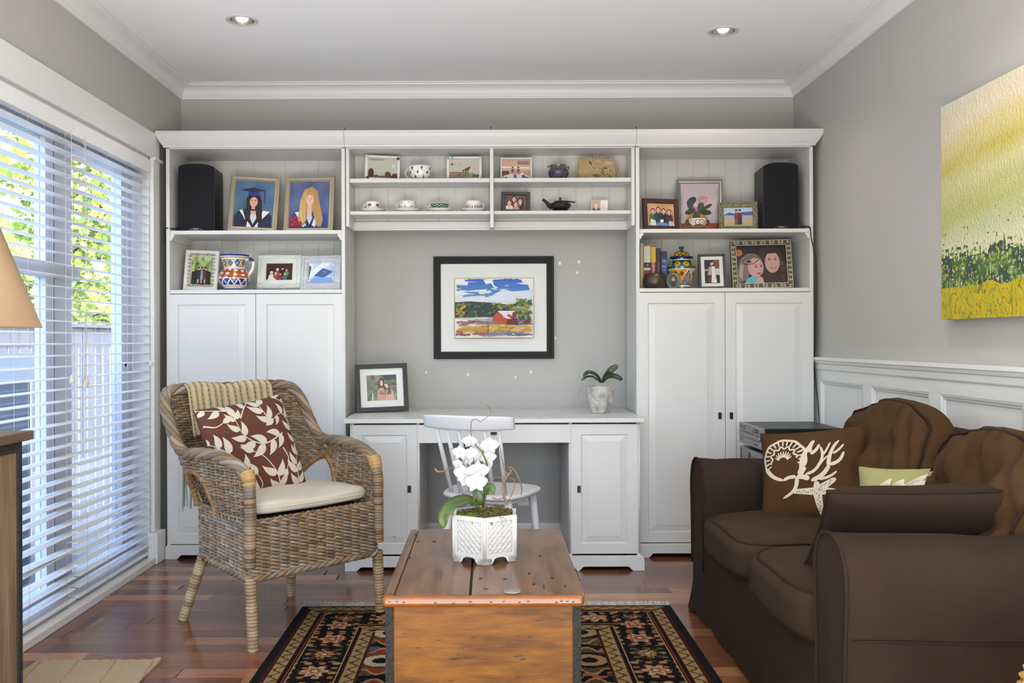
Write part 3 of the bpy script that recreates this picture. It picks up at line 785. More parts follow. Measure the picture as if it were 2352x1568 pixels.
for (a0, b0, a1, b1, z1) in ((-.284, .250, -.282, .262, 0), (.300, .250, .318, .246, rz_), (-.215, -.205, -.272, -.270, 0), (.205, -.205, .222, -.25, 0)):
    m = MB(); wrapped(m, [LP_(a0, b0, .262), LP_((a0+a1)/2, (b0+b1)/2, .13), LP_(a1, b1, z1)], lambda t: .0235-.003*t, pitch=.012, cols=LEGC, amp=.16); m.obj('leg', M_rattan, wk, recalc=False)
# ---- seat cushion
M_cream = mat('cream_cotton', '#c3b9ab', .85, bump=.12, bscale=35, sheen=.1)
cu = thing('seat_cushion', 'flat cream cushion on the wicker armchair seat', 'cushion', tuple(MTX[wk.name] @ Vector((0, 0, .468))), math.atan2(-.724, -.69))
def cfn(p, u):
    k = 1-.20*(1-(u.y+1)/2)
    return Vector((p.x*k, p.y, p.z*(1+.20*noise.noise(Vector((u.x*2, u.y*2, .3))))+.006*math.cos(u.x*5)*math.cos(u.y*4)*(1 if u.z > 0 else 0)))
MB().rbox((0, .012, .029), (.300, .235, .030), 4.5, 18, fn=cfn).obj('cover', M_cream, cu, weld=True)
pp = []
for k in range(72):
    a = 2*PI*k/72; c, s_ = math.cos(a), math.sin(a); d = (abs(c)**4.5+abs(s_)**4.5)**(1/4.5); y_ = s_/d
    pp.append((c/d*.299*(1-.20*(1-(y_+1)/2)), y_*.234+.012, .029))
MB().tube(pp, .0035, 6, closed=True).obj('piping', M_cream, cu)
# ---- pillow maker
def pillow_surf(w, h, T, side=1, pinch=.07, power=.42, wr=.0, seed=0.0):
    def S_(u, v):                      # u, v in -1..1
        x = w/2*u*(1-pinch*(1-v*v)*abs(u)); y = h/2*v*(1-pinch*(1-u*u)*abs(v))
        t = T/2*(max(0.0, (1-u**4)*(1-v**4)))**power*(1-.25*(u*u+v*v)/2)
        t *= 1+wr*noise.noise(Vector((u*2.2+seed, v*2.2, seed)))
        return Vector((x, side*-t, y))
    return S_
def pillow(parent, w, h, T, m, pipe=None, pinch=.07, wr=.15, seed=0., g=28, piper=.004):
    F_, B_ = pillow_surf(w, h, T, 1, pinch, wr=wr, seed=seed), pillow_surf(w, h, T*.9, -1, pinch, wr=wr, seed=seed+5)
    b = MB()
    for f in (F_, B_): b.grid(lambda u, v, f=f: f(math.sin((u*2-1)*PI/2), math.sin((v*2-1)*PI/2)), g, g)
    b.obj('cover', m, parent, weld=True)
    if pipe:
        e = []
        for i in range(24): e.append(F_(-1+2*i/24, -1))
        for i in range(24): e.append(F_(1, -1+2*i/24))
        for i in range(24): e.append(F_(1-2*i/24, 1))
        for i in range(24): e.append(F_(-1, 1-2*i/24))
        MB().tube(e, piper, 6, closed=True).obj('piping', pipe, parent)
    return F_
def strip(mb, surf, mid, width, off=.0012, n=10, across=2, clip=1.0, col=None):
    """flat printed shape: mid(t)->(u,v) centre line, width(t) half width, draped on surf"""
    vs = []
    for i in range(n+1):
        t = i/n; a = Vector(mid(max(0, t-.01))); b = Vector(mid(min(1, t+.01))); d = (b-a).normalized(); nn = Vector((-d.y, d.x)); c = Vector(mid(t))
        for k in range(across+1):
            q = c+nn*width(t)*(k/across*2-1); q = Vector((max(-clip, min(clip, q.x)), max(-clip, min(clip, q.y)))); p = surf(q.x, q.y); p.y -= off; vs.append(p)
    fs = [(i*(across+1)+k, (i+1)*(across+1)+k, (i+1)*(across+1)+k+1, i*(across+1)+k+1) for i in range(n) for k in range(across)]
    mb.add(vs, fs, col, True)
# ---- leaf print pillow
pc = MTX[wk.name] @ LP_(-.052, -.115, .676)
lp = thing('leaf_pillow', 'brown pillow with cream leaf vines on the wicker armchair', 'pillow', tuple(pc), rot=(math.radians(-17), math.radians(-9), math.atan2(.724, .69)-PI/2+math.radians(90)-math.radians(2)))
def orient(o, fwd, lean, roll):
    """local -y looks along fwd (plan vector), leaning back by lean, rolled about the view axis"""
    yaw = math.atan2(fwd[1], fwd[0])+PI/2
    M = Matrix.Translation(o.location) @ Matrix.Rotation(yaw, 4, 'Z') @ Matrix.Rotation(-lean, 4, 'X') @ Matrix.Rotation(roll, 4, 'Y')
    o.rotation_euler = M.to_euler(); MTX[o.name] = M
orient(lp, (.70, -.714), math.radians(19), math.radians(-7))
M_brown = mat('brown_linen', '#5d3324', .9, var=.85, scale=300, bump=.1, bscale=300); M_creamprint = mat('cream_print', '#cabfb0', .9, bump=.1, bscale=300)
Fp = pillow(lp, .40, .40, .135, M_brown, pinch=.05, wr=.1, seed=1.0)
pr = MB(); LEAVES = []
def vine(points, n, size, side0=1, taper=.6):
    P = catmull([(x, y, 0) for x, y in points], 12); N = len(P)-1
    def mid(t):
        f = t*N; i = min(N-1, int(f)); q = P[i].lerp(P[i+1], f-i); return (q.x, q.y)
    strip(pr, Fp, mid, lambda t: .016*(1-.6*t), off=.0016, n=20, across=1)
    for k in range(n*2):
        t = (k+.6)/(n*2)
        for sd in (1, -1):
            tt = min(.985, t+(0 if sd > 0 else .2/n)); b = Vector(mid(tt)); d = (Vector(mid(min(1, tt+.02)))-Vector(mid(max(0, tt-.02)))).normalized()
            L = size*(1-taper*abs(tt-.35)); base_a = math.atan2(d.y, d.x)+sd*math.radians(62)
            def lm(s, b=b, a0=base_a, L=L, sd=sd):
                a = a0-sd*math.radians(46)*s; a2 = a0-sd*math.radians(23)*s
                return (b.x+math.cos(a2)*L*s, b.y+math.sin(a2)*L*s)
            if max(abs(c) for c in lm(.5)) > 1.02: continue
            smp = [Vector(lm(q_)) for q_ in (.42, .68, .95)]
            if any((s_-o_).length < r_+.075 for s_ in smp for o_, r_ in LEAVES): continue
            LEAVES.extend((Vector(lm(q_)), .045) for q_ in (.25, .42, .55, .68, .82, .95))
            strip(pr, Fp, lm, lambda s, L=L: L*.235*(math.sin(PI*min(1, s*1.02)**.72))*(1-.25*s)+.001, off=.0014, n=8, across=2, clip=.995)
    def tip(s): 
        e = Vector(mid(.97)); d = (Vector(mid(1))-Vector(mid(.94))).normalized(); return (e.x+d.x*s*size*.8, e.y+d.y*s*size*.8)
    strip(pr, Fp, tip, lambda s: size*.2*math.sin(PI*s**.8)+.001, off=.0014, n=8, clip=.995)
for pts_, n_, sz_ in (([(.62, .14), (.10, .0), (-.28, .26), (-.36, .70)], 7, .40), ([(.28, -1.0), (.22, -.62), (.04, -.28), (-.18, -.10)], 6, .40), ([(-.42, -.50), (-.60, -.16), (-.80, .06), (-.98, .24)], 6, .40),
    ([(.40, .44), (.30, .70), (.28, .98)], 4, .38), ([(.94, -.10), (.92, .28), (.76, .56), (.48, .46)], 7, .32), ([(.74, -.98), (.76, -.60), (.88, -.30)], 5, .36), ([(-.24, .62), (-.10, .80), (.10, .98)], 4, .34),
    ([(-.42, .84), (-.70, .90), (-.98, .96)], 5, .30), ([(-.62, -1.0), (-.70, -.70), (-.92, -.34)], 5, .38), ([(-.22, -1.0), (-.14, -.80), (-.22, -.58)], 4, .36), ([(-.98, .62), (-.80, .54), (-.62, .60)], 3, .30), ([(.52, -.16), (.58, -.40), (.48, -.62)], 4, .30), ([(.70, .96), (.84, .86), (.97, .70)], 3, .28)):
    vine(pts_, n_, sz_)
pr.obj('leaf_print', M_creamprint, lp, recalc=False, label='cream leaf vines')
# ---- knitted throw over the chair back
th = thing('knitted_throw', 'beige knitted throw hanging over the wicker chair back', 'throw blanket', tuple(MTX[wk.name] @ LP_(0, -.40, .60)), math.atan2(-.724, -.69))
inv = MTX[th.name].inverted() @ MTX[wk.name]
def throw(u, v):
    a = -.212+u*.402; zt = .940+.008*math.sin(u*9)-.012*abs(u-.5)
    ybk = -.400+.055*abs(a/.3)**2.2
    if v < .34: k = v/.34; z = zt-.02-(1-k)*.19; b = ybk+.034+.050*(1-k)+.004*math.sin(u*25)
    elif v < .46: k = (v-.34)/.12; z = zt-.02+.02*math.sin(PI*k); b = ybk+.034-.068*k
    else: k = (v-.46)/.54; z = zt-.02-k*.30; b = ybk-.036-.012*math.sin(k*3)+.006*math.sin(u*14)
    q = .0022*math.cos(u*2*PI*13)
    return inv @ LP_(a, b+q, z)
TC = [C('#a8946b'), C('#b7a47c'), C('#8f7b55'), C('#c4b48f')]
def tcol(u, v):
    k = (u*13) % 1.0
    c = mixc(C('#a9956d'), C('#cbbd9b'), .5+.5*math.cos(k*2*PI))
    if .40 < k < .56 and (v*60) % 1.0 < .5: c = C('#4b3a26')
    return mixc(c, C('#8a7a58'), .25*rw.random())
M_knit = mat('knitted_wool', attr=True, rough=.95, bump=.6, bscale=220, sheen=.2)
MB().grid(throw, 104, 90, colfn=tcol).obj('knit', M_knit, th, recalc=False)
tm = MB()
for k in range(9):
    p = throw((k+.5)/9, 1.0); col = mixc(C('#8e9186'), C('#b5b2a0'), rw.random())
    for j in range(7):
        dx, dy = rw.uniform(-.012, .012), rw.uniform(-.008, .008)
        tm.tube([p, p+Vector((dx*.3, dy*.3, -.03)), p+Vector((dx*.8, dy, -.10)), p+Vector((dx*1.5, dy*1.4, -.19-rw.uniform(0, .03)))], [.004, .0032, .0035, .0022], 5, col=mixc(col, C('#6f7466'), rw.random()*.5))
tm.obj('tassels', M_knit, th, recalc=False, kind='stuff', label='grey beige tassels')
# ================================================================ sofa
M_sofa = mat('brown_slipcover', '#36291f', .95, var=.80, scale=5, bump=.10, bscale=420, spec=.15, detail=5)
M_sofapipe = mat('brown_piping', '#30251d', .95, bump=.1, bscale=300, spec=.12)
M_backc = mat('brown_back_cushion', '#4a3520', .95, var=.74, scale=4, bump=.35, bscale=16, spec=.15, detail=5, stretch=(1, 1.6, .6))  # back cushions: paler, warmer brown than the slipcover
M_seatc = mat('brown_seat_cover', '#3f2f22', .95, var=.78, scale=4, bump=.22, bscale=18, spec=.15, detail=5)
SY0, SY1, SX0, SX1, AW = 2.155, 3.805, .84, 1.655, .205
sf = thing('sofa', 'dark brown slipcovered two seat sofa along the panelled wall', 'sofa', ((SX0+SX1)/2, (SY0+SY1)/2, 0))
def so_(mb, name, m=M_sofa, **k): return mb.obj(name, m, sf, world=True, **k)
def nz(p, a, s): return noise.noise(Vector(p)*s)*a
# base with flared skirt
base_ring = [(SX0+.02, SY0+.012), (SX1, SY0+.012), (SX1, SY1-.012), (SX0+.02, SY1-.012)]
path = even([tuple(p) for p in perim(base_ring, .03)], .02, True)
def skirt(u, v):
    i = int(u*len(path)) % len(path); p = path[i]; q = path[(i+1) % len(path)]; d = (Vector(q)-Vector(p)).normalized(); nr = Vector((d.y, -d.x))
    k = (1-v)
    fl = .028*k+(.004*math.sin(i*.42)+.003*math.sin(i*.19+1))*k*k
    if min((Vector(p)-Vector(c)).length for c in base_ring) < .09: fl += .022*k*k
    z = .012+v*.30
    return (p[0]+nr.x*fl, p[1]+nr.y*fl, z+.006*math.sin(i*.23)*k)
so_(MB().grid(skirt, len(path), 10, cu=True), 'skirt')
so_(MB().box(SX0+.03, SX1-.01, SY0+.03, SY1-.03, .05, .30), 'seat_base')
# rolled arms: profile in (y, z)
def arm_profile(y0, s, top=.632):
    """outer face at y0, inner side towards +s"""
    P = [(.012, .10), (.008, .30), (.0, .43), (-.006, .50), (.0, .555), (.022, .600), (.06, .625), (.105, top), (.15, .624), (.185, .598), (.203, .555), (.205, .50), (.200, .44), (.196, .30), (.196, .10)]
    return [(y0+s*a, z) for a, z in P]
for y0, s in ((SY0, 1), (SY1, -1)):
    prof = [Vector((0, a, b)) for a, b in arm_profile(y0, s)]; sm = catmull([tuple(p) for p in prof], 4); n = len(sm)
    xs = [SX0, SX0+.006, SX0+.02]+[SX0+.02+(SX1-SX0-.02)*k/14 for k in range(1, 15)]
    def arm(u, v):
        i = min(n-1, int(u*(n-1)+.5)); x = xs[min(len(xs)-1, int(v*(len(xs)-1)+.5))]; p = sm[i]
        e = nz((x, p.y, p.z), .008, 7)*(1 if x > SX0+.03 else 0)
        return (x, p.y-s*e, p.z+e-.010*math.sin(PI*max(0, (x-SX0)/(SX1-SX0))))
    b = MB(); b.grid(arm, n-1, len(xs)-1); so_(b, 'arm')
    # front panel and piping
    f = MB(); cy = y0+s*.1; f.prism([(p.y, p.z) for p in sm], SX0, SX0+.003, 'x')
    f.grid(lambda u, v: (SX0-.004*math.sin(PI*u)**.5*(1-v)+.001, cy+(sm[min(n-1, int(u*(n-1)+.5))].y-cy)*v, .36+(sm[min(n-1, int(u*(n-1)+.5))].z-.36)*v), n-1, 6); so_(f, 'arm_front')
    so_(MB().tube([(SX0-.003, p.y, p.z) for p in sm if p.z > .14], .0048, 6), 'arm_piping', M_sofapipe)
    so_(MB().tube([(x, y0-s*.004, .395+.004*math.sin(x*9)) for x in [SX0+.01+.08*k for k in range(10)]], .002, 5), 'arm_seam', M_sofapipe)
# back frame
b = MB(); bp_ = catmull([(0, 1.40, .30), (0, 1.44, .60), (0, 1.475, .74), (0, 1.53, .80), (0, 1.60, .79), (0, 1.645, .73), (0, 1.652, .50), (0, 1.652, .10)], 4)
b.grid(lambda u, v: (bp_[min(len(bp_)-1, int(u*(len(bp_)-1)+.5))].y, SY0+.03+(SY1-SY0-.06)*v, bp_[min(len(bp_)-1, int(u*(len(bp_)-1)+.5))].z+.012*math.sin(PI*v)), len(bp_)-1, 16)
b.prism([(p.y, p.z) for p in bp_], SY0+.03, SY0+.031, 'y').prism([(p.y, p.z) for p in bp_], SY1-.031, SY1-.03, 'y'); so_(b, 'back_frame')
IY0, IY1 = SY0+AW-.004, SY1-AW+.004; IM = (IY0+IY1)/2+.01
for k, (a, c) in enumerate(((IY0, IM), (IM, IY1))):
    cy, hy = (a+c)/2, (c-a)/2+.003
    def sfn(p, u, k=k):
        top = 1 if u.z > 0 else .5
        z = p.z+top*.030*(1-u.x**2)*(1-u.y**2)*(1 if u.z > .2 else 0)+noise.noise(Vector((u.x*1.7+k*7, u.y*1.7, u.z)))*.010
        return Vector((p.x+(-.012*(1-u.y**2) if u.x < -.5 else 0), p.y, z))
    so_(MB().rbox(((SX0-.025+1.45)/2, cy, .365), ((1.45-SX0+.025)/2, hy, .078), 5.0, 20, fn=sfn), 'seat_cushion', M_seatc, weld=True)
    for zz in (.428, .302):
        pts = []
        hx = (1.45-SX0+.025)/2; cx_ = (SX0-.025+1.45)/2
        for t in [i/40.0 for i in range(41)]:
            ang = PI*.5+PI*t; cc, ss = math.cos(ang), math.sin(ang); d = (abs(cc)**5+abs(ss)**5)**.2; w_ = (zz-.365)/.078; kk_ = (1-abs(w_)**5)**.2*1.004; u_ = Vector((cc/d*kk_, ss/d*kk_, w_))
            q_ = sfn(Vector((u_.x*hx, u_.y*hy, w_*.078)), u_, k); pts.append((cx_+q_.x, cy+q_.y, .365+q_.z))
        so_(MB().tube(pts, .0048, 6), 'cushion_piping', M_sofapipe)
# plump back cushions leaning on the frame
for k, (a, c, zt) in enumerate(((IY0-.03, 2.885, -.055), (2.895, IY1+.05, -.015))):
    cy, hy = (a+c)/2, (c-a)/2
    M = Matrix.Translation((1.415, cy, .655+zt)) @ Matrix.Rotation(math.radians(17), 4, 'Y')
    def bfn(p, u, k=k):
        w = noise.noise(Vector((u.y*2.2+3*k, u.z*2.6, u.x)))*.026+.015*math.sin(u.y*11+u.z*7+k*2+2*noise.noise(Vector((u.y*2, u.z*2, k))))*max(0, 1.1-abs(u.z))+.006*math.sin(u.y*23-u.z*9)
        fat = 1+.45*(-u.z if u.z < 0 else -.35*u.z)
        sag = -.045*(u.y*(1 if k else .5)+.3)**2*(1 if u.z > .3 else 0)
        return Vector((p.x*fat-(w if u.x < 0 else 0), p.y*(1-.05*max(0, u.z)), p.z+sag+.02*(1-u.y**2)*max(0, u.z)))
    so_(MB().rbox((0, 0, 0), (.105, hy, .245), 3.6, 34, M=M, fn=bfn), 'back_cushion', M_backc, weld=True)
    pts = []
    for t in [i/48.0 for i in range(49)]:
        ang = PI*(1.12-1.24*t); cc, ss = math.cos(ang), math.sin(ang); d = (abs(cc)**5+abs(ss)**5)**(1/5.); u_ = Vector((-.62, cc/d*.97, ss/d*.93))
        q = bfn(Vector((u_.x*.105, u_.y*hy, u_.z*.245)), u_, k); pts.append(M @ q)
    so_(MB().tube(pts, .0050, 6), 'cushion_piping', M_sofapipe)
# ---------------------------------------------------------------- sofa pillows
M_pillow = mat('brown_pillow', '#4a331d', .95, var=.82, scale=6, bump=.10, bscale=350, spec=.15)
M_emb = mat('cream_embroidery', '#cdbfac', .9, bump=.5, bscale=260)
c0 = Vector((1.20, 3.385, .600))
pl = thing('coral_pillow', 'brown pillow with cream shell, coral and starfish on the far seat', 'pillow', tuple(c0))
orient(pl, (-.62, -.78), math.radians(24), math.radians(-9))
FS = pillow(pl, .405, .375, .15, M_pillow, M_sofapipe, pinch=.075, wr=.22, seed=3.0)
em = MB()
def ln(p0, p1, w0, w1=None, bend=0.0, n=8):
    p0, p1 = Vector(p0), Vector(p1); d = p1-p0; nn = Vector((-d.y, d.x)); w1 = w0 if w1 is None else w1
    strip(em, FS, lambda t: tuple(p0.lerp(p1, t)+nn*bend*math.sin(PI*t)), lambda t: (w0*(1-t)+w1*t)*min(1, 6*(t+.08), 6*(1.08-t)), off=.0020, n=n, across=2)
# scallop shell: outer scalloped rim, inner arc, ribs
sc_ = Vector((-.46, .30)); hinge = Vector((-.28, -.12))
def arcline(r0, a0, a1, w, n=26, wav=0.0, cen=sc_):
    strip(em, FS, lambda t: (cen.x+(r0+wav*math.sin(t*40))*math.cos(a0+(a1-a0)*t), cen.y+(r0+wav*math.sin(t*40))*math.sin(a0+(a1-a0)*t)), lambda t: w, off=.0020, n=n, across=1)
arcline(.43, math.radians(-25), math.radians(215), .026, 40, .008); arcline(.25, math.radians(0), math.radians(200), .018, 40, .03)
for k in range(17):
    a = math.radians(-20+k*14.2); ln((sc_.x+.42*math.cos(a), sc_.y+.42*math.sin(a)), (sc_.x+.29*math.cos(a), sc_.y+.29*math.sin(a)), .018, .014)
for k in range(9):
    a = math.radians(10+k*20); ln((sc_.x+.20*math.cos(a)*.4, sc_.y+.16*math.sin(a)*.4-.05), (sc_.x+.17*math.cos(a), sc_.y+.17*math.sin(a)), .020, .010)
ln((sc_.x-.40, sc_.y-.16), (-.46, -.16), .045, .03, -.1); ln((-.46, -.16), (-.22, -.10), .03, .04, .1); ln((sc_.x+.38, sc_.y-.20), (-.16, -.06), .07, .05, .05)
# coral branches
for (p0, p1, w0, w1, bd) in (((-.20, -.10), (-.48, -.52), .040, .024, .22), ((-.20, -.10), (.02, -.16), .05, .05, .1), ((-.10, .0), (.06, .56), .05, .035, .12), ((.02, .40), (.10, .68), .05, .03, .05), ((.05, .36), (.20, .58), .035, .022, -.1),
    ((-.04, -.06), (.24, .20), .03, .03, -.18), ((.22, .12), (.22, .52), .028, .022, -.1), ((.24, .30), (.40, .60), .026, .018, -.05), ((.22, .10), (.36, .30), .022, .016, .05),
    ((.06, -.20), (.40, .10), .045, .035, -.12), ((.38, .06), (.56, .62), .040, .030, .1), ((.46, .34), (.66, .52), .028, .018, -.08), ((.40, .10), (.66, .36), .036, .024, -.15), ((.20, -.18), (.52, -.02), .03, .018, -.1)):
    ln(p0, p1, w0, w1, bd)
# starfish
st = Vector((.16, -.42))
for a, L in ((92, .20), (38, .42), (-2, .46), (-84, .52), (178, .46)):
    a = math.radians(a); ln((st.x, st.y), (st.x+L*math.cos(a), st.y+L*math.sin(a)), .085, .040)
em.obj('embroidery', M_emb, pl, recalc=False, label='cream shell, coral and starfish motif')
dt = MB(); sr = random.Random(5)
for a, L in ((38, .40), (-2, .44), (-84, .50), (178, .44)):
    a = math.radians(a)
    for k in range(9):
        t = .1+.8*k/9; o = sr.uniform(-.025, .025); u_, v_ = st.x+L*t*math.cos(a)-o*math.sin(a), st.y+L*t*math.sin(a)+o*math.cos(a)
        strip(dt, FS, lambda q, u_=u_, v_=v_, a=a: (u_+(q-.5)*.03*math.cos(a+1.2), v_+(q-.5)*.03*math.sin(a+1.2)), lambda q: .006, off=.0028, n=2, across=1)
dt.obj('stitch_dots', M_pillow, pl, recalc=False)
# green pillow
M_green = mat('sage_cotton', '#989360', .9, bump=.1, bscale=350); M_gpipe = mat('sage_piping', '#8b9a6a', .9); M_leafp = mat('ivory_print', '#cfc5b5', .9)
gp = thing('sage_pillow', 'small sage green pillow with white leaf print between sofa pillows', 'pillow', (1.315, 2.90, .575))
orient(gp, (-.70, -.72), math.radians(30), math.radians(-6))
FG = pillow(gp, .31, .28, .13, M_green, M_gpipe, pinch=.10, wr=.15, seed=9.0)
gm = MB()
for (x0, y0, a, L) in ((-.55, -.1, 60, .75), (-.50, -.1, 38, .80), (-.2, -.1, 68, .70), (-.14, -.1, 42, .95), (-.08, -.1, 54, 1.0)):
    a = math.radians(a)
    for j in range(6):
        off_ = (j-2.5)*.045
        strip(gm, FG, lambda t, x0=x0, y0=y0, a=a, L=L, off_=off_: (x0+L*t*math.cos(a)-off_*math.sin(PI*t)*math.sin(a), y0+L*t*math.sin(a)+off_*math.sin(PI*t)*math.cos(a)), lambda t: .012, off=.0018, n=10, across=1, clip=.96)
gm.obj('leaf_print', M_leafp, gp, recalc=False, label='white leaf print')
# plain brown pillow standing against the near arm
bpw = thing('plain_pillow', 'plain brown piped pillow against the near sofa arm', 'pillow', (1.165, 2.545, .565))
orient(bpw, (.03, 1.0), math.radians(43), math.radians(1))
pillow(bpw, .53, .40, .14, M_sofa, M_sofapipe, pinch=.05, wr=.2, seed=14.0, piper=.0055)
# ---------------------------------------------------------------- canvas painting on the right wall
pa = thing('canvas_painting', 'yellow green canvas painting of a flowering meadow on the right wall', 'painting', (XR, 2.72, 1.18))
M_canvas = mat('painted_canvas', attr=True, rough=.5, bump=.5, bscale=90)
def pcol(u, v):
    """u: along the wall from the far end, v: up"""
    x, y = u*1.24, v*.775
    n1 = noise.noise(Vector((x*1.6, (y-x*.22)*7, 1))); n2 = noise.noise(Vector((x*5, (y-x*.2)*16, 4)))
    h = y-.10*x+.05*n1
    c = C('#c9c7a6')
    for lo, hi, cc in ((.24, .30, '#b9bd92'), (.30, .40, '#b4b372'), (.40, .47, '#c5c08a'), (.47, .53, '#bdb05c'), (.53, .60, '#d0c088'), (.60, .72, '#d6cab0'), (.72, 1.0, '#cfd0c6')):
        if lo <= h: c = mixc(c, C(cc), min(1, (h-lo)/.05))
    c = mixc(c, C('#e8e2d0'), .18*max(0, n2)); 
    top = .235+.03*noise.noise(Vector((x*9, 0, 2)))+.02*n2+.05*noise.noise(Vector((x*70, y*70, 5))); bot = .115+.02*noise.noise(Vector((x*11, 3, 2)))
    f = noise.noise(Vector((x*60, y*60, 7))); g_ = noise.noise(Vector((x*14, y*14, 9)))
    if y < top and y > bot:
        c = mixc(C('#4d6a2f'), C('#2f4a35'), .5+.8*g_)
        if f > .12: c = C('#33454f') if g_ > -.05 else C('#6f8f5a')
        if f < -.25: c = C('#9aa24a')
        if f > .45: c = C('#b7c3a0')
    elif y <= bot:
        c = mixc(C('#b3a614'), C('#c4a91a'), .5+g_)
        if abs(noise.noise(Vector((x*40, y*22, 3)))) < .045: c = C('#7d7d18')
        if f > .5: c = C('#8f9440')
    elif y < top+.10 and noise.noise(Vector((x*80, y*80, 1))) > .55: c = C('#5c6238')
    return c
YA, YZ = 3.34, 2.10
b = MB(); b.grid(lambda u, v: (XR-.042-(.0012*noise.noise(Vector((u*90, v*60, 0))) if v < .36 else 0), YA+(YZ-YA)*u, 1.18+.776*v), 230, 150, colfn=pcol, sm=True)
b.obj('canvas_face', M_canvas, pa, world=True, recalc=False)
b = MB(); e = C('#8e8a1e'); w_ = C('#d2d2c8')
b.add([(XR-.042, YA, 1.18), (XR-.012, YA, 1.18), (XR-.012, YA, 1.40), (XR-.042, YA, 1.40)], [(0, 1, 2, 3)], e); b.add([(XR-.042, YA, 1.40), (XR-.012, YA, 1.40), (XR-.012, YA, 1.956), (XR-.042, YA, 1.956)], [(0, 1, 2, 3)], w_)
b.add([(XR-.042, YA, 1.18), (XR-.012, YA, 1.18), (XR-.012, YZ, 1.18), (XR-.042, YZ, 1.18)], [(0, 1, 2, 3)], e); b.add([(XR-.042, YA, 1.956), (XR-.012, YA, 1.956), (XR-.012, YZ, 1.956), (XR-.042, YZ, 1.956)], [(0, 1, 2, 3)], w_)
b.obj('canvas_edge', M_canvas, pa, world=True)
MB().box(XR-.012, XR-.001, YZ+.08, YA-.08, 1.26, 1.88).obj('stretcher', mat('pine_stretcher', '#b59a6c', .8), pa, world=True)
# ================================================================ rugs, trunk, small table things
RZ = .009
M_rug = mat('woven_wool_rug', attr=True, rough=1.0, bump=.4, bscale=380, spec=.05)
rx0, rx1, ry0, ry1 = -.782, .745, 1.55, 3.80
rg = thing('oriental_rug', 'black and beige oriental rug with white fringe under the trunk', 'rug', ((rx0+rx1)/2, (ry0+ry1)/2, 0))
K = {'k': C('#151314'), 'b': C('#8f7a50'), 'd': C('#4f3d28'), 'r': C('#7a3526'), 'g': C('#4d5038'), 't': C('#927650'), 'w': C('#a99c80'), 's': C('#4a4d52'), 'm': C('#3d1a16'), 'o': C('#8d5a38')}
def motif(u, v, seed):
    """one rosette cell, u v in -1..1: ringed diamond flower with curling leaves"""
    r = abs(u)*.9+abs(v)*.8; a = math.atan2(v, u); rr = math.hypot(u, v)
    pet = .62+.16*math.cos(a*(6+2*(seed % 2)))
    if rr < .13: return K['w']
    if rr < .22: return K['r']
    if rr < pet*.62: return K['t'] if seed % 3 else K['o']
    if rr < pet*.78: return K['m'] if seed % 2 else K['w']
    if rr < pet*.95: return K['d'] if seed % 2 else K['r']
    lf = math.sin(u*5+seed)*math.cos(v*6-seed*1.3)
    if lf > .62: return K['t']
    if lf < -.70: return K['g'] if seed % 2 else K['o']
    return K['k']
def field(x, y):
    cx_, cy_ = .36, .30; i = math.floor(x/cx_+.5); yy = y+(i % 2)*cy_/2; j = math.floor(yy/cy_+.5)
    u, v = x/cx_-i, yy/cy_-j; u *= 2; v *= 2; seed = (i*3+j*5) % 7; rr = math.hypot(u, v*.9); a = math.atan2(v, u)
    st = .78+.12*math.cos(8*a)
    if rr < .16: return K['k']
    if rr < .34: return K['w'] if seed % 2 else K['t']
    if rr < .46: return K['d'] if seed % 2 else K['k']
    if rr < st*.80: return K['r'] if seed % 2 else K['d']
    if rr < st*.90: return K['t']
    n_ = math.sin(u*7+seed)*math.sin(v*6+seed*2)
    if n_ > .55: return K['d']
    if n_ < -.55: return K['s'] if seed % 2 else K['o']
    if n_ > .45: return K['t']
    return K['k']
def zig(s, w, per_):
    """beige band with a brown wavy line; s along, w across 0..1"""
    c = .5+.32*(2*abs((s/per_) % 1.0*2-1)-1)
    if w < .07 or w > .93: return K['m']
    if abs(w-c) < .12: return K['d']
    if abs(((s/per_) % 1.0)-.5) < .1 and abs(w-.30) < .09: return K['m']
    return K['b']
def rugcol(U, V):
    x = rx0+(rx1-rx0)*U; y = ry0+(ry1-ry0)*V
    dx, dy = min(x-rx0, rx1-x), min(y-ry0, ry1-y)
    fx = rg_rand.random()
    d, al, sy_ = (dx, y, 1) if dx < dy*1.0 else (dy, x, 0)
    if sy_ == 0: d += .028
    if dx < .032: return mixc(K['k'], C('#1d1f24'), .5)
    if d < .040: return K['m']
    if d < .092: c = zig(al, (d-.040)/.052, .062)
    elif d < .100: c = K['k']
    elif d < .106: c = K['r']
    elif d < .112: c = K['k']
    elif d < .117: c = K['t']
    elif d < .272: c = motif(((d-.117)/.155)*2-1, ((al/.165) % 1.0)*2-1, int(math.floor(al/.165)) % 7)
    elif d < .277: c = K['t']
    elif d < .283: c = K['k']
    elif d < .289: c = K['m']
    elif d < .341: c = zig(al, (d-.289)/.052, .062)
    elif d < .348: c = K['m']
    else: c = field(x+.02, y)
    return mixc(c, K['k'], .22*fx)
rg_rand = random.Random(4)
b = MB(); b.grid(lambda u, v: (rx0+(rx1-rx0)*u, ry0+(ry1-ry0)*v, RZ), 300, 380, colfn=rugcol, sm=False)
b.obj('pile', M_rug, rg, world=True, recalc=False)
b = MB(); kk = K['k']; b.box(rx0, rx1, ry0, ry1, .0008, RZ-.0006, col=kk); b.obj('backing', M_rug, rg, world=True)
fr = MB(); fcol = C('#dedcd8')
x = rx0+.004; q = random.Random(9)
while x < rx1:
    L = q.uniform(.045, .065); dx = q.uniform(-.010, .010)
    fr.tube([(x, ry1-.002, .006), (x+dx*.4, ry1+L*.5, .013), (x+dx, ry1+L, .003)], [.0042, .0046, .0022], 4, col=mixc(fcol, C('#b9b7b4'), q.random())); x += .0042
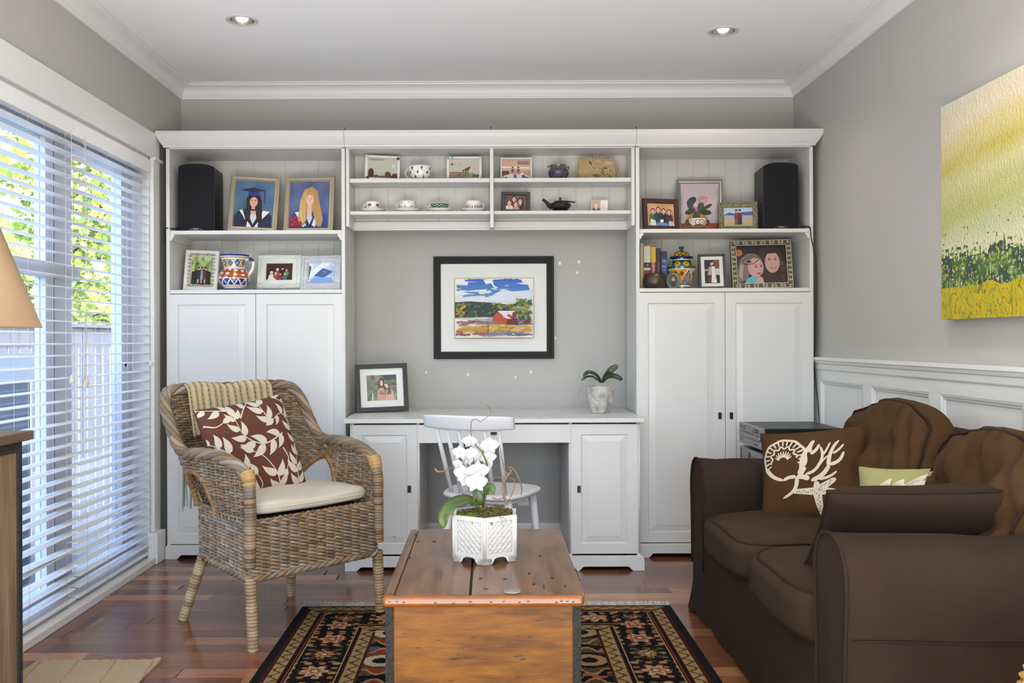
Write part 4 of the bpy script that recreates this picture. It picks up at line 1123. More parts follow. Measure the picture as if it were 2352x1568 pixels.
fr.obj('fringe', M_rug, rg, world=True, recalc=False, kind='stuff', label='white fringe')
# beige mat by the window
M_mat = mat('jute_mat', '#b9a380', .95, var='#a68f6c', scale=90, stretch=(1, 8, 1), bump=.5, bscale=240)
bm2 = thing('jute_mat', 'small beige woven mat in front of the cabinet by the window', 'mat', (-1.36, 2.82, 0))
mw = MB(); mw.grid(lambda u, v: (-.215+.43*u, -.36+.72*v, .006+.0015*math.sin(u*60)*math.sin(v*90)+(.008*max(0, v-.94)/.06*max(0, u-.9)/.1)), 40, 60); mw.obj('weave', M_mat, bm2)
mw = MB(); mw.box(-.215, .215, -.36, .36, .0005, .0045); mw.obj('backing', M_mat, bm2)
for k in range(4): MB().tube([(-.2+.13*k, .35, .0078), (-.1+.13*k, -.35, .0078)], .0014, 4).obj('weave_rib', mat('pale_jute', '#cdbb9a', .95), bm2)
# ---------------------------------------------------------------- trunk
M_top = mat('worn_trunk_top', '#7a5330', .25, var='#4a2d16', scale=7, stretch=(5.0, .8, 1), bump=.06, bscale=30, coat=.15, spec=.4, detail=9)
M_pine = mat('honey_pine', '#82500f', .55, var='#553005', scale=9, stretch=(.8, 1, 4.5), bump=.10, bscale=60, spec=.3, detail=7)
M_edge = mat('orange_pine_edge', '#8f5012', .28, var='#6e3d16', scale=16, stretch=(.6, 1, 1), coat=.25)
M_iron = mat('black_iron_strap', '#262422', .85, var='#3a3735', scale=140, spec=.15)
M_ironnail = mat('worn_nail', '#8f979c', .35, metal=.8)
TX0, TX1, TY0, TY1, TZ = -.262, .224, 2.30, 3.10, .47
tk = thing('wooden_trunk', 'old honey pine trunk with worn brown lid used as coffee table', 'trunk', ((TX0+TX1)/2, (TY0+TY1)/2, RZ))
def tp(name, m, *a, bevel=.002): return MB().box(*a).obj(name, m, tk, world=True, bevel=bevel)
tp('front_board', M_pine, TX0+.012, TX1-.012, TY0, TY0+.02, RZ, TZ-.026); tp('back_board', M_pine, TX0+.012, TX1-.012, TY1-.02, TY1, RZ, TZ-.026)
tp('side_board', M_pine, TX0+.002, TX0+.02, TY0+.004, TY1-.004, RZ, TZ-.026); tp('side_board', M_pine, TX1-.02, TX1-.002, TY0+.004, TY1-.004, RZ, TZ-.026)
tp('bottom_board', M_pine, TX0+.02, TX1-.02, TY0+.02, TY1-.02, RZ+.02, RZ+.035)
for xx, s in ((TX0-.003, 1), (TX1+.003, -1)):
    for yy, t in ((TY0-.003, 1), (TY1+.003, -1)):
        MB().prism([(xx, yy), (xx+s*.021, yy), (xx+s*.021, yy+t*.003), (xx+s*.003, yy+t*.003), (xx+s*.003, yy+t*.021), (xx, yy+t*.021)], RZ, TZ-.028, 'z').obj('corner_strap', M_iron, tk, world=True)
lx0, lx1, ly0, ly1 = TX0-.010, TX1+.010, TY0-.014, TY1+.014; xm = atZ(1085, 1300, TZ).x
lid = MB().box(lx0+.03, xm-.003, ly0+.022, ly1-.004, TZ-.022, TZ).obj('lid_board', M_top, tk, world=True, bevel=.002)
MB().box(xm+.003, lx1-.004, ly0+.022, ly1-.004, TZ-.022, TZ-.0005).obj('lid_board', M_top, tk, world=True, bevel=.002)
MB().box(xm-.003, xm+.003, ly0+.022, ly1-.01, TZ-.02, TZ-.006).obj('lid_gap', M_iron, tk, world=True)
def bull(name, x0, x1, y0, y1, m):
    """board with a rounded edge"""
    MB().box(x0, x1, y0, y1, TZ-.028, TZ+.0005).obj(name, m, tk, world=True, bevel=.011, bseg=4)
bull('lid_edge', lx0, lx1, ly0, ly0+.023, M_edge); bull('lid_edge', lx0, lx0+.029, ly0+.0235, ly1, M_top); bull('lid_edge', lx1-.006, lx1+.003, ly0+.0235, ly1, M_top)
tn = random.Random(6); nb = MB(); nb.lathe([(.0, -.002), (.0035, -.001), (.0042, .001), (.0042, .004)], 8); no_ = nb.obj('nail', M_ironnail); nme = no_.data; bpy.data.objects.remove(no_)
for px in (895, 912, 928, 1000, 1042, 1080, 1128, 1157, 1193, 1213, 1278, 1290, 1303, 1317):
    p = atY(px, 1383, ly0); mesh_part('nail', nme, tk, MTX[tk.name].inverted() @ Vector((p.x, ly0+.0005, TZ-.012+tn.uniform(-.003, .003))), (-PI/2, 0, 0))
# knots, scratches and dark dents with a shape of their own
kn = MB()
for (px, py, L, w) in ((1042, 1512, 26, 4), (1056, 1512, 40, 3), (1190, 1506, 22, 4), (1200, 1514, 16, 5), (1215, 1464, 20, 4), (1238, 1425, 22, 3), (960, 1487, 16, 2), (1008, 1470, 18, 2), (1052, 1503, 8, 4), (1090, 1463, 14, 3), (1188, 1556, 10, 4), (1035, 1564, 14, 3), (930, 1455, 10, 2)):
    p = atY(px, py, TY0-.0006); a, c = L/913/2, w/913/2
    kn.add([(p.x+a*math.cos(t)*tn.uniform(.75, 1.1), p.y, p.z+c*math.sin(t)*tn.uniform(.7, 1.2)+a*.12*math.cos(t)) for t in [k*PI/6 for k in range(12)]], [tuple(range(12))])
for (px, py, L, w) in ((998, 1243, 9, 6), (940, 1280, 9, 7), (905, 1232, 10, 4), (955, 1226, 12, 3), (1226, 1340, 8, 7), (1249, 1345, 5, 16), (1268, 1325, 8, 6), (1103, 1327, 10, 4), (1116, 1351, 14, 3), (1298, 1345, 5, 6), (1215, 1316, 7, 5), (960, 1243, 6, 4), (1240, 1275, 6, 4), (1160, 1328, 12, 3), (1012, 1325, 4, 3)):
    p = atZ(px, py, TZ+.0007); s_ = F/p.y; a, c = L/s_/2, w/s_/2*2.6
    kn.add([(p.x+a*math.cos(t)*tn.uniform(.7, 1.1), p.y+c*math.sin(t)*tn.uniform(.7, 1.1), p.z) for t in [k*PI/6 for k in range(12)]], [tuple(range(12))])
kn.obj('knot_marks', mat('dark_knot', '#38281b', .6), tk, world=True, recalc=False, label='dark knots and dents', kind='stuff')
hp = atY(1318, 1333, 2.55)
MB().tube(catmull([(lx1+.004, 2.50, TZ-.012), (lx1+.012, 2.52, TZ-.016), (lx1+.012, 2.60, TZ-.016), (lx1+.004, 2.62, TZ-.012)], 4), .003, 6).obj('hasp', M_ironnail, tk, world=True)
# glass disc on the trunk
gc = atZ(1176, 1361, TZ)
M_crystal = mat('clear_crystal', '#dcdcda', .10, trans=.92, spec=.5)
dsc = thing('glass_coaster', 'small ribbed glass disc near the front of the trunk', 'glass disc', (gc.x, gc.y, TZ+.001))
mg = MB(); prof = [(.0, .0), (.014, .0), (.0205, .002), (.0205, .006), (.015, .0085), (.010, .0065), (.0, .006)]
def dl(u, v):
    a = 2*PI*u; f = v*(len(prof)-1); i = min(len(prof)-2, int(f)); r = prof[i][0]*(1-f+i)+prof[i+1][0]*(f-i); z = prof[i][1]*(1-f+i)+prof[i+1][1]*(f-i)
    r *= 1+.055*math.cos(a*24)*(1 if r > .008 else 0); return (r*math.cos(a), r*math.sin(a), z)
mg.grid(dl, 96, 12, cu=True); mg.obj('disc', M_crystal, dsc)
# ---------------------------------------------------------------- planter with orchid
M_ceram = mat('white_glazed_ceramic', '#cfcdca', .16, spec=.6, coat=.3)
M_moss = mat('moss', attr=True, rough=.95)
pc = atZ(1113, 1299, TZ); R_ = .1035
pt = thing('hexagonal_planter', 'white hexagonal lattice planter on the trunk', 'planter', (pc.x, pc.y+R_, TZ+.0006))
H_ = .134
hexv = [Vector((R_*math.sin(k*PI/3), -R_*math.cos(k*PI/3))) for k in range(6)]
for k in range(6):
    a, c = hexv[k], hexv[(k+1) % 6]; d = (c-a).normalized(); n_ = Vector((d.y, -d.x)); L = (c-a).length
    def P3(s, z, o=0.0): q = a+d*s+n_*o; return (q.x, q.y, z)
    m = MB(); th_ = .007
    out = [(0, 0), (.024, 0), (.029, .006), (.033, .014), (.042, .018), (L-.042, .018), (L-.033, .014), (L-.029, .006), (L-.024, 0), (L, 0), (L, H_), (0, H_)]
    # recessed wall + raised border
    vs = [P3(s, z) for s, z in [(0, .018), (L, .018), (L, H_), (0, H_)]]
    i0, i1, z0, z1 = .012, L-.012, .030, H_-.013
    ins = [P3(s, z) for s, z in [(i0, z0), (i1, z0), (i1, z1), (i0, z1)]]; inr = [P3(s, z, -.004) for s, z in [(i0, z0), (i1, z0), (i1, z1), (i0, z1)]]
    m.add(vs+ins+inr, [(i, (i+1) % 4, 4+(i+1) % 4, 4+i) for i in range(4)]+[(4+i, 4+(i+1) % 4, 8+(i+1) % 4, 8+i) for i in range(4)]+[(8, 9, 10, 11)])
    m.add([P3(s, z) for s, z in out[:10]]+[P3(s, z) for s, z in [(L, .018), (0, .018)]], [tuple(range(12))])
    m.add([P3(s, z, -th_) for s, z in [(th_*.577, .018), (L-th_*.577, .018), (L-th_*.577, H_), (th_*.577, H_)]], [(0, 1, 2, 3)])
    m.add([P3(0, H_), P3(L, H_), P3(L-th_*.577, H_, -th_), P3(th_*.577, H_, -th_)], [(0, 1, 2, 3)])
    m.add([P3(0, .0), P3(L, .0), P3(L-.004, .0, -th_), P3(.004, .0, -th_)], [(0, 1, 2, 3)]) if False else None
    side = m.obj('side_panel', M_ceram, pt, recalc=True)
    lt = MB(); st_ = .0172
    for sg in (1, -1):
        c0 = -8*st_
        while c0 < .25:
            p0 = None; seg_ = []
            for t in [i*.002 for i in range(0, 90)]:
                s_ = c0+t if sg > 0 else L-(c0+t); z_ = z0+t
                if i0 <= s_ <= i1 and z_ <= z1: seg_.append((s_, z_))
            if len(seg_) > 1:
                ph = 0
                lt.tube([P3(s_, z_, -.0032+.0012*math.cos(s_*PI/st_*2+(0 if sg > 0 else PI))) for s_, z_ in seg_[::2]+[seg_[-1]]], .0030, 5)
            c0 += st_
    lt.obj('lattice', M_ceram, side, recalc=False)
    MB().tube([P3(0, .012), P3(0, H_)], .0045, 8).obj('corner_post', M_ceram, pt)
    MB().prism([(a.x+d.x*.024, a.y+d.y*.024), (a.x, a.y), (a.x-(hexv[k-1]-a).normalized().x*-.024, a.y-(hexv[k-1]-a).normalized().y*-.024), (a.x*.88, a.y*.88)], 0, .018, 'z').obj('foot', M_ceram, pt)
MB().prism([(v.x*.93, v.y*.93) for v in hexv], .018, .026, 'z').obj('base', M_ceram, pt)
# orchid (stands in the planter)
oc = thing('white_orchid', 'white orchid with moss and twigs in the hexagonal planter', 'plant', (pc.x, pc.y+R_, TZ+.028))
orr = random.Random(21)
mm = MB(); MB().prism([(v.x*.90, v.y*.90) for v in hexv], .0, .088, 'z').obj('soil', mat('potting_soil', '#3a2c1e', .95), oc)
for i in range(2600):
    a, r = orr.uniform(0, 6.283), math.sqrt(orr.random())*.083; x, y = r*math.cos(a), r*math.sin(a); hgt = .012+.020*math.exp(-((x-.03)**2+y*y)/.0016)
    bright = x < -.02 and y < 0
    c = mixc(C('#7f9a22'), C('#a3b52e'), orr.random()) if bright else mixc(C('#4f4a24'), C('#7b7440'), orr.random())
    L = orr.uniform(.006, .016) if bright else orr.uniform(.010, .024); dx, dy = orr.uniform(-1, 1)*L, orr.uniform(-1, 1)*L; z0 = .085+orr.random()*hgt
    mm.tube([(x, y, z0), (x+dx*.5, y+dy*.5, z0+L*.5), (x+dx, y+dy, z0+orr.uniform(-.2, .5)*L)], [.0012, .0012, .0006], 3, col=c, caps=False)
mm.obj('moss', M_moss, oc, recalc=False, kind='stuff', label='green and brown moss')
BO = MTX[oc.name].translation
def OP(px, py, dy=0.0): return atY(px, py, BO.y+dy)-BO
M_twig = mat('dry_twig', '#6b4e36', .85, var='#8d6f50', scale=40); M_stem = mat('green_stem', '#4d5a2c', .6); M_leafg = mat('orchid_leaf', '#33491f', .38, var='#4a6128', scale=14)
def twig(name, pts, r0, r1, m=M_twig):
    P = catmull([OP(*p) for p in pts], 6); n = len(P); MB().tube(P, [r0+(r1-r0)*i/(n-1) for i in range(n)], 6).obj(name, m, oc)
twig('flower_stem', [(1112, 1165, 0), (1117, 1120, 0), (1120, 1075, -.01), (1108, 1040, -.02), (1090, 1020, -.01)], .0030, .0018, M_stem)
twig('flower_stem', [(1108, 1165, .01), (1113, 1125, .01), (1118, 1060, .02), (1122, 1020, .02)], .0028, .0016, M_stem)
twig('twig', [(1166, 1158, 0), (1158, 1140, 0), (1155, 1120, 0), (1164, 1095, 0), (1174, 1082, 0), (1168, 1074, 0), (1176, 1074, -.01), (1188, 1090, -.01), (1198, 1118, -.01), (1197, 1136, -.01)], .0038, .0017)
twig('twig', [(1172, 1090, 0), (1160, 1082, 0), (1153, 1055, .01), (1148, 1025, .01), (1140, 1016, .01)], .0018, .0009)
twig('twig', [(1170, 1098, 0), (1182, 1104, 0), (1178, 1130, 0), (1168, 1148, 0)], .0016, .0009)
twig('twig', [(1050, 1072, 0), (1036, 1074, 0), (1018, 1082, -.01), (1004, 1082, -.02), (999, 1075, -.02)], .0012, .0030)
twig('twig', [(1086, 1122, -.02), (1066, 1132, -.03), (1050, 1155, -.05), (1040, 1180, -.07), (1036, 1196, -.08)], .0012, .0016)
twig('twig', [(1094, 1136, -.03), (1088, 1146, -.03), (1090, 1158, -.03), (1088, 1166, -.03), (1100, 1162, -.03), (1112, 1168, -.03), (1118, 1150, -.03)], .0022, .0014)
twig('twig', [(1130, 1142, 0), (1144, 1146, 0), (1158, 1142, 0)], .0018, .0018)
twig('twig', [(1086, 1020, .05), (1082, 990, .06), (1083, 967, .06), (1094, 963, .06), (1104, 968, .06), (1116, 960, .06), (1127, 950, .06), (1124, 936, .06), (1117, 930, .06)], .0013, .0009)
twig('twig', [(1122, 1098, 0), (1140, 1096, 0), (1160, 1096, 0)], .0009, .0009)
twig('root_tip', [(1148, 1185, -.10), (1152, 1196, -.105), (1156, 1210, -.11)], .0012, .0005)
twig('twig', [(1032, 1032, .0), (1042, 1030, .0), (1052, 1034, 0)], .0008, .0008)
def leaf(name, pts, width, fold=.25, m=M_leafg, nrm=None, parent=oc):
    P = catmull(pts, 6); n = len(P)-1; b = MB(); vs = []
    for i in range(n+1):
        t = (P[min(n, i+1)]-P[max(0, i-1)]).normalized(); ref = Vector(nrm or (0, -.6, .8)); s = t.cross(ref).normalized(); up = s.cross(t)
        w = width*(math.sin(PI*min(1, (i/n)*.92+.06))**.65)
        for k, o in ((-1, fold), (-.5, fold*.35), (0, 0), (.5, fold*.35), (1, fold)): vs.append(P[i]+s*k*w+up*abs(o)*w)
    b.add(vs, [(i*5+k, (i+1)*5+k, (i+1)*5+k+1, i*5+k+1) for i in range(n) for k in range(4)], None, True)
    o = b.obj(name, m, parent, recalc=False); sd = o.modifiers.new('thick', 'SOLIDIFY'); sd.thickness = .0016
    return o
leaf('leaf', [OP(1100, 1166, -.02), OP(1075, 1148, -.05), OP(1042, 1158, -.09), OP(1020, 1185, -.11), OP(1018, 1212, -.11)], .021)
leaf('leaf', [OP(1102, 1160, .0), OP(1098, 1140, -.005), OP(1092, 1120, .0)], .016, nrm=(.2, -1, .1)); leaf('leaf', [OP(1112, 1130, .0), OP(1124, 1122, -.01), OP(1136, 1130, -.015)], .017, nrm=(.1, -1, .35))
leaf('leaf', [OP(1098, 1160, .02), OP(1070, 1146, .04), OP(1048, 1150, .05)], .016)
M_petal = mat('white_petal', '#c6c4c4', .6, spec=.2); M_lip = mat('petal_throat', '#d8b9b6', .5)
def petal(mb, c, ax, up, nrm, L, w, cup=.15, n=6):
    vs = []
    for i in range(n+1):
        t = i/n; ww = w*math.sin(PI*(t**.75*.93+.05))**.7
        for k in (-1, -.5, 0, .5, 1): vs.append(c+ax*L*t+up*ww*k+nrm*(cup*L*(t*t)-.18*ww*abs(k)))
    mb.add(vs, [(i*5+k, (i+1)*5+k, (i+1)*5+k+1, i*5+k+1) for i in range(n) for k in range(4)], None, True)
def flower(px, py, dy, size, yaw, pitch, roll=0.0):
    c = OP(px, py, dy); M = Matrix.Rotation(yaw, 3, 'Z') @ Matrix.Rotation(pitch, 3, 'X') @ Matrix.Rotation(roll, 3, 'Y')
    X, Y, Z = M @ Vector((1, 0, 0)), M @ Vector((0, -1, 0)), M @ Vector((0, 0, 1)); b = MB(); r = size
    for a, L, w in ((12, 1.0, .52), (168, 1.0, .52), (90, .88, .34), (232, .85, .30), (308, .85, .30)):
        a = math.radians(a); ax = X*math.cos(a)+Z*math.sin(a); up = -X*math.sin(a)+Z*math.cos(a); petal(b, c, ax, up, Y, L*r, w*r, .10)
    o = b.obj('flower', M_petal, oc, recalc=False)
    l = MB(); petal(l, c+Y*.002, (Y*.8-Z*.6).normalized(), X, Z, r*.55, r*.20, -.2); petal(l, c+Y*.001, (Y*.5+X*.7-Z*.2).normalized(), Z, X, r*.32, r*.16); petal(l, c+Y*.001, (Y*.5-X*.7-Z*.2).normalized(), Z, X, r*.32, r*.16); l.obj('lip', M_petal, o, recalc=False)
    MB().rbox(tuple(c+Y*.004), (r*.09, r*.09, r*.09), 2.2, 4).obj('throat', M_lip, o)
for f_ in ((1056, 1040, -.01, .026, -.5, .1), (1079, 1014, .01, .024, -.2, .2), (1124, 1024, 0, .030, .3, .0), (1074, 1056, .0, .022, -.6, .0), (1098, 1030, .015, .022, .1, -.3), (1122, 1052, -.005, .026, .5, .1),
           (1064, 1088, -.02, .030, -.3, .1), (1098, 1082, -.03, .034, .1, .0), (1052, 1066, -.01, .020, -.7, 0), (1094, 1108, -.045, .034, .1, -.05), (1118, 1070, .0, .020, .6, .0), (1082, 1040, -.015, .022, 0, .2), (1104, 1050, 0.005, .022, .2, 0), (1070, 1104, -.02, .022, -.4, -.2)):
    flower(*f_)
# ---------------------------------------------------------------- white spindle-back chair
M_chair = mat('white_chair_paint', '#d4d5d8', .4, bump=.04, bscale=60)
ch = thing('spindle_chair', 'white painted spindle back chair pulled up to the desk', 'chair', (.0, 4.13, 0), math.atan2(-.35, .937))
def seat_fn(p, u):
    k = 1+.10*u.y; dip = -.010*(1-u.x**2)*(1-u.y**2) if u.z > 0 else 0
    return Vector((p.x*k, p.y, p.z+dip))
MB().rbox((0, 0, .432), (.200, .205, .018), 3.4, 14, fn=seat_fn).obj('seat', M_chair, ch, weld=True)
MB().rbox((0, 0, .408), (.165, .165, .014), 4, 8).obj('seat_rim', M_chair, ch, weld=True)
for sx in (-1, 1):
    MB().tube([(sx*.15, .14, .42), (sx*.185, .185, .0)], [.019, .014], 12).obj('leg', M_chair, ch); MB().tube([(sx*.13, -.13, .42), (sx*.18, -.20, .0)], [.019, .014], 12).obj('leg', M_chair, ch)
    MB().tube([(sx*.166, .155, .19), (sx*.155, -.165, .21)], .009, 8).obj('stretcher', M_chair, ch)
MB().tube([(-.16, .0, .20), (.16, .0, .20)], .009, 8).obj('stretcher', M_chair, ch)
def railp(t): a = (t-.5)*1.0; return Vector((.195*math.sin(a)*2.05/1.0*.5/.24*.5, -.335+.055*(2*(t-.5))**2, 0))
for k in range(6):
    t = (k+.5)/6; bx = (t-.5)*.30; top = Vector(((t-.5)*.345, -.312+.05*(2*(t-.5))**2, .745)); bot = Vector((bx, -.168-.0+.03*(2*(t-.5))**2, .435))
    m = MB(); m.tube([bot, bot.lerp(top, .5), top], [.0085, .0105, .0085], 8); m.obj('spindle', M_chair, ch)
m = MB()
def rail(u, v):
    t = u; x = (t-.5)*.41; y = -.325+.062*(2*(t-.5))**2; ang = 2*PI*v; hz = .032*(1-.18*abs(2*t-1)**3); c, s_ = math.cos(ang), math.sin(ang); d = (abs(c)**5+abs(s_)**5)**.2
    return (x, y+c/d*.0095-s_/d*hz*.25, .765+s_/d*hz)
m.grid(rail, 24, 20, cv=True); m.add([rail(0, k/20) for k in range(20)], [tuple(range(20))]); m.add([rail(1, k/20) for k in range(20)], [tuple(range(20))]); m.obj('top_rail', M_chair, ch, weld=True)
# ---------------------------------------------------------------- hi-fi stack behind the sofa
M_silver = mat('silver_faceplate', '#8d8d8a', .38, metal=.35); M_amp = mat('black_steel_case', '#14161a', .42, metal=.2); M_dark = mat('dark_slot', '#101010', .5)
def hifi(name, z, h, label, loc, dx=0.0, rows=1):
    x0, x1, y0, y1 = 1.231+dx, 1.60, 4.15, 4.52
    t = thing(name, label, 'hi-fi unit', ((x0+x1)/2, (y0+y1)/2, z), 0, 'stacked hi-fi units')
    MB().box(x0+.016, x1, y0+.004, y1-.004, z+.012, z+h).obj('case', M_amp, t, world=True, bevel=.002)
    MB().box(x0, x0+.018, y0, y1, z+.010, z+h+.001).obj('faceplate', M_silver, t, world=True, bevel=.003)
    for yy in (y0+.04, y1-.06):
        for xx in (x0+.05, x1-.05): MB().lathe([(.018, 0), (.018, .012)], 14, cen=(xx, yy, z)).obj('foot', M_amp, t, world=True)
    f = x0-.0006
    def slot(name, a, b, c, d, m=M_dark, pr=.0006): return MB().box(f-pr, f+.002, y0+a*(y1-y0), y0+b*(y1-y0), z+.01+c*h, z+.01+d*h).obj(name, m, t, world=True)
    if rows:
        slot('tray_groove', .10, .93, .54, .56); slot('tray_groove', .10, .93, .30, .32); MB().box(f-.003, f+.001, y0+.14*.37, y0+.93*.37, z+.01+.33*h, z+.01+.53*h).obj('disc_tray', M_silver, t, world=True, bevel=.001)
        MB().box(f-.0015, f+.001, y0+.34*.37, y0+.66*.37, z+.01+.60*h, z+.01+.82*h).obj('display', mat('grey_display', '#6d6e6c', .2), t, world=True); slot('display_edge', .335, .345, .58, .84)
        for k in range(4): slot('button', .10+.05*k, .135+.05*k, .64, .70); slot('button', .10+.05*k, .135+.05*k, .74, .80)
        slot('button', .70, .86, .76, .80); slot('button', .70, .86, .66, .69); slot('power_button', .90, .935, .70, .80); slot('maker_mark', .84, .93, .14, .18); slot('maker_mark', .16, .32, .12, .16)
        MB().lathe([(.0, -.008), (.008, -.008), (.010, 0)], 14, M=Matrix.Translation((f, y0+.06*.37, z+.01+.42*h)) @ Matrix.Rotation(PI/2, 4, 'Y')).obj('knob', M_silver, t, world=True)
    else:
        slot('button', .92, .955, .62, .84); slot('button', .92, .955, .36, .58); slot('window', .52, .60, .50, .75); slot('groove', .10, .50, .60, .62)
hz_ = .716
ms = thing('media_stand', 'low black stand under the hi-fi units behind the sofa', 'stand', (1.42, 4.33, 0))
MB().box(1.235, 1.62, 4.13, 4.54, .46, .485).obj('top', M_amp, ms, world=True, bevel=.002)
for xx in (1.25, 1.58):
    for yy in (4.145, 4.50): MB().box(xx, xx+.025, yy, yy+.025, 0, .46).obj('leg', M_amp, ms, world=True)
hifi('disc_player', hz_-.118, .107, 'silver fronted black disc player on top of the hi-fi stack', None)
hifi('amplifier', .4855, .102, 'silver fronted amplifier under the disc player', None, .004, 0)
# ---------------------------------------------------------------- seagrass stool at the right edge
M_sea = mat('seagrass', attr=True, rough=.7, bump=.3, bscale=200)
sgc = (1.165, 1.42); sst = thing('seagrass_stool', 'golden woven seagrass stool at the right edge', 'stool', (sgc[0], sgc[1], 0))
sg_ = MB(); srr = random.Random(2)
for k in range(74):
    z = .008+k*.0078; e = max(0, (z-.50)/.078); sh = (1-math.sqrt(max(0, 1-e*e)))*.06
    pts = []
    for i in range(150):
        a = 2*PI*i/150; c, s_ = math.cos(a), math.sin(a); d = (abs(c)**5+abs(s_)**5)**.2; w = .003*math.cos(a*34+k*PI)
        pts.append((c/d*(.26-sh+w), s_/d*(.22-sh+w), z+0.002*math.sin(a*34+k*PI)))
    sg_.tube(pts, .0049, 5, closed=True, up=(0, 0, 1), col=mixc(C('#a07a35'), C('#c49a4e'), srr.random()))
sg_.obj('weave', M_sea, sst, recalc=False, kind='stuff'); MB().rbox((0, 0, .28), (.245, .205, .275), 6, 8, col=C('#8d6a2c')).obj('core', M_sea, sst)
# ---------------------------------------------------------------- cabinet with lamp at the left edge
M_oldw = mat('weathered_wood', '#8b7259', .7, var='#6b543f', scale=5, stretch=(6, 6, .6), bump=.1, bscale=40); M_cabtop = mat('dark_wood_top', '#6b5443', .5, var='#4f3c2e', scale=5, stretch=(4, .6, 1))
lc = thing('side_cabinet', 'weathered wood side cabinet with black metal edges under the lamp', 'cabinet', (-1.47, 1.95, 0))
cx0, cx1, cy0, cy1, cz = -1.655, -1.285, 1.30, 2.50, .842
for k in range(8):
    a = cy0+.02+k*(cy1-cy0-.04)/8; MB().box(cx1-.02, cx1, a+.001, a+(cy1-cy0-.04)/8-.001, .03, cz-.02).obj('side_plank', M_oldw, lc, world=True)
MB().box(cx0, cx1-.021, cy0, cy1-.004, .03, cz-.02).obj('carcass', M_oldw, lc, world=True)
MB().box(cx1-.02, cx1+.006, cy1-.022, cy1, 0, cz).obj('corner_post', M_iron, lc, world=True, bevel=.002); MB().box(cx1-.02, cx1+.006, cy0, cy0+.022, 0, cz).obj('corner_post', M_iron, lc, world=True, bevel=.002)
MB().box(cx1-.02, cx1+.005, cy0+.022, cy1-.022, cz-.030, cz).obj('top_band', M_iron, lc, world=True); MB().box(cx1-.02, cx1+.005, cy0+.022, cy1-.022, .0, .03).obj('bottom_band', M_iron, lc, world=True)
MB().box(cx0-.0, cx1+.028, cy0-.03, cy1+.02, cz+.001, cz+.026).obj('top', M_cabtop, lc, world=True, bevel=.003)
M_shade = mat('linen_shade', '#a88c6c', .9, emit='#f6cfa0', estr=.02)
tl_ = thing('table_lamp', 'table lamp with glowing cream cone shade on the side cabinet', 'lamp', (-1.42, 2.40, cz+.0265))
m = MB(); m.lathe([(.2235, 1.150-cz-.0265), (.2215, 1.150-cz-.0265), (.118, 1.425-cz-.0265), (.120, 1.425-cz-.0265)], 64, caps=False); m.obj('shade', M_shade, tl_)
MB().lathe([(.0, 0), (.075, .0), (.075, .012), (.03, .022), (.022, .05), (.05, .12), (.055, .17), (.03, .24), (.012, .27), (.010, .36), (.0, .36)], 28, caps=False).obj('base', M_oldw, tl_)
MB().tube([(-.0, 0, .36), (0, 0, .50)], .006, 8).tube([(-.118, 0, .545), (.118, 0, .545)], .002, 6).tube([(0, 0, .50), (0, 0, .545)], .003, 6).obj('harp', M_iron, tl_)
MB().rbox((0, 0, .44), (.03, .03, .04), 2, 8).obj('bulb', mat('lamp_bulb', '#ffffff', .4, emit='#ffd9a0', estr=6.0), tl_)
l_ = lamp('lamp_light', 'POINT', (0, 0, .40), (0, 0, 0), 2.4, (1.0, .80, .55), shadow_soft_size=.04); l_.parent = tl_
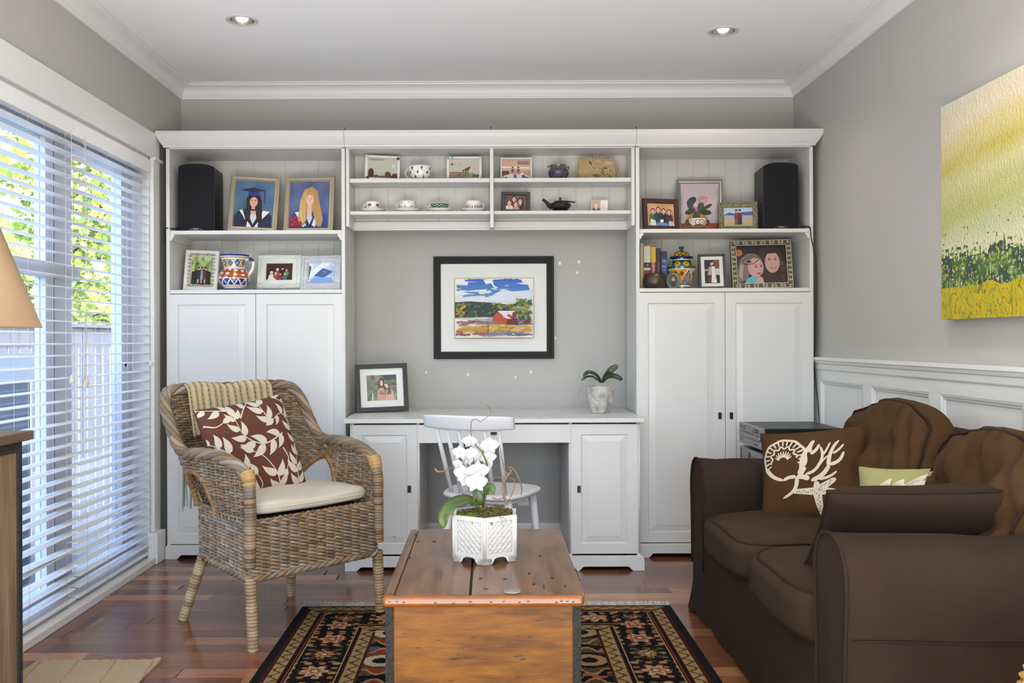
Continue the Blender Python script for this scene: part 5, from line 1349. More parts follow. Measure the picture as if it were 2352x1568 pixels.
# ================================================================ things on shelves and desk
M_print = mat('photo_print', attr=True, rough=.22, spec=.5); M_paint = mat('painted_paper', attr=True, rough=.55); M_mount = mat('white_mount_board', '#e4e4e0', .8)
M_glaze = mat('glazed_pottery', attr=True, rough=.15, coat=.4); M_china = mat('bone_china', attr=True, rough=.12, coat=.5, spec=.6)
class Pic:
    """flat print built of coloured patches, drawn in 0..1 coordinates"""
    def __init__(s, w, h, x0, z0, y, bg): s.b = MB(); s.w, s.h, s.x0, s.z0, s.y, s.k = w, h, x0, z0, y, 0; s.rect(0, 0, 1, 1, bg)
    def P(s, x, y): return (s.x0+min(1, max(0, x))*s.w, s.y-.00012*s.k, s.z0+min(1, max(0, y))*s.h)
    def poly(s, pts, c): s.b.add([s.P(*p) for p in pts], [tuple(range(len(pts)))], C(c)); s.k += 1; return s
    def rect(s, x0, y0, x1, y1, c): return s.poly([(x0, y0), (x1, y0), (x1, y1), (x0, y1)], c)
    def ell(s, cx, cy, rx, ry, c, n=18, a=0.0): return s.poly([(cx+rx*math.cos(t)*math.cos(a)-ry*math.sin(t)*math.sin(a), cy+rx*math.cos(t)*math.sin(a)+ry*math.sin(t)*math.cos(a)) for t in [2*PI*k/n for k in range(n)]], c)
    def grid(s, nx, ny, fn):
        k = s.k; s.b.grid(lambda u, v: (s.x0+u*s.w, s.y-.00012*k, s.z0+v*s.h), nx, ny, colfn=fn, sm=False); s.k += 1; return s
    def line(s, pts, w, c):
        P = [Vector(p) for p in pts]
        for a, b in zip(P[:-1], P[1:]):
            d = (b-a).normalized(); n = Vector((-d.y, d.x*1.0))*w; s.poly([tuple(a+n), tuple(a-n), tuple(b-n), tuple(b+n)], c)
        return s
    def face(s, cx, cy, r, skin='#d8a98c', hair='#3a261c', long=0.0, hair2=None):
        k = s.w/s.h
        if long: s.poly([(cx-r*1.25, cy+r*.4*k), (cx-r*.9, cy+r*1.25*k), (cx, cy+r*1.5*k), (cx+r*.9, cy+r*1.25*k), (cx+r*1.25, cy+r*.4*k), (cx+r*1.35, cy-r*long*k), (cx+r*.5, cy-r*long*1.1*k), (cx-r*.5, cy-r*long*1.1*k), (cx-r*1.35, cy-r*long*k)], hair)
        else: s.ell(cx, cy+r*.25*k, r*1.12, r*1.25*k, hair)
        s.rect(cx-r*.35, cy-r*1.7*k, cx+r*.35, cy-r*.6*k, skin); s.ell(cx, cy-r*.12*k, r*.82, r*1.12*k, skin)
        for sx in (-1, 1): s.ell(cx+sx*r*.34, cy+r*.12*k, r*.12, r*.07*k, '#2a1d18', 8); s.line([(cx+sx*r*.18, cy+r*.32*k), (cx+sx*r*.52, cy+r*.33*k)], r*.035, hair)
        s.ell(cx, cy-r*.58*k, r*.30, r*.10*k, '#b4574f', 10); s.ell(cx, cy-r*.56*k, r*.24, r*.05*k, '#f0e6e0', 10); s.ell(cx, cy-r*.2*k, r*.10, r*.12*k, '#c4937a', 8)
        return s
    def done(s, parent, m=M_print, name='photo'): return s.b.obj(name, m, parent, recalc=False)
def ring_mesh(w, h, L, th):
    """rectangular ring; L = [(inset, depth towards viewer is negative)] outer to inner"""
    b = MB(); vs, fs = [], []; L = [(0, th)]+L
    for i, d in L: vs += [(-w/2+i, d, i), (w/2-i, d, i), (w/2-i, d, h-i), (-w/2+i, d, h-i)]
    n = len(L)
    for k in range(n-1):
        for i in range(4): j = (i+1) % 4; fs.append((k*4+i, k*4+j, (k+1)*4+j, (k+1)*4+i))
    b.add(vs, fs); return b
def pframe(name, label, px0, px1, ytop, zs, Y, m, prof, yaw=0., lean=.16, th=.014, mount=0.0, pic=None, roll=0.0, cat='picture frame', dx=0, group=None, ybot=None, picm=None):
    a, c = atY(px0, 500, Y), atY(px1, 500, Y); w = c.x-a.x; h = (atY((px0+px1)/2, ytop, Y).z-zs)/math.cos(lean)
    t = thing(name, label, cat, ((a.x+c.x)/2, Y, zs+.0008+abs(math.sin(roll))*w/2), 0, group)
    M = Matrix.Translation(t.location) @ Matrix.Rotation(yaw, 4, 'Z') @ Matrix.Rotation(-lean, 4, 'X') @ Matrix.Rotation(roll, 4, 'Y'); t.rotation_euler = M.to_euler(); MTX[t.name] = M
    ring_mesh(w, h, prof, th).obj('frame', m, t)
    i = prof[-1][0]; d = prof[-1][1]
    MB().box(-w/2+.002, w/2-.002, d+.003, max(th, d+.005), .002, h-.002).obj('backing', mat('frame_backing', '#3b342c', .9), t)
    # easel-back strut that holds it up
    MB().prism([(th, h*.55), (th+.004, h*.55), (math.sin(lean)*h*.75+th+.004, .004), (math.sin(lean)*h*.75+th-.002, .004)], -.012, .012, 'x').obj('strut', mat('frame_backing', '#3b342c', .9), t)
    if mount: MB().box(-w/2+i-.001, w/2-i+.001, d+.0005, d+.0025, i-.001, h-i+.001).obj('mount', M_mount, t)
    j = i+mount
    if pic:
        p = Pic(w-2*j, h-2*j, -w/2+j, j, d+(.0003 if mount else .0012), '#888888'); pic(p); p.done(t, picm or M_print)
    return t, w, h
M_champ = mat('champagne_frame', '#b3a791', .38, metal=.35); M_whf = mat('white_frame', '#e3e2de', .5, bump=.05, bscale=70); M_wash = mat('whitewashed_wood', '#d5d5da', .7, var='#b4b4bc', scale=30, stretch=(1, 1, 8), bump=.2)
M_blackf = mat('black_wood_frame', '#19191a', .45); M_redf = mat('mahogany_frame', '#43201a', .35, var='#32150f', scale=20); M_silf = mat('silver_frame', '#a9a6a0', .3, metal=.7); M_sage = mat('antique_sage', '#8f8a70', .55, var='#6f6a52', scale=90, metal=.25, bump=.3)
M_pewter = mat('pewter_ornament', '#a9a49a', .4, metal=.6, bump=.3, bscale=120); M_cream2 = mat('cream_plaster', '#d6d8d0', .6, bump=.2, bscale=80)
ZU, ZL, ZC1, ZC2 = 1.678, 1.375, 1.946, 1.778
CH = [(0.0, .0), (.003, -.004), (.010, -.006), (.016, -.002), (.024, -.004), (.028, .003)]
# ---- graduation portraits
def grad1(p):
    p.grid(10, 12, lambda u, v: mixc(C('#2c4a66'), C('#5b86ab'), max(0, min(1, .45+.5*noise.noise(Vector((u*3, v*3, 2)))+.3*(v-.5)))))
    p.poly([(.02, 0), (.98, 0), (.98, .26), (.86, .34), (.66, .40), (.30, .40), (.12, .34), (.02, .24)], '#1b2342')
    p.poly([(.13, .36), (.22, .37), (.32, .12), (.22, .26)], '#e2e2e4'); p.poly([(.74, .37), (.92, .35), (.72, .17), (.70, .26)], '#e2e2e4')
    p.poly([(.30, .08), (.30, .62), (.36, .72), (.62, .72), (.70, .58), (.74, .1), (.58, .1), (.56, .4), (.42, .4), (.42, .1)], '#241a18')
    p.poly([(.42, .2), (.58, .2), (.60, .36), (.42, .36)], '#d3a58c'); p.poly([(.40, .24), (.50, .06), (.62, .24), (.56, .28), (.46, .28)], '#c9cdd4'); p.poly([(.36, .13), (.48, 0), (.34, 0)], '#e6e6e8'); p.poly([(.64, .12), (.54, 0), (.64, 0)], '#e6e6e8')
    p.face(.49, .56, .125, '#dba88c', '#241a18'); p.poly([(.30, .12), (.31, .60), (.38, .70), (.385, .5), (.43, .34), (.42, .12)], '#2a1e1b'); p.poly([(.62, .68), (.68, .56), (.72, .14), (.60, .14), (.56, .34), (.60, .5)], '#241a18'); p.poly([(.34, .68), (.62, .68), (.62, .80), (.34, .80)], '#24338a'); p.poly([(.12, .80), (.46, .87), (.80, .81), (.46, .76)], '#20283f'); p.poly([(.74, .80), (.78, .80), (.80, .52), (.75, .52)], '#1e3f7e')
def grad2(p):
    p.grid(10, 12, lambda u, v: mixc(C('#343f6b'), C('#6f80b0'), max(0, min(1, .4+.5*noise.noise(Vector((u*3+9, v*3, 2)))))))
    p.poly([(.02, 0), (.98, 0), (.95, .26), (.74, .36), (.28, .36), (.06, .30)], '#26408c'); p.poly([(.14, .34), (.26, .36), (.44, .06), (.36, .02)], '#dfe0e2'); p.poly([(.80, .34), (.70, .36), (.58, .06), (.66, .02)], '#dfe0e2')
    p.poly([(.22, .06), (.26, .60), (.36, .84), (.56, .90), (.70, .80), (.74, .60), (.86, .2), (.82, .02), (.70, .04), (.60, .36), (.44, .36), (.40, .06)], '#b8935a'); p.poly([(.26, .30), (.30, .66), (.40, .36), (.36, .1)], '#d6b67c')
    p.poly([(.44, .20), (.58, .20), (.56, .46), (.46, .46)], '#dcb6a2'); p.poly([(.44, .24), (.52, .06), (.60, .24)], '#c8c6cc'); p.poly([(.46, .10), (.53, .0), (.60, .10), (.60, .16), (.53, .06), (.46, .16)], '#17181c'); p.face(.51, .62, .120, '#e6bca6', '#c19a5f'); p.poly([(.36, .10), (.30, .40), (.34, .74), (.44, .84), (.40, .62), (.42, .40), (.44, .16)], '#c9a468'); p.poly([(.60, .84), (.68, .70), (.70, .44), (.80, .16), (.70, .08), (.62, .36), (.62, .62)], '#b58f56')
    for x, y in ((.06, .18), (.14, .12), (.20, .06), (.08, .06), (.26, .10), (.16, .22)): p.ell(x, y, .07, .05, '#8e1f26', 10); p.ell(x+.01, y+.01, .035, .025, '#b4333a', 8)
pframe('portrait_frame', 'champagne frame with a graduate in cap and gown, beside the left speaker', 522, 634, 403, ZU, 4.80, M_champ, CH, yaw=.10, lean=.20, pic=grad1, roll=.045, group='graduation portraits')
pframe('portrait_frame', 'champagne frame with a blonde graduate holding red roses', 649, 765, 402, ZU, 4.80, M_champ, CH, yaw=-.06, lean=.18, pic=grad2, group='graduation portraits')
# ---- lower left shelf
def trees(p):
    p.grid(12, 14, lambda u, v: mixc(C('#2b3a1f'), C('#b8cf86'), max(0, min(1, .5+.9*noise.noise(Vector((u*6, v*6, 5)))+.5*(v-.5)))))
    p.poly([(.05, 0), (.95, 0), (.95, .45), (.55, .55), (.05, .45)], '#1f2118')
    for k, (x, c) in enumerate(((.36, '#2a3050'), (.52, '#8d94a0'), (.68, '#5a2f3a'))): p.rect(x-.035, .05, x+.035, .22, '#caa08a'); p.poly([(x-.07, .18), (x+.07, .18), (x+.05, .5), (x-.05, .5)], c); p.ell(x, .56, .045, .05, '#d3a58c', 10); p.ell(x, .60, .05, .035, '#3a261c', 10)
f, w, h = pframe('picture_frame', 'white frame with silver shell border around a garden group photo', 420, 497, 574, ZL, 4.80, M_whf, [(0, 0), (.004, -.004), (.030, -.003), (.034, .003)], yaw=.10, lean=.22, pic=trees, roll=.03)
m = MB(); sr = random.Random(8)
for k in range(34):
    t = k/34.0*4; s_, q = int(t), t-int(t); i = .026; ww, hh = w-2*i, h-2*i
    x, z = [(-ww/2+ww*q, i), (ww/2, i+hh*q), (ww/2-ww*q, i+hh), (-ww/2, i+hh-hh*q)][s_]; r = sr.uniform(.006, .009)
    m.rbox((x, -.006, z), (r, .005, r*.9), 2.2, 4, M=None)
m.obj('shell_border', M_pewter, f, label='silver shells')
def family(p):
    p.rect(0, 0, 1, 1, '#3a1c1e'); p.ell(.3, .2, .3, .25, '#2a1416')
    for x, y, r, c, hr in ((.42, .62, .07, '#8a3a34', '#d8cfc0'), (.62, .70, .07, '#2b1a18', '#2a1d18'), (.78, .62, .06, '#4a8a5a', '#6a4a30'), (.20, .42, .08, '#d8d2c8', '#e6e0d6'), (.36, .38, .07, '#a83c34', '#c9a888'), (.54, .36, .06, '#7a2c30', '#5a3a28'), (.72, .36, .06, '#3c6a7a', '#a88a5a')):
        p.ell(x, y-.22, r*1.5, .16, c, 12); p.ell(x, y, r*.72, r*1.15, '#dcae94', 12); p.ell(x, y+r*.8, r*.8, r*.7, hr, 12)
    p.poly([(.03, 0), (.2, .28), (.32, .1), (.4, 0)], '#d8d8d4')
f, w, h = pframe('picture_frame', 'cream embossed frame with a family photo on a white scroll easel', 588, 690, 584, ZL+.012, 4.82, M_cream2, [(0, 0), (.004, -.006), (.018, -.005), (.022, -.007), (.026, -.005), (.046, -.004), (.048, .002)], yaw=-.03, lean=.20, pic=family)
m = MB()
for sx, sz in ((-1, 0), (1, 0), (-1, 1), (1, 1)):
    cx_, cz_ = sx*(w/2-.018), (.018 if sz == 0 else h-.018)
    for k in range(5):
        a = k*1.256+.4; m.rbox((cx_+.011*math.cos(a), -.007, cz_+.011*math.sin(a)), (.007, .003, .004), 2, 3)
for x, z, rx, rz in ((0, h-.018, .030, .008), (0, .018, .030, .008), (-w/2+.018, h/2, .008, .024), (w/2-.018, h/2, .008, .024)): m.rbox((x, -.006, z), (rx, .003, rz), 2.2, 5)
m.obj('embossing', M_cream2, f, kind='stuff')
ea = thing('scroll_easel', 'small white wire scroll easel in front of the cream frame', 'easel', (atY(628, 660, 4.775).x, 4.775, ZL+.001)); m = MB()
for s in (-1, 1):
    m.tube([(s*.058, 0, 0), (s*.058, .0, .028), (s*.05, 0, .036)], .0018, 6)
    sp_ = [(s*(.012+.0), 0, .026)]
    for cx_, cz_, r, a0, a1 in ((s*.036, .030, .010, PI if s > 0 else 0, (PI-5.2) if s > 0 else 5.2), (s*.050, .046, .008, PI*.9 if s > 0 else PI*.1, PI*.9+4.8 if s > 0 else PI*.1-4.8)):
        m.tube([(cx_+r*(1-.5*k/12)*math.cos(a0+(a1-a0)*k/12), 0, cz_+r*(1-.5*k/12)*math.sin(a0+(a1-a0)*k/12)) for k in range(13)], .0016, 5)
    m.tube(catmull([(0, 0, .026), (s*.014, 0, .020), (s*.026, 0, .030), (s*.042, 0, .044)], 5), .0017, 5); m.tube([(s*.058, 0, .028), (s*.055, .05, .006)], .0015, 5)
m.obj('wire', M_white, ea)
def sail(p):
    p.grid(6, 6, lambda u, v: mixc(C('#9fb6d8'), C('#dfe9f4'), max(0, min(1, .5+.8*noise.noise(Vector((u*4, v*4, 5)))))))
    p.poly([(0, .2), (0, .5), (.5, 1), (.9, 1)], '#e8eef6'); p.poly([(.2, .35), (.55, .75), (.95, .55), (.6, .25)], '#3a64a8'); p.poly([(0, 0), (1, 0), (.9, .25), (.2, .3)], '#7fa0d0'); p.poly([(.0, .1), (.1, .8), (0, .9)], '#5d7040'); p.ell(.62, .55, .08, .06, '#b2606a')
pframe('picture_frame', 'whitewashed stepped wooden frame with a blue photo at the shelf end', 687, 784, 585, ZL, 4.80, M_wash, [(0, 0), (.006, -.010), (.018, -.012), (.020, -.006), (.034, -.007), (.036, -.002), (.042, .003)], yaw=-.10, lean=.20, pic=sail, roll=-.01)
# ---- speakers
M_grille = mat('speaker_cloth', '#0d0d10', .95, var='#17171d', scale=400); M_spk = mat('speaker_cabinet', '#131313', .45); M_badge = mat('speaker_badge', '#3b3d40', .3, metal=.5); M_wtext = mat('white_lettering', '#e6e6e6', .4)
def speaker(px0, px1, ytop, Y, label, yaw):
    a, c = atY(px0, 500, Y), atY(px1, 500, Y); w = c.x-a.x; h = atY(px0, ytop+7, Y).z-ZU
    t = thing('speaker', label, 'speaker', ((a.x+c.x)/2, Y, ZU+.0006), yaw, 'bookshelf speakers'); D = .20; rise = .017
    arcp = [(-w/2, 0), (w/2, 0), (w/2, h)]+[(w/2*math.cos(q)*.97, h+rise*math.sin(q)) for q in [PI*k/16 for k in range(17)]]+[(-w/2, h)]
    MB().prism(arcp, .014, D).obj('cabinet', M_spk, t, bevel=.003)
    MB().prism([(x*.95, .006+z*.985) for x, z in arcp], 0.0, .014).obj('grille', M_grille, t, bevel=.004)
    b = MB(); b.prism([(-.045, .004), (.045, .004), (.030, .014), (.014, .020), (-.014, .020), (-.030, .014)], -.004, .002); b.obj('badge', M_badge, t, bevel=.001)
    text('logo', 'Klipsch', .0085, M_wtext, t, Matrix.Translation((0, -.0046, .0125)) @ Matrix.Rotation(PI/2, 4, 'X'))
    return t
speaker(409, 491, 377, 4.72, 'black speaker with arched top at the window end of the shelf', .06)
speaker(1755, 1835, 374, 4.72, 'black speaker with arched top at the sofa end of the shelf', -.05)
# cables
M_cable = mat('black_cable', '#121212', .5)
tag(MB().tube(catmull([tuple(atY(1840, 521, 4.80)), tuple(atY(1853, 520, 4.70)), tuple(atY(1861, 524, 4.652)), tuple(atY(1863, 545, 4.650)), (RT1+.004, 4.648, 1.50), (RT1+.010, 4.66, 1.30), (RT1+.012, 4.70, 1.0), (RT1+.015, 4.66, .80), (RT1+.004, 4.60, .62), (RT1-.02, 4.56, .60)], 6), .0028, 6).obj('speaker_cable', M_cable), 'black speaker cable running down the side of the right cabinet', 'cable')
tag(MB().tube(catmull([tuple(atY(412, 528, 4.79)), tuple(atY(398, 525, 4.70)), (LT0-.004, 4.664, 1.684), (LT0-.012, 4.70, 1.62), (LT0-.014, 4.80, 1.2), (LT0-.014, 4.84, .1)], 6), .0028, 6).obj('speaker_cable', M_cable), 'black speaker cable at the window edge of the left cabinet', 'cable')
# ---- pottery helpers
def resample(prof, n):
    P = [Vector((r, z, 0)) for r, z in prof]; L = [0]
    for a, b in zip(P[:-1], P[1:]): L.append(L[-1]+(b-a).length)
    out = []; j = 0
    for k in range(n+1):
        d = L[-1]*k/n
        while j < len(P)-2 and L[j+1] < d: j += 1
        q = P[j].lerp(P[j+1], (d-L[j])/max(1e-9, L[j+1]-L[j])); out.append((q.x, q.y))
    return out
def pot(parent, name, prof, fn, seg=72, n=48, m=M_glaze, M=None):
    seg, n = seg*2, int(n*2.2)
    pr_ = resample(prof, n); zs = [z for r, z in pr_]
    b = MB(); b.lathe(pr_, seg, colfn=lambda u, v: fn(u, (pr_[min(n, int(v*n))][1]+pr_[min(n, int(v*n)+1)][1])/2, v), caps=False, M=M); return b.obj(name, m, parent, recalc=False)
def base_at(px, zs, Y): return (atY(px, 500, Y).x, Y, zs+.0006)
# talavera jug: spans 497..583, 582..664
jg = thing('pottery_jug', 'colourful painted pottery jug with blue rim on the left shelf', 'jug', base_at(538, ZL, 4.78), -.1); jh = .186
def jcol(u, z, v):
    k = z/jh; a = u*2*PI
    if k > .955: return C('#26307a')
    if k > .925: return C('#e8e6dc')
    if k > .905: return C('#3a4288')
    if k > .88: return C('#e8e6dc')
    if k > .64:
        q = (u*10) % 1.0; vv = (k-.76)/.12; d = abs(q-.5)*2+abs(vv)*.9
        if d < .5: return C('#5f86a8') if int(u*10) % 2 else C('#8fb0b8')
        if d < .85: return C('#16284f')
        if d < 1.0: return C('#e8e6dc')
        return C('#d08f2a') if int(u*10+.5) % 2 else C('#e2c7a0')
    if k > .60: return C('#c9c4d8')
    if k > .34:
        q = math.sin(a*7+k*22)*math.cos(a*5-k*30)
        if q > .45: return C('#e9ecdf')
        if q > .32: return C('#4c7a52')
        if (u*5) % 1.0 < .10: return C('#d9a128')
        return C('#b04a24')
    if k > .315: return C('#e8e6dc')
    if k > .15:
        q = abs(((u*13) % 1.0)-.5)*2; return C('#e8e6dc') if abs(q-(k-.15)/.165) < .16 else C('#26307a')
    if k > .05: return C('#ddd3bd')
    return C('#34407e')
pot(jg, 'body', [(.0, 0), (.052, 0), (.056, .008), (.050, .014), (.062, .022), (.080, .042), (.0845, .062), (.080, .082), (.066, .102), (.054, .112), (.053, .122), (.058, .145), (.068, .172), (.077, jh), (.074, jh+.001), (.064, .168), (.050, .125), (.050, .11)], jcol)
hb = MB(); hpts = catmull([(.062, 0, .158), (.088, 0, .164), (.102, 0, .146), (.098, 0, .112), (.078, 0, .082)], 6)
hb.tube(hpts, .0085, 10, colfn=lambda t: C('#26307a') if .15 < t < .42 else C('#dcd6c4')); hb.obj('handle', M_glaze, jg)
# ---- centre: pebble-glass frames
def glassf(name, label, px0, px1, ytop, pebbles, items, yaw, roll):
    t, w, h = pframe(name, label, px0, px1, ytop, ZC1, 4.78, M_whf, [(0, 0), (.001, -.004), (.013, -.004), (.013, .002)], yaw=yaw, lean=.16, th=.008, roll=roll, cat='glass picture frame', group='pebble glass frames',
        pic=lambda p: [p.grid(4, 4, lambda u, v: mixc(C('#b9b7a6'), C('#c4c3b4'), v))]+[p.poly(pts, c) if not isinstance(pts, tuple) else p.ell(*pts, c) for pts, c in items])
    for (x, z, rx, rz, c) in pebbles:
        MB().rbox((-w/2+x*w, -.007, z*h), (rx*.8, .004, rz), 2.3, 6, col=C(c)).obj('pebble', M_glaze, t)
    return t
glassf('pebble_frame', 'white glass frame with brown pebbles, leftmost on the top centre shelf', 838, 918, 357, [(.04, .95, .010, .008, '#d6cbb4'), (.94, .88, .010, .008, '#5a2f24'), (.08, .07, .010, .008, '#4f2a22'), (.95, .05, .010, .007, '#c9c6c2')],
    [((.12, .22, .10, .26), '#4d2b22'), ((.30, .06, .10, .10), '#5c554a'), ((.68, .18, .10, .16), '#6b3c26'), ((.50, .05, .12, .07), '#7a4a2c'), ((.92, .12, .10, .14), '#5f3322'), ((.82, .06, .08, .08), '#4f2a22'), ((.86, .62, .06, .10), '#d8d8cc'), ([(.0, .96), (.6, .96), (.5, .88), (.1, .86)], '#8c9a8e')], .10, .03)
tf_items = []
rt_ = random.Random(3)
for gx in range(9):
    x = .02+gx*.07; y0 = .02; top = .18+.26*(gx/8.0)**1.2 if gx > 4 else .30-.01*gx
    yy = y0
    while yy < top: tf_items.append(([(x+rt_.uniform(0, .01), yy), (x+.055, yy+.01), (x+.06, yy+.09), (x+.005, yy+.085)], rt_.choice(['#6b3d18', '#8a5220', '#4f2a12', '#7a4a1c']))); yy += .11
for gx in range(5):
    for gy in range(3): tf_items.append(([(.46+gx*.07, .02+gy*.09), (.52+gx*.07, .03+gy*.09), (.52+gx*.07, .10+gy*.09), (.47+gx*.07, .09+gy*.09)], rt_.choice(['#7f9a58', '#94ae6c', '#6c8a4c'])))
tf_items += [([(.50, .46), (.74, .62), (.62, .38)], '#6b3d18'), ((.84, .12, .06, .08), '#6a5a58'), ((.95, .10, .05, .07), '#4a3a34'), ((.10, .72, .04, .06), '#5a6458'), ((.36, .70, .03, .04), '#8c9a8e')]
glassf('pebble_frame', 'white glass frame with brown and green mosaic on the top centre shelf', 1026, 1107, 358, [(.04, .98, .008, .016, '#7fb2bd'), (.16, .93, .005, .008, '#a9a9a4'), (.05, .10, .007, .008, '#b9c4ae'), (.94, .12, .010, .010, '#c3cfb8'), (.95, .90, .009, .009, '#d2ccc8'), (.75, .04, .009, .007, '#c0d0b4')], tf_items, -.02, 0)
# ---- cups
def cup(name, label, px, zs, Y, R, Hc, prof, fn, hside, saucer=None, group=None):
    t = thing(name, label, 'cup', base_at(px, zs, Y), 0, group); z0 = 0.0
    if saucer:
        s_ = MB(); s_.lathe([(.0, .002), (saucer*.45, .002), (saucer*.55, .0), (saucer*.6, .004), (saucer*.98, .0145), (saucer, .0165), (saucer*.97, .0165), (saucer*.6, .0075), (.0, .0065)], 48, caps=False, col=C('#e9e7e2')); s_.obj('saucer', M_china, t); z0 = .0085
    P = [(.0, .0), (R*prof[0][0], .0)]+[(R*a, Hc*b) for a, b in prof]+[(R*prof[-1][0]*.95, Hc*.985)]+[(R*a*.93, Hc*b+.002) for a, b in prof[::-1][1:]]+[(.0, .004)]
    pot(t, 'bowl', P, lambda u, z, v: fn(u, z/Hc) if v < .52 else C('#e9e7e2'), 56, 40, M_china, Matrix.Translation((0, 0, z0)))
    r = R*.42; cx_ = hside*(R*.86); hb = MB(); hb.tube([(cx_+hside*(r*math.sin(q)), -.004, z0+Hc*.52+Hc*.34*math.cos(q)) for q in [PI*k/12 for k in range(13)]], .0024, 7, col=C('#ece9e4')); hb.obj('handle', M_china, t)
    return t
W_ = C('#eceae6')
def dots(n, rows, c, r=.3, c0=W_):
    def fn(u, k):
        for j, kk in enumerate(rows):
            q = ((u*n+.5*j) % 1.0)-.5
            if math.hypot(q*1.0, (k-kk)*1.6) < r*.5: return C(c)
        return c0
    return fn
def leafy(u, k):
    a = noise.noise(Vector((math.cos(u*6.283)*7, math.sin(u*6.283)*7, k*7)))
    if abs(a) < .045: return C('#b9b5a8')
    for j, kk in enumerate((.82, .52, .2)):
        q = ((u*7+.37*j) % 1.0)-.5
        if math.hypot(q*.9, (k-kk)*.9) < .10: return C('#43352f')
    return W_
bowlp = [(.50, .02), (.72, .15), (.88, .35), (.96, .6), (1.0, .85), (1.04, 1.0)]
cup('large_cup', 'large white cup with dark flowers on the top centre shelf', 965, ZC1, 4.78, .060, .072, bowlp, leafy, -1)
TG = 'teacups on saucers'
cup('teacup', 'white teacup with brown flower sprays, leftmost of the four', 856, ZC2, 4.78, .036, .048, [(.62, .0), (.70, .18), (.95, .28), (1.0, .55), (1.02, 1.0)], dots(5, (.62,), '#7a5a34', .5), -1, .071, TG)
cup('teacup', 'white teacup with small grey dots, second from left', 936, ZC2, 4.78, .044, .050, bowlp, dots(7, (.85, .45), '#8a8a88', .22), -1, .071, TG)
cup('teacup', 'low teacup with green scalloped pattern, third from left', 1010, ZC2, 4.78, .047, .037, [(.62, .0), (.78, .2), (.90, .5), (1.0, .85), (1.08, 1.0)], lambda u, k: C('#e4e8e2') if abs(((math.hypot(((u*12) % 1.0)-.5, (k-.1)*.9)*4) % 1.0)-.5) < .13 or k > .94 else (C('#1d4a38') if (u*12) % 1.0 > .0 else W_), -1, .074, TG)
cup('teacup', 'pale pink teacup with red pattern band, rightmost of the four', 1087, ZC2, 4.78, .043, .050, [(.62, .0), (.76, .12), (.88, .4), (.95, .7), (1.0, 1.0)], lambda u, k: C('#a06a70') if .28 < k < .55 and ((u*18) % 1.0) < .55 and noise.noise(Vector((u*60, k*9, 0))) > -.25 else C('#ecdede'), 1, .068, TG)
# ---- right half of centre
def cart(p):
    p.rect(0, 0, 1, 1, '#b98f7a'); p.rect(0, .45, 1, 1, '#c9a58e'); p.poly([(0, .6), (1, .56), (1, .62), (0, .68)], '#e6e0da'); p.rect(.55, .75, .95, .95, '#8c7a70'); p.poly([(.0, .2), (.25, .2), (.25, .45), (.0, .45)], '#4a3428')
    p.poly([(.05, .1), (.08, .22), (.3, .3), (.62, .26), (.70, .4), (.78, .26), (.96, .2), (.97, .06), (.05, .04)], '#e2e4ea')
    for x in (.38, .58): p.ell(x, .46, .05, .10, '#7a3c30', 10); p.ell(x, .58, .035, .05, '#caa08a', 10); p.ell(x, .62, .04, .035, '#2a1d18', 10)
    for x in (.14, .88): p.ell(x, .07, .07, .07, '#26262a', 14); p.ell(x, .07, .03, .03, '#c9c9cc', 10)
    p.poly([(.42, .08), (.52, .08), (.5, .26), (.42, .26)], '#3d5578'); p.poly([(.7, .08), (.86, .1), (.78, .24), (.7, .24)], '#3d5578')
pframe('picture_frame', 'white box frame with a golf cart photo on the top centre shelf', 1150, 1222, 363, ZC1, 4.79, M_whf, [(0, 0), (.001, -.012), (.007, -.012), (.007, .008)], yaw=.0, lean=.05, th=.012, pic=cart)
vp = thing('glazed_jar', 'small round purple brown glazed jar on the top centre shelf', 'jar', base_at(1283, ZC1, 4.78))
def vcol(u, z, v):
    k = z/.079; n_ = noise.noise(Vector((math.cos(u*6.28)*4, math.sin(u*6.28)*4, k*4)))
    return mixc(C('#3a3648'), C('#57506a'), .5+n_) if k < .72+.08*n_ else mixc(C('#5f573a'), C('#7a7358'), .5+n_)
pot(vp, 'body', [(.0, 0), (.036, 0), (.044, .008), (.0535, .030), (.0535, .044), (.044, .062), (.037, .068), (.040, .076), (.041, .079), (.037, .079), (.034, .068), (.0, .05)], vcol, 48, 40)
MB().rbox((-.047, -.01, .070), (.010, .008, .006), 2.4, 5, col=C('#5f573a')).rbox((.047, -.01, .062), (.010, .008, .010), 2.4, 5, col=C('#6a6248')).obj('lug', M_glaze, vp)
pq = thing('ceramic_plaque', 'sandy ceramic plaque with raised leaves and pods', 'plaque', base_at(1372, ZC1, 4.79)); M_plq = mat('sandy_stoneware', '#b89c74', .75, var='#a88a60', scale=40, bump=.5, bscale=90)
pw_, ph_ = .196, .122
b = MB(); b.rbox((0, .006, ph_/2), (pw_/2, .007, ph_/2), 9, 12, M=Matrix.Rotation(-.12, 4, 'X')); b.obj('slab', M_plq, pq, weld=True)
Mq = Matrix.Rotation(-.12, 4, 'X'); M_vine = mat('pale_clay', '#cbb08c', .6)
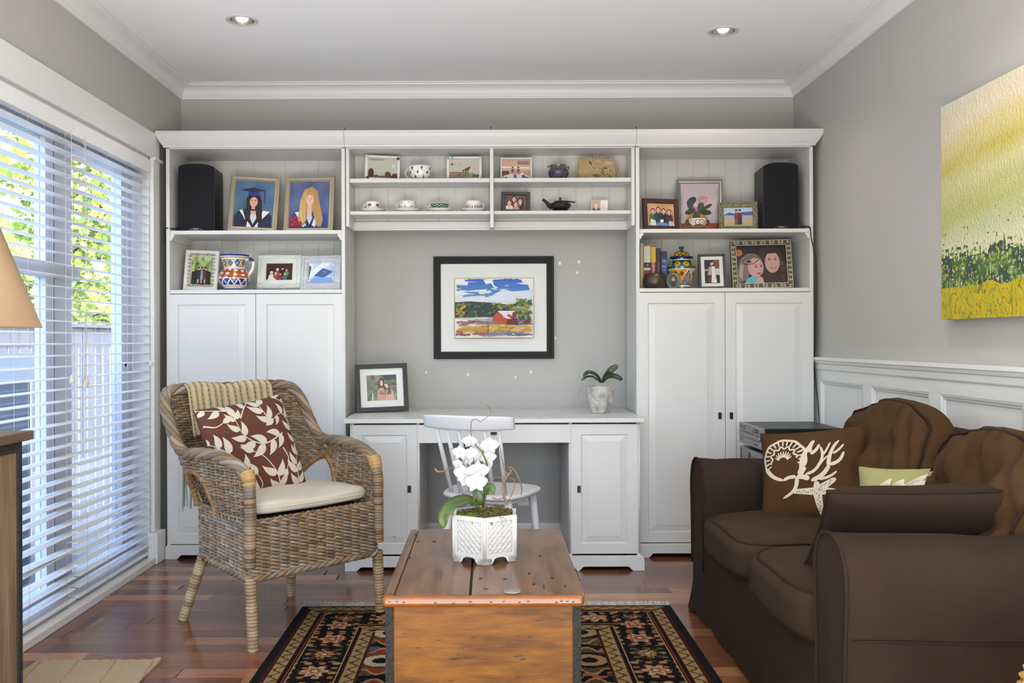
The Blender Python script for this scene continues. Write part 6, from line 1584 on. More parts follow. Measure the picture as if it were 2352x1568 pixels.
def leafq(x, z, L, a, c, seeds=True):
    m = MB(); pts = []
    for k in range(13):
        t = k/12.0; pts.append((x+L*(t-.5)*math.cos(a)-L*.17*math.sin(PI*t)*math.sin(a), -.004, z+L*(t-.5)*math.sin(a)+L*.17*math.sin(PI*t)*math.cos(a)))
    for k in range(11, -1, -1):
        t = k/12.0; pts.append((x+L*(t-.5)*math.cos(a)+L*.17*math.sin(PI*t)*math.sin(a), -.004, z+L*(t-.5)*math.sin(a)-L*.17*math.sin(PI*t)*math.cos(a)))
    m.add(pts, [tuple(range(len(pts)))], C(c), M=Mq); m.tube(pts, .0016, 5, closed=True, col=C('#cbb08c'), M=Mq)
    if seeds:
        for s_ in (-.18, 0, .18): m.rbox((x+L*s_*math.cos(a), -.006, z+L*s_*math.sin(a)), (.0032, .003, .0032), 2, 3, col=C('#b9a92f'), M=Mq)
    m.obj('leaf', M_glaze, pq, recalc=False)
for x, z, L, a, c, sd in ((-.032, .092, .040, -.8, '#2f4a5e', False), (-.012, .066, .038, -.3, '#5f8a4a', False), (-.004, .026, .058, -.12, '#4f4420', True), (.068, .020, .062, -.75, '#6b6424', True), (.028, .045, .060, -.85, '#4c4a2a', True), (.042, .066, .050, .25, '#4a4222', True), (.070, .050, .040, 1.2, '#6a6a30', True), (.108, .052, .044, 1.25, '#7a7226', True), (-.020, .006, .05, -.2, '#3f5a38', False), (.03, .004, .05, .05, '#54502c', False), (.012, .098, .030, -.9, '#c7915a', False), (.06, .094, .05, -.2, '#a9b09a', False)): leafq(x, z, L, a, c, sd)
m = MB()
for pts in ([(.095, 0, .0), (.09, 0, .05), (.085, 0, .09), (.07, 0, .126)], [(.085, 0, .06), (.05, 0, .07), (.02, 0, .10), (.0, 0, .128)], [(.05, 0, .068), (.03, 0, .10), (.02, 0, .13)], [(.02, 0, .10), (-.03, 0, .115), (-.06, 0, .124)], [(.06, 0, .02), (.02, 0, .05), (-.02, 0, .08), (-.035, 0, .126)]): m.tube(catmull([(a, -.006, c) for a, b_, c in pts], 6), .0022, 6, M=Mq)
m.obj('vine', M_vine, pq)
def studio(p):
    p.rect(0, 0, 1, 1, '#5a4347'); p.ell(.5, .5, .5, .45, '#6b5054')
    for x, y, r, c, hr, lg in ((.42, .72, .10, '#26222a', '#2a1d18', 0), (.70, .56, .11, '#2a2638', '#241a18', 1.3), (.20, .44, .11, '#e6e4e4', '#4a3020', 1.0), (.50, .32, .11, '#d8a4b4', '#7a4a34', 1.0)): p.ell(x, y-.34, r*1.5, .26, c, 14); p.face(x, y, r, '#dcae94', hr, lg)
M_dot = mat('black_beaded_frame', '#2b2826', .5, var='#4a4540', scale=160); M_bead = mat('silver_bead', '#dcd8d0', .25, metal=.6)
def beads(t, w, h, inset, n1, n2, r):
    m = MB()
    for k in range(n1): 
        x = -w/2+inset+(w-2*inset)*k/(n1-1)
        for z in (inset, h-inset): m.rbox((x, -.006, z), (r, r, r), 2, 2)
    for k in range(1, n2-1):
        z = inset+(h-2*inset)*k/(n2-1)
        for x in (-w/2+inset, w/2-inset): m.rbox((x, -.006, z), (r, r, r), 2, 2)
    return m
t, w, h = pframe('picture_frame', 'small dark beaded frame with a family portrait beside the teapot', 1152, 1218, 440, ZC2, 4.79, M_dot, [(0, 0), (.002, -.005), (.016, -.005), (.018, .002)], yaw=.06, lean=.12, pic=studio, roll=.012)
m = beads(t, w, h, .005, 11, 8, .0017); m2 = beads(t, w, h, .014, 15, 11, .0012); m.v += []; m.obj('beading', M_bead, t, recalc=False, kind='stuff'); m2.obj('beading', M_bead, t, recalc=False, kind='stuff')
tpot = thing('iron_teapot', 'black cast iron teapot on a stand', 'teapot', base_at(1287, ZC2, 4.78)); M_cast = mat('cast_iron', '#1d1d1d', .5, bump=.3, bscale=240)
MB().lathe([(.0, 0), (.040, 0), (.043, .004), (.040, .012), (.0, .012)], 36, caps=False).obj('stand', M_cast, tpot)
MB().lathe([(.0, .013), (.030, .013), (.045, .020), (.0565, .034), (.055, .042), (.040, .051), (.026, .054), (.0, .055)], 40, caps=False).obj('body', M_cast, tpot)
ld = MB(); ld.lathe([(.0, .060), (.022, .060), (.024, .056), (.026, .054)], 32, caps=False).lathe([(.0, .078), (.005, .076), (.0065, .072), (.005, .067), (.002, .064), (.003, .060)], 16, caps=False); ld.obj('lid', M_cast, tpot)
MB().tube(catmull([(-.044, 0, .030), (-.062, 0, .040), (-.076, 0, .056), (-.092, 0, .068)], 5), [.016]*3+[.013]*3+[.010]*3+[.008]*3+[.0075]*4, 12).obj('spout', M_cast, tpot)
MB().tube(catmull([(-.03, .0, .056), (.02, 0, .058), (.055, 0, .055), (.078, 0, .053)], 4), .0042, 8).obj('handle', M_cast, tpot)
def baby(p):
    p.rect(0, 0, 1, 1, '#b09a86'); p.poly([(.05, 0), (.95, 0), (.85, .35), (.15, .35)], '#5a2a3a'); p.face(.5, .52, .26, '#e6b8a2', '#b08a6a')
ph = thing('photo_block', 'small white photo block with a baby picture', 'photo block', base_at(1377, ZC2, 4.78)); w = .087; h = .064
MB().box(-w/2, w/2, 0, .016, 0, h).obj('block', M_whf, ph, bevel=.001); p = Pic(w*.54, h*.94, -w/2+.002, .002, -.0006, '#b09a86'); baby(p); p.done(ph)
for k in range(3): MB().box(.012, .012+.016, -.0006, .0, .040-k*.007, .0412-k*.007).obj('caption_line', mat('grey_ink', '#77777a', .7), ph)
# ---- right tower, upper shelf
def four(p):
    p.grid(8, 8, lambda u, v: mixc(C('#a8683a'), C('#d8b48a'), max(0, min(1, .4+.6*noise.noise(Vector((u*2, v*9, 3)))+.4*(v-.6)))))
    for x, y, c in ((.20, .66, '#2c6a44'), (.40, .72, '#28384e'), (.60, .66, '#23232a'), (.80, .62, '#3a3634')): p.ell(x, y-.36, .14, .30, c, 14); p.face(x, y, .075, '#dba98e', '#3a2418')
    p.poly([(.08, 0), (.3, 0), (.28, .22), (.1, .3)], '#cfd0d4'); p.poly([(.3, 0), (.75, 0), (.7, .14), (.34, .14)], '#5a86c8'); p.poly([(.75, 0), (1, 0), (.95, .2), (.78, .22)], '#b5b2b0'); p.poly([(.45, .14), (.58, .16), (.57, .28), (.46, .27)], '#e4dccb')
pframe('picture_frame', 'dark red wooden frame with four people in a cabin', 1477, 1563, 455, ZU, 4.77, M_redf, [(0, 0), (.002, -.004), (.024, -.003), (.026, .002)], yaw=.12, lean=.20, pic=four, roll=.02)
def plantp(p):
    p.grid(20, 24, lambda u, v: mixc(C('#c9b6bc'), C('#2f7a86'), max(0, min(1, 1.5*noise.noise(Vector((u*2.2, v*2.6, 8)))+.9*max(0, abs(u-.5)-.28)*2-.1))))
    p.rect(0, 0, 1, .14, '#a04a2c'); p.ell(.42, .20, .30, .14, '#b98746'); p.ell(.42, .30, .24, .12, '#b98746')
    for x, y, rx, ry, c, a in ((.28, .62, .14, .08, '#2f3438', .5), (.24, .54, .08, .10, '#3a3f42', .2), (.58, .66, .13, .06, '#c48a90', .2), (.60, .60, .10, .06, '#cf9aa0', .5), (.38, .44, .09, .05, '#b56a76', .3), (.52, .50, .08, .10, '#37422f', -.6), (.70, .50, .13, .04, '#37422f', .4), (.62, .38, .18, .06, '#2f3a28', -.1), (.24, .40, .14, .06, '#323c2e', .3), (.40, .30, .10, .10, '#4a5436', 0)): p.ell(x, y, rx, ry, c, 16, a)
    p.line([(.40, .30), (.30, .58)], .01, '#3a4030'); p.line([(.44, .30), (.58, .60)], .008, '#5a6a48')
pframe('picture_frame', 'silver frame with a painting of a potted plant', 1556, 1662, 411, ZU, 4.90, M_silf, [(0, 0), (.003, -.006), (.006, -.002), (.010, -.006), (.018, -.003), (.022, .002)], yaw=-.02, lean=.07, pic=plantp, picm=M_paint)
sb = thing('painted_bowl', 'small painted pottery bowl with two dark handles', 'bowl', base_at(1602, ZU, 4.74))
def bcol(u, z, v):
    k = z/.058; a = u*2*PI
    for j, (uu, kk) in enumerate(((.72, .62), (.80, .62), (.22, .62), (.30, .62))):
        q = math.hypot((u-uu)*11, (k-kk)*2.1); 
        if q < .14: return C('#5a3a34')
        if q < .38: return C('#e6e2da')
        if q < .5: return C('#4a2a2e')
    if k < .5+.16*math.cos(a*4): return C('#8a7a2c') if math.sin(a*22+k*20) > -.2 else C('#2b2a1c')
    return C('#d9d2ca') if k > .9 or noise.noise(Vector((a*6, k*9, 1))) > -.1 else C('#8a8078')
pot(sb, 'body', [(.0, 0), (.024, 0), (.034, .012), (.046, .036), (.048, .050), (.043, .058), (.040, .058), (.040, .045), (.0, .02)], bcol, 64, 44)
for s in (-1, 1): MB().tube(catmull([(s*.046, 0, .050), (s*.056, 0, .046), (s*.058, 0, .036), (s*.046, 0, .030)], 4), .0055, 8, col=C('#1d1a20')).obj('handle', M_glaze, sb)
def beach(p):
    p.rect(0, .55, 1, 1, '#a9bccf'); p.rect(0, .0, 1, .40, '#b9a27c'); p.rect(0, .36, 1, .60, '#9aa4b4'); p.poly([(0, .60), (.2, .74), (.42, .64), (.7, .76), (1, .78), (1, .58), (0, .58)], '#4c5a80')
    for x, c in ((.44, '#7a3a3a'), (.56, '#6b2a30')): p.poly([(x-.07, .08), (x+.07, .08), (x+.06, .45), (x-.06, .45)], '#2e2c34' if x > .5 else '#5a5248'); p.poly([(x-.08, .4), (x+.08, .4), (x+.06, .72), (x-.06, .72)], c); p.ell(x, .80, .045, .08, '#c9977c', 10); p.ell(x, .86, .05, .05, '#3a241c', 10)
t, w, h = pframe('picture_frame', 'ornate sage frame with a couple on a beach', 1652, 1742, 463, ZU, 4.79, M_sage, [(0, 0), (.004, -.004), (.020, -.003), (.022, -.006), (.026, -.004), (.028, .002)], yaw=-.05, lean=.16, pic=beach)
m = MB(); sr = random.Random(12)
for k in range(58):
    q4 = k/58.0*4; s_, q = int(q4), q4-int(q4); i = .008; ww, hh = w-2*i, h-2*i
    x, z = [(-ww/2+ww*q, i), (ww/2, i+hh*q), (ww/2-ww*q, i+hh), (-ww/2, i+hh-hh*q)][s_]; r = sr.uniform(.006, .0095); a = sr.uniform(0, 6)
    m.rbox((x+sr.uniform(-.004, .004), -.005, z+sr.uniform(-.003, .005)), (r*(.6+.4*abs(math.cos(a))), .006, r*(.6+.4*abs(math.sin(a)))), 2.0, 4)
m.obj('scrollwork', M_sage, t, label='carved leaf scrolls')
# ---- right tower, lower shelf: books
def book(label, px0, px1, ytop, col, Y, D, deco, name='book'):
    a, c = atY(px0, 600, Y), atY(px1, 600, Y); w = c.x-a.x; h = atY(px0, ytop, Y).z-ZL
    t = thing(name, label, 'book', ((a.x+c.x)/2, Y, ZL+.0006), 0, 'books on the right shelf')
    m = mat('book_cover_'+col.strip('#'), col, .45); MB().box(-w/2, -w/2+.002, .002, D, 0, h).box(w/2-.002, w/2, .002, D, 0, h).box(-w/2, w/2, 0, .003, 0, h).obj('cover', m, t, bevel=.0008)
    MB().box(-w/2+.002, w/2-.002, .004, D-.004, .003, h-.003).obj('pages', mat('book_pages', '#ddd3bd', .9), t)
    for (z0, z1, cc) in deco.get('bands', ()): MB().box(-w/2-.0002, w/2+.0002, -.0004, .001, h*z0, h*z1).obj('spine_band', mat('band_'+cc.strip('#'), cc, .5), t)
    for (s_, z, size, cc, rot) in deco.get('text', ()):
        text('spine_text', s_, size, mat('ink_'+cc.strip('#'), cc, .5), t, Matrix.Translation((0, -.0008, h*z)) @ Matrix.Rotation(PI/2, 4, 'X') @ Matrix.Rotation(rot, 4, 'Z'))
BY = 4.80
book('pale yellow book at the left end of the row', 1470.5, 1478, 559, '#b3a77f', BY-.02, .16, {})
book('white book with black and red spine bands', 1479, 1494, 565, '#cfc9bd', BY, .15, {'bands': ((.50, .62, '#2a2622'), (.30, .44, '#a02620')), 'text': (('M', .56, .012, '#e8e6e0', 0),)})
book('yellow and red book with white spine lettering', 1495, 1506, 565, '#8a1f28', BY, .15, {'bands': ((.62, .98, '#d9a92c'),), 'text': (('HEMINGWAY', .38, .017, '#eeeae2', -PI/2),)})
book('dark red book with red spine lettering', 1506.5, 1517.5, 570, '#2a1a1c', BY, .15, {'bands': ((.0, .03, '#7a1a20'),), 'text': (('MONEYLAND', .42, .017, '#c23a4a', -PI/2),)})
book('blue book at the right end of the row', 1519, 1532, 577, '#24508a', BY, .14, {'bands': ((.80, .98, '#182c4a'), (.14, .26, '#4f8ab8')), 'text': (('THE', .74, .010, '#e6eaf0', 0), ('LIGHT', .60, .008, '#e6eaf0', 0), ('OF', .50, .007, '#e6eaf0', 0))})
rv = thing('metal_bowl', 'dark grey round bowl in front of the books', 'bowl', base_at(1503.5, ZL, 4.735)); M_rust = mat('dark_patina', '#3f3a33', .35, var='#5a4a3c', scale=30, metal=.5)
MB().lathe([(.0, 0), (.046, 0), (.055, .010), (.061, .034), (.060, .056), (.050, .076), (.044, .080), (.042, .078), (.050, .06), (.0, .02)], 48, caps=False).obj('body', M_rust, rv)
# ginger jar
gj = thing('ginger_jar', 'lidded yellow and blue painted ginger jar on the right shelf', 'jar', base_at(1565, ZL, 4.82), .35); Hj = .165
def gcol(u, z, v):
    k = z/.165; a = u*2*PI
    if k < .07: return C('#2a2c5e')
    if k < .13: return C('#ded8ca')
    if k < .145: return C('#3a3a58')
    if k < .62:
        q = ((u*4) % 1.0)-.5; kk = (k-.145)/.475
        if abs(q) < .44*kk:
            pq_ = math.hypot((abs(q)-.16)*3.2, (kk-.72)*2.0); 
            if abs(q) < .03 and .35 < kk < .7 or pq_ < .3: return C('#7a3f16')
            return C('#cf9a22')
        if abs(q) < .47*kk+.015: return C('#e6ddc6')
        return C('#d9d4c6') if noise.noise(Vector((a*14, k*60, 2))) > .12 else C('#1b2030')
    if k < .64: return C('#e2dccb')
    if k < .70: return C('#2f4a7a')
    if k < .92:
        q = ((u*9) % 1.0)-.5; d = math.hypot(q*1.5, (k-.80)*6)
        if d < .16: return C('#6b3d14')
        if d < .46: return C('#c99a2a')
        return C('#3a5a44') if (u*9) % 1.0 < .85 else C('#27424e')
    if k < .955: return C('#e2dccb')
    return C('#23275a')
pot(gj, 'body', [(.0, 0), (.043, 0), (.045, .004), (.045, .022), (.052, .040), (.064, .075), (.0735, .104), (.0735, .120), (.066, .138), (.050, .150), (.047, .154), (.049, .166), (.044, .166), (.0, .15)], gcol, 96, 70)
lg = pot(gj, 'lid', [(.062, .166), (.060, .172), (.046, .172), (.042, .182), (.036, .194), (.022, .200), (.010, .203), (.008, .207), (.010, .214), (.015, .222), (.013, .226), (.0, .226)], lambda u, z, v: C('#23275a') if z < .174 else ((C('#c98f26') if noise.noise(Vector((math.cos(u*6.28)*5, math.sin(u*6.28)*5, z*90))) > 0 else C('#4a4a22')) if z < .200 else C('#1f4a48')), 64, 40)
# little oval glass frame
ov = thing('oval_frame', 'small oval clear glass photo frame before the ginger jar', 'photo frame', base_at(1546, ZL, 4.725)); rx_, rz2 = .031, .039
Mo = Matrix.Translation((0, .0, rz2+.002)) @ Matrix.Rotation(-.15, 4, 'X')
m = MB(); m.tube([Mo @ Vector((rx_*math.cos(a), 0, rz2*math.sin(a))) for a in [2*PI*k/48 for k in range(48)]], .0055, 10, closed=True); m.obj('glass_rim', M_crystal, ov)
m = MB(); m.add([Mo @ Vector((rx_*.92*math.cos(a), .001, rz2*.92*math.sin(a))) for a in [2*PI*k/32 for k in range(32)]], [tuple(range(32))], C('#3f4a36')); m.add([Mo @ Vector((.012*math.cos(a), -.0003, -.014+.018*math.sin(a))) for a in [2*PI*k/16 for k in range(16)]], [tuple(range(16))], C('#24282a')); m.add([Mo @ Vector((.007*math.cos(a), -.0006, .006+.009*math.sin(a))) for a in [2*PI*k/16 for k in range(16)]], [tuple(range(16))], C('#c99a86')); m.obj('photo', M_print, ov, recalc=False)
MB().box(-.018, .018, .002, .03, 0, .004).obj('foot', M_crystal, ov)
def wed(p):
    p.rect(0, 0, 1, 1, '#2a201e'); p.poly([(.55, .6), (1, .6), (1, 1), (.6, 1)], '#6a5638'); p.rect(.55, .35, 1, .62, '#c9c4bc'); p.poly([(.0, .5), (.35, .55), (.3, .62), (0, .6)], '#9a8f88')
    p.poly([(.18, .05), (.42, .05), (.44, .4), (.26, .4)], '#5a2a2c'); p.poly([(.2, .35), (.46, .35), (.5, .68), (.3, .72)], '#b89a92'); p.poly([(.42, .02), (.8, .02), (.7, .4), (.68, .72), (.46, .72), (.48, .4)], '#dcdad6'); p.ell(.46, .82, .08, .07, '#d0a48e', 12); p.ell(.60, .82, .09, .09, '#3a241c', 12); p.ell(.56, .84, .06, .06, '#dcb09a', 12)
t, w, h = pframe('picture_frame', 'black studded frame with white mount and a bride photo', 1606, 1668, 582, ZL, 4.80, M_dot, [(0, 0), (.002, -.005), (.013, -.005), (.014, .002)], yaw=-.10, lean=.20, mount=.018, pic=wed, roll=-.012)
m = beads(t, w, h, .004, 8, 13, .0018); m.obj('stud_row', M_bead, t, recalc=False, kind='stuff'); m = beads(t, w, h, .011, 9, 14, .0011); m.obj('stud_row', M_bead, t, recalc=False, kind='stuff')
def girls(p):
    p.rect(0, 0, 1, 1, '#2b2425'); p.ell(.06, .82, .07, .09, '#b0702a')
    p.poly([(.45, .0), (.42, .55), (.48, .9), (.68, 1.0), (.86, .9), (.95, .5), (.99, .0)], '#42302c'); p.ell(.72, .55, .15, .28, '#c69a94', 24); p.poly([(.52, .85), (.66, .78), (.86, .80), (.82, .92), (.66, .98)], '#3a2826')
    p.poly([(.0, .0), (.02, .4), (.08, .66), (.24, .8), (.40, .78), (.52, .62), (.3, .4), (.2, .1)], '#7a6a60'); p.poly([(.03, .2), (.08, .52), (.14, .5), (.1, .1)], '#a39488'); p.ell(.38, .42, .16, .26, '#c99a94', 24); p.poly([(.18, .50), (.30, .68), (.50, .66), (.40, .74), (.22, .74), (.10, .6)], '#6b5f58')
    p.ell(.24, .58, .08, .05, '#8f8680'); p.ell(.24, .58, .05, .03, '#2a2422'); p.line([(.16, .5), (.34, .52), (.46, .64)], .008, '#2a2422')
    for x, y in ((.39, .44), (.49, .45), (.66, .62), (.78, .62)): p.ell(x, y, .026, .016, '#2a2022', 10); p.line([(x-.03, y+.045), (x+.03, y+.05)], .006, '#6a4a40')
    p.ell(.44, .26, .05, .02, '#8a4a4c'); p.ell(.73, .40, .06, .022, '#9a5654'); p.ell(.73, .405, .04, .008, '#e0cfca'); p.ell(.72, .50, .025, .02, '#b58680', 8)
    p.poly([(.14, .0), (.2, .14), (.34, .2), (.42, .12), (.4, 0)], '#5fb0bf'); p.poly([(.34, .0), (.54, .0), (.50, .16), (.42, .18)], '#c99a94')
    q = random.Random(4)
    for k in range(26): x = q.uniform(.86, .98); y = q.uniform(0, .5); p.line([(x, y), (x+.02, y+.05), (x, y+.1)], .004, q.choice(['#6a4c40', '#57403a', '#8a6a58']))
M_olive = mat('olive_frame', '#4d4526', .5); M_ivory = mat('ivory_line', '#d9d2c0', .5)
t, w, h = pframe('picture_frame', 'large olive frame with ivory leaf pattern and two girls', 1683, 1821, 551, ZL, 4.80, M_olive, [(0, 0), (.002, -.006), (.027, -.006), (.029, .002)], yaw=-.07, lean=.16, pic=girls, roll=-.018)
for ins, wd in ((.0022, .0022), (.0262, .0022)): ring_mesh(w-2*ins, h-2*ins, [(0, -.0072), (wd, -.0072), (wd, -.005)], -.005).obj('line', M_ivory, t).location = (0, 0, ins)
m = MB(); q = random.Random(6)
def sprig(x, z, a):
    for s in (-1, 1):
        for L, da in ((.012, .7), (.009, 1.4)):
            aa = a+s*da; cx_, cz_ = x+math.cos(aa)*L*.7, z+math.sin(aa)*L*.7
            m.rbox((cx_, -.0068, cz_), (L*.5, .0008, .0016), 2, 3, M=Matrix.Translation((cx_, 0, cz_)) @ Matrix.Rotation(-aa, 4, 'Y') @ Matrix.Translation((-cx_, 0, -cz_)))
    m.tube([(x-.010*math.cos(a), -.0066, z-.010*math.sin(a)), (x+.010*math.cos(a), -.0066, z+.010*math.sin(a))], .0009, 4)
for k in range(13):
    x = -w/2+.02+(w-.04)*k/12
    for z in (.0145, h-.0145): sprig(x, z, q.uniform(-.5, .5)+(PI if k % 2 else 0))
for k in range(1, 9):
    z = .0145+(h-.029)*k/9
    for x in (-w/2+.0145, w/2-.0145): sprig(x, z, PI/2+q.uniform(-.5, .5))
m.obj('leaf_inlay', M_ivory, t, recalc=False, label='ivory leaf inlay')
# ---------------------------------------------------------------- framed watercolour on the back wall
a, c = atY(996, 590, YW), atY(1272, 823, YW); w, h = c.x-a.x, a.z-c.z
wf = thing('framed_watercolour', 'black framed watercolour of a red barn on the back wall', 'picture', ((a.x+c.x)/2, YW-.022, c.z))
ring_mesh(w, h, [(0, .0), (.004, -.004), (.011, -.004), (.013, .003), (.024, .002), (.026, -.001), (.030, -.001), (.032, .006), (.037, .006), (.040, .012)], .021).obj('frame', mat('black_lacquer_frame', '#0d0e10', .4, spec=.25), wf)
MB().box(-w/2+.036, w/2-.036, .014, .016, .036, h-.036).obj('mount', M_mount, wf)
pa_, pc_ = atY(1045, 640, YW), atY(1225, 775, YW); x0 = pa_.x-wf.location.x; x1 = pc_.x-wf.location.x; z0 = pc_.z-wf.location.z; z1 = pa_.z-wf.location.z
ring_mesh(x1-x0+.010, z1-z0+.010, [(0, .0), (.003, .001), (.005, .004)], .004).obj('mount_bevel', mat('gold_fillet', '#c9bf9a', .5), wf).location = ((x0+x1)/2, .0105, z0-.005)
p = Pic(x1-x0, z1-z0, x0, z0, .0135, '#e9e7e4'); q = random.Random(15)
def stroke(x, y, L, wd, c, a=0.0):
    n = 6; pts = []
    for k in range(n): t_ = k/(n-1.0); pts.append((x+L*(t_-.5)*math.cos(a)+q.uniform(-.2, .2)*wd, y+L*(t_-.5)*math.sin(a)+wd*(.5+q.uniform(-.2, .25))))
    for k in range(n-1, -1, -1): t_ = k/(n-1.0); pts.append((x+L*(t_-.5)*math.cos(a)+q.uniform(-.2, .2)*wd, y+L*(t_-.5)*math.sin(a)-wd*(.5+q.uniform(-.2, .25))))
    if min(pt[0] for pt in pts) > .0 and max(pt[0] for pt in pts) < 1 and min(pt[1] for pt in pts) > 0 and max(pt[1] for pt in pts) < 1: p.poly(pts, c)
def bl(y): return mixc(C('#4f8fc8'), C('#2f62c0'), max(0, min(1, (y-.72)/.25)))
for k in range(60): y_ = q.uniform(.70, .97); stroke(q.uniform(.05, .95), y_, q.uniform(.12, .35), q.uniform(.02, .06), bl(y_), q.uniform(-.15, .25))
p.poly([(.0, .80), (.10, .78), (.20, .74), (.0, .70)], '#e4e6ee'); p.poly([(.36, .97), (.48, .98), (.50, .88), (.56, .84), (.50, .84), (.46, .92), (.40, .90)], '#e9eaf0'); p.poly([(.40, .66), (.62, .82), (.72, .78), (.98, .80), (.98, .60), (.40, .60)], '#d9dce8'); p.poly([(.0, .66), (.2, .70), (.42, .68), (.42, .60), (.0, .60)], '#dcdcea')
p.poly([(.86, .90), (.78, .92), (.92, .93), (.95, .89)], '#e9eaf0'); p.poly([(.2, .80), (.42, .82), (.36, .78)], '#e9eaf0')
p.poly([(.0, .34), (.0, .60), (.20, .615), (.45, .59), (.76, .545), (.76, .36)], '#2d4033')
for k in range(120): stroke(q.uniform(.04, .8), q.uniform(.36, .57), q.uniform(.03, .07), q.uniform(.02, .04), q.choice(['#2d4033', '#3f5a3c', '#6f7f2c', '#243a5e', '#22305a', '#8a9230', '#4c6440', '#dfe2e0' if k % 9 == 0 else '#34503a']), q.uniform(-.8, .8))
for k in range(60): stroke(q.uniform(.80, .97), q.uniform(.30, .64), q.uniform(.03, .07), q.uniform(.02, .05), q.choice(['#5f7a2c', '#2f5236', '#8c9a34', '#37543c', '#a8862c']), q.uniform(-1, 1))
for k in range(30): stroke(q.uniform(.03, .12), q.uniform(.36, .58), q.uniform(.03, .06), q.uniform(.02, .04), q.choice(['#8a8a2c', '#b98a2c', '#5f7a2c']), q.uniform(-1, 1))
p.poly([(.0, .32), (.2, .30), (.5, .26), (.98, .22), (.98, .0), (.0, .0)], '#e6ddd2')
for k in range(110): y_ = q.uniform(.03, .28); x_ = q.uniform(.04, .96); stroke(x_, y_, q.uniform(.08, .22), q.uniform(.015, .04), q.choice(['#c79a34', '#b98428', '#d0a840'] if .10 < y_ < .22 else (['#7a5a6e', '#8a4a4a', '#9a6a7a'] if x_ < .4 else ['#6a6a86', '#7f7a90', '#8a7f80'])), q.uniform(-.1, .25))
p.poly([(.48, .36), (.55, .44), (.66, .33), (.66, .24), (.58, .24), (.48, .27)], '#b8401e'); p.poly([(.54, .45), (.76, .45), (.74, .36), (.62, .36)], '#d8d4dc'); p.poly([(.66, .33), (.72, .32), (.72, .38), (.67, .40)], '#c0482a'); p.poly([(.66, .22), (.80, .21), (.80, .32), (.72, .33), (.66, .31)], '#5a1e2c'); p.poly([(.73, .32), (.78, .34), (.78, .44), (.73, .42)], '#7a1e2a'); p.poly([(.60, .36), (.68, .35), (.72, .31), (.66, .32)], '#dcd8e0'); p.poly([(.86, .24), (.96, .24), (.95, .30), (.90, .31)], '#6a1e2c')
p.line([(.42, .08), (.425, .22)], .004, '#5a2a20'); p.line([(.65, .16), (.65, .26)], .003, '#4a2a24'); p.line([(.25, .30), (.45, .305)], .004, '#2a2a20'); p.line([(.42, .36), (.5, .37)], .012, '#4a2a2a')
p.done(wf, M_paint, 'watercolour')
# ---------------------------------------------------------------- desk top things
def poolside(p):
    p.grid(14, 12, lambda u, v: mixc(C('#3a4632'), C('#7f8a6c'), max(0, min(1, .45+.9*noise.noise(Vector((u*7, v*7, 2)))))))
    p.rect(.55, .80, 1, 1, '#2a3038'); p.poly([(.33, .0), (.36, .45), (.45, .56), (.56, .5), (.62, .06), (.62, 0)], '#c98f76'); p.poly([(.40, .24), (.58, .22), (.56, .36), (.42, .38)], '#6a6f7a'); p.poly([(.36, .4), (.4, .8), (.5, .9), (.58, .82), (.6, .4), (.54, .5), (.44, .5)], '#2b1e1a'); p.ell(.49, .68, .055, .12, '#d8a48c', 14)
    p.poly([(.60, .0), (.66, .4), (.76, .46), (.86, .36), (.95, 0)], '#cfa08c'); p.poly([(.66, .22), (.82, .24), (.78, .4), (.68, .38)], '#6a4a4c'); p.poly([(.56, .5), (.58, .66), (.66, .72), (.74, .6), (.82, .3), (.76, .34), (.66, .46)], '#3a2620'); p.ell(.655, .57, .055, .10, '#dcb09c', 14, .5); p.rect(.17, 0, .20, .28, '#dfe2e2')
M_bf = mat('flat_black_frame', '#232324', .5)
pframe('picture_frame', 'black frame with white mount and two women outdoors, on the desk', 818, 938, 838, .735, 4.80, M_bf, [(0, 0), (.001, -.008), (.024, -.008), (.025, .002)], yaw=.17, lean=.20, th=.012, mount=.034, pic=poolside, roll=-.028)
wp = thing('faceted_pot', 'white distressed faceted plant pot on the desk', 'plant pot', tuple(Vector(base_at(1377, .735, 4.72))), .3); M_dist = mat('distressed_plaster', '#cfcbc6', .8, var='#8d8a88', scale=22, bump=.6, bscale=60, detail=6)
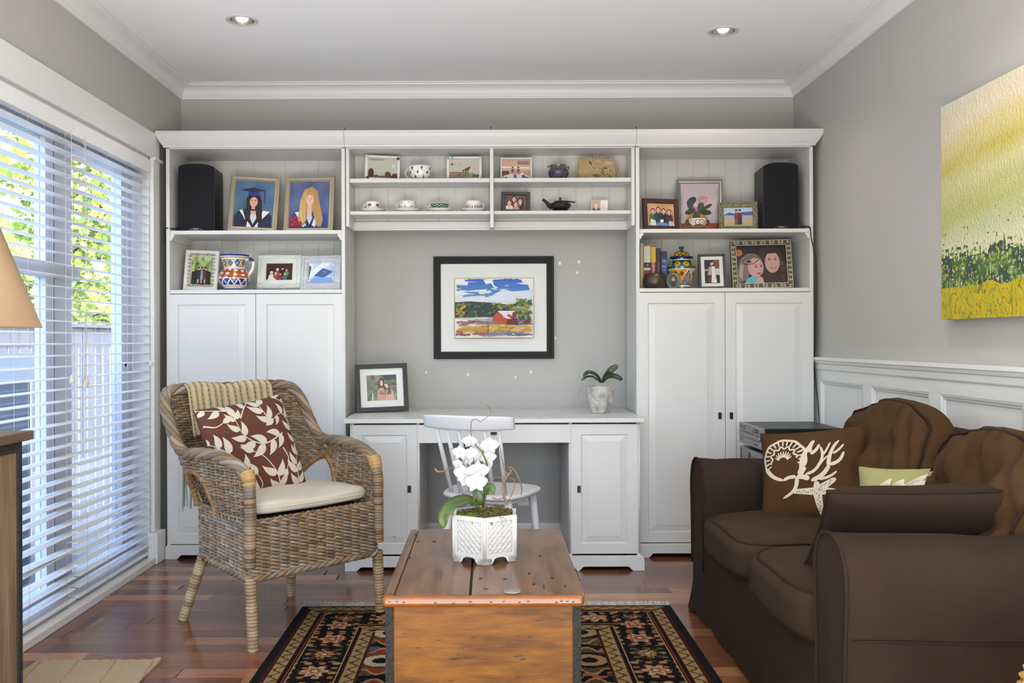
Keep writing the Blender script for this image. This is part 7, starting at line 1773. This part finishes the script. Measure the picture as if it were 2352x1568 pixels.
b = MB(); n8 = 8; lv = [(.044, 0, 0), (.060, .035, .2), (.078, .125, 0), (.081, .140, 0), (.074, .140, 0), (.070, .118, 0)]
vs = [(r*math.cos(2*PI*(k+o)/n8), r*math.sin(2*PI*(k+o)/n8), z) for r, z, o in lv for k in range(n8)]
b.add(vs, [(j*n8+k, j*n8+(k+1) % n8, (j+1)*n8+(k+1) % n8, (j+1)*n8+k) for j in range(len(lv)-1) for k in range(n8)]+[tuple(range(n8))]); b.obj('pot', M_dist, wp, bevel=.004)
MB().lathe([(.0, .120), (.069, .120)], 8, caps=False).obj('soil', mat('bark_chips', '#4a3020', .95, var='#2b1d14', scale=60, bump=1.0, bscale=70), wp)
op = thing('orchid_plant', 'dark green strap leaved orchid in the pot on the desk', 'plant', (wp.location.x, wp.location.y, .735+.122)); OB = op.location.copy()
def DP(px, py, dy=0.0): return atY(px, py, OB.y+dy)-OB
M_strap = mat('strap_leaf', '#26361c', .35, var='#35492a', scale=20)
for pts, wd, nr in (([DP(1382, 878), DP(1390, 866), DP(1400, 852, -.01), DP(1414, 842, -.01), DP(1419, 838, -.01)], .017, (.5, -.8, .5)), ([DP(1383, 878), DP(1395, 866, -.02), DP(1410, 864, -.03), DP(1424, 870, -.035), DP(1427, 874, -.035)], .017, (.0, -.75, .65)),
                   ([DP(1381, 878), DP(1370, 862, -.01), DP(1354, 855, -.015), DP(1344, 860, -.02), DP(1341, 867, -.02)], .012, (0, -.7, .7)), ([DP(1380, 879), DP(1362, 866, .0), DP(1348, 866, .0), DP(1336, 874, .0)], .009, (0, -.5, .85))):
    leaf('leaf', pts, wd, .22, M_strap, nr, op)
MB().lathe([(.0, -.005), (.007, -.004), (.006, .006), (.0, .010)], 10, caps=False).obj('crown', M_strap, op)
M_root = mat('grey_root', '#8d918a', .7)
for pts in ([(1345, 874), (1336, 868), (1330, 870)], [(1340, 892), (1332, 898), (1328, 906)], [(1375, 874), (1362, 872), (1352, 876)]):
    MB().tube(catmull([DP(a_, b_, -.06) for a_, b_ in pts], 4), .0014, 5).obj('root', M_root, op)
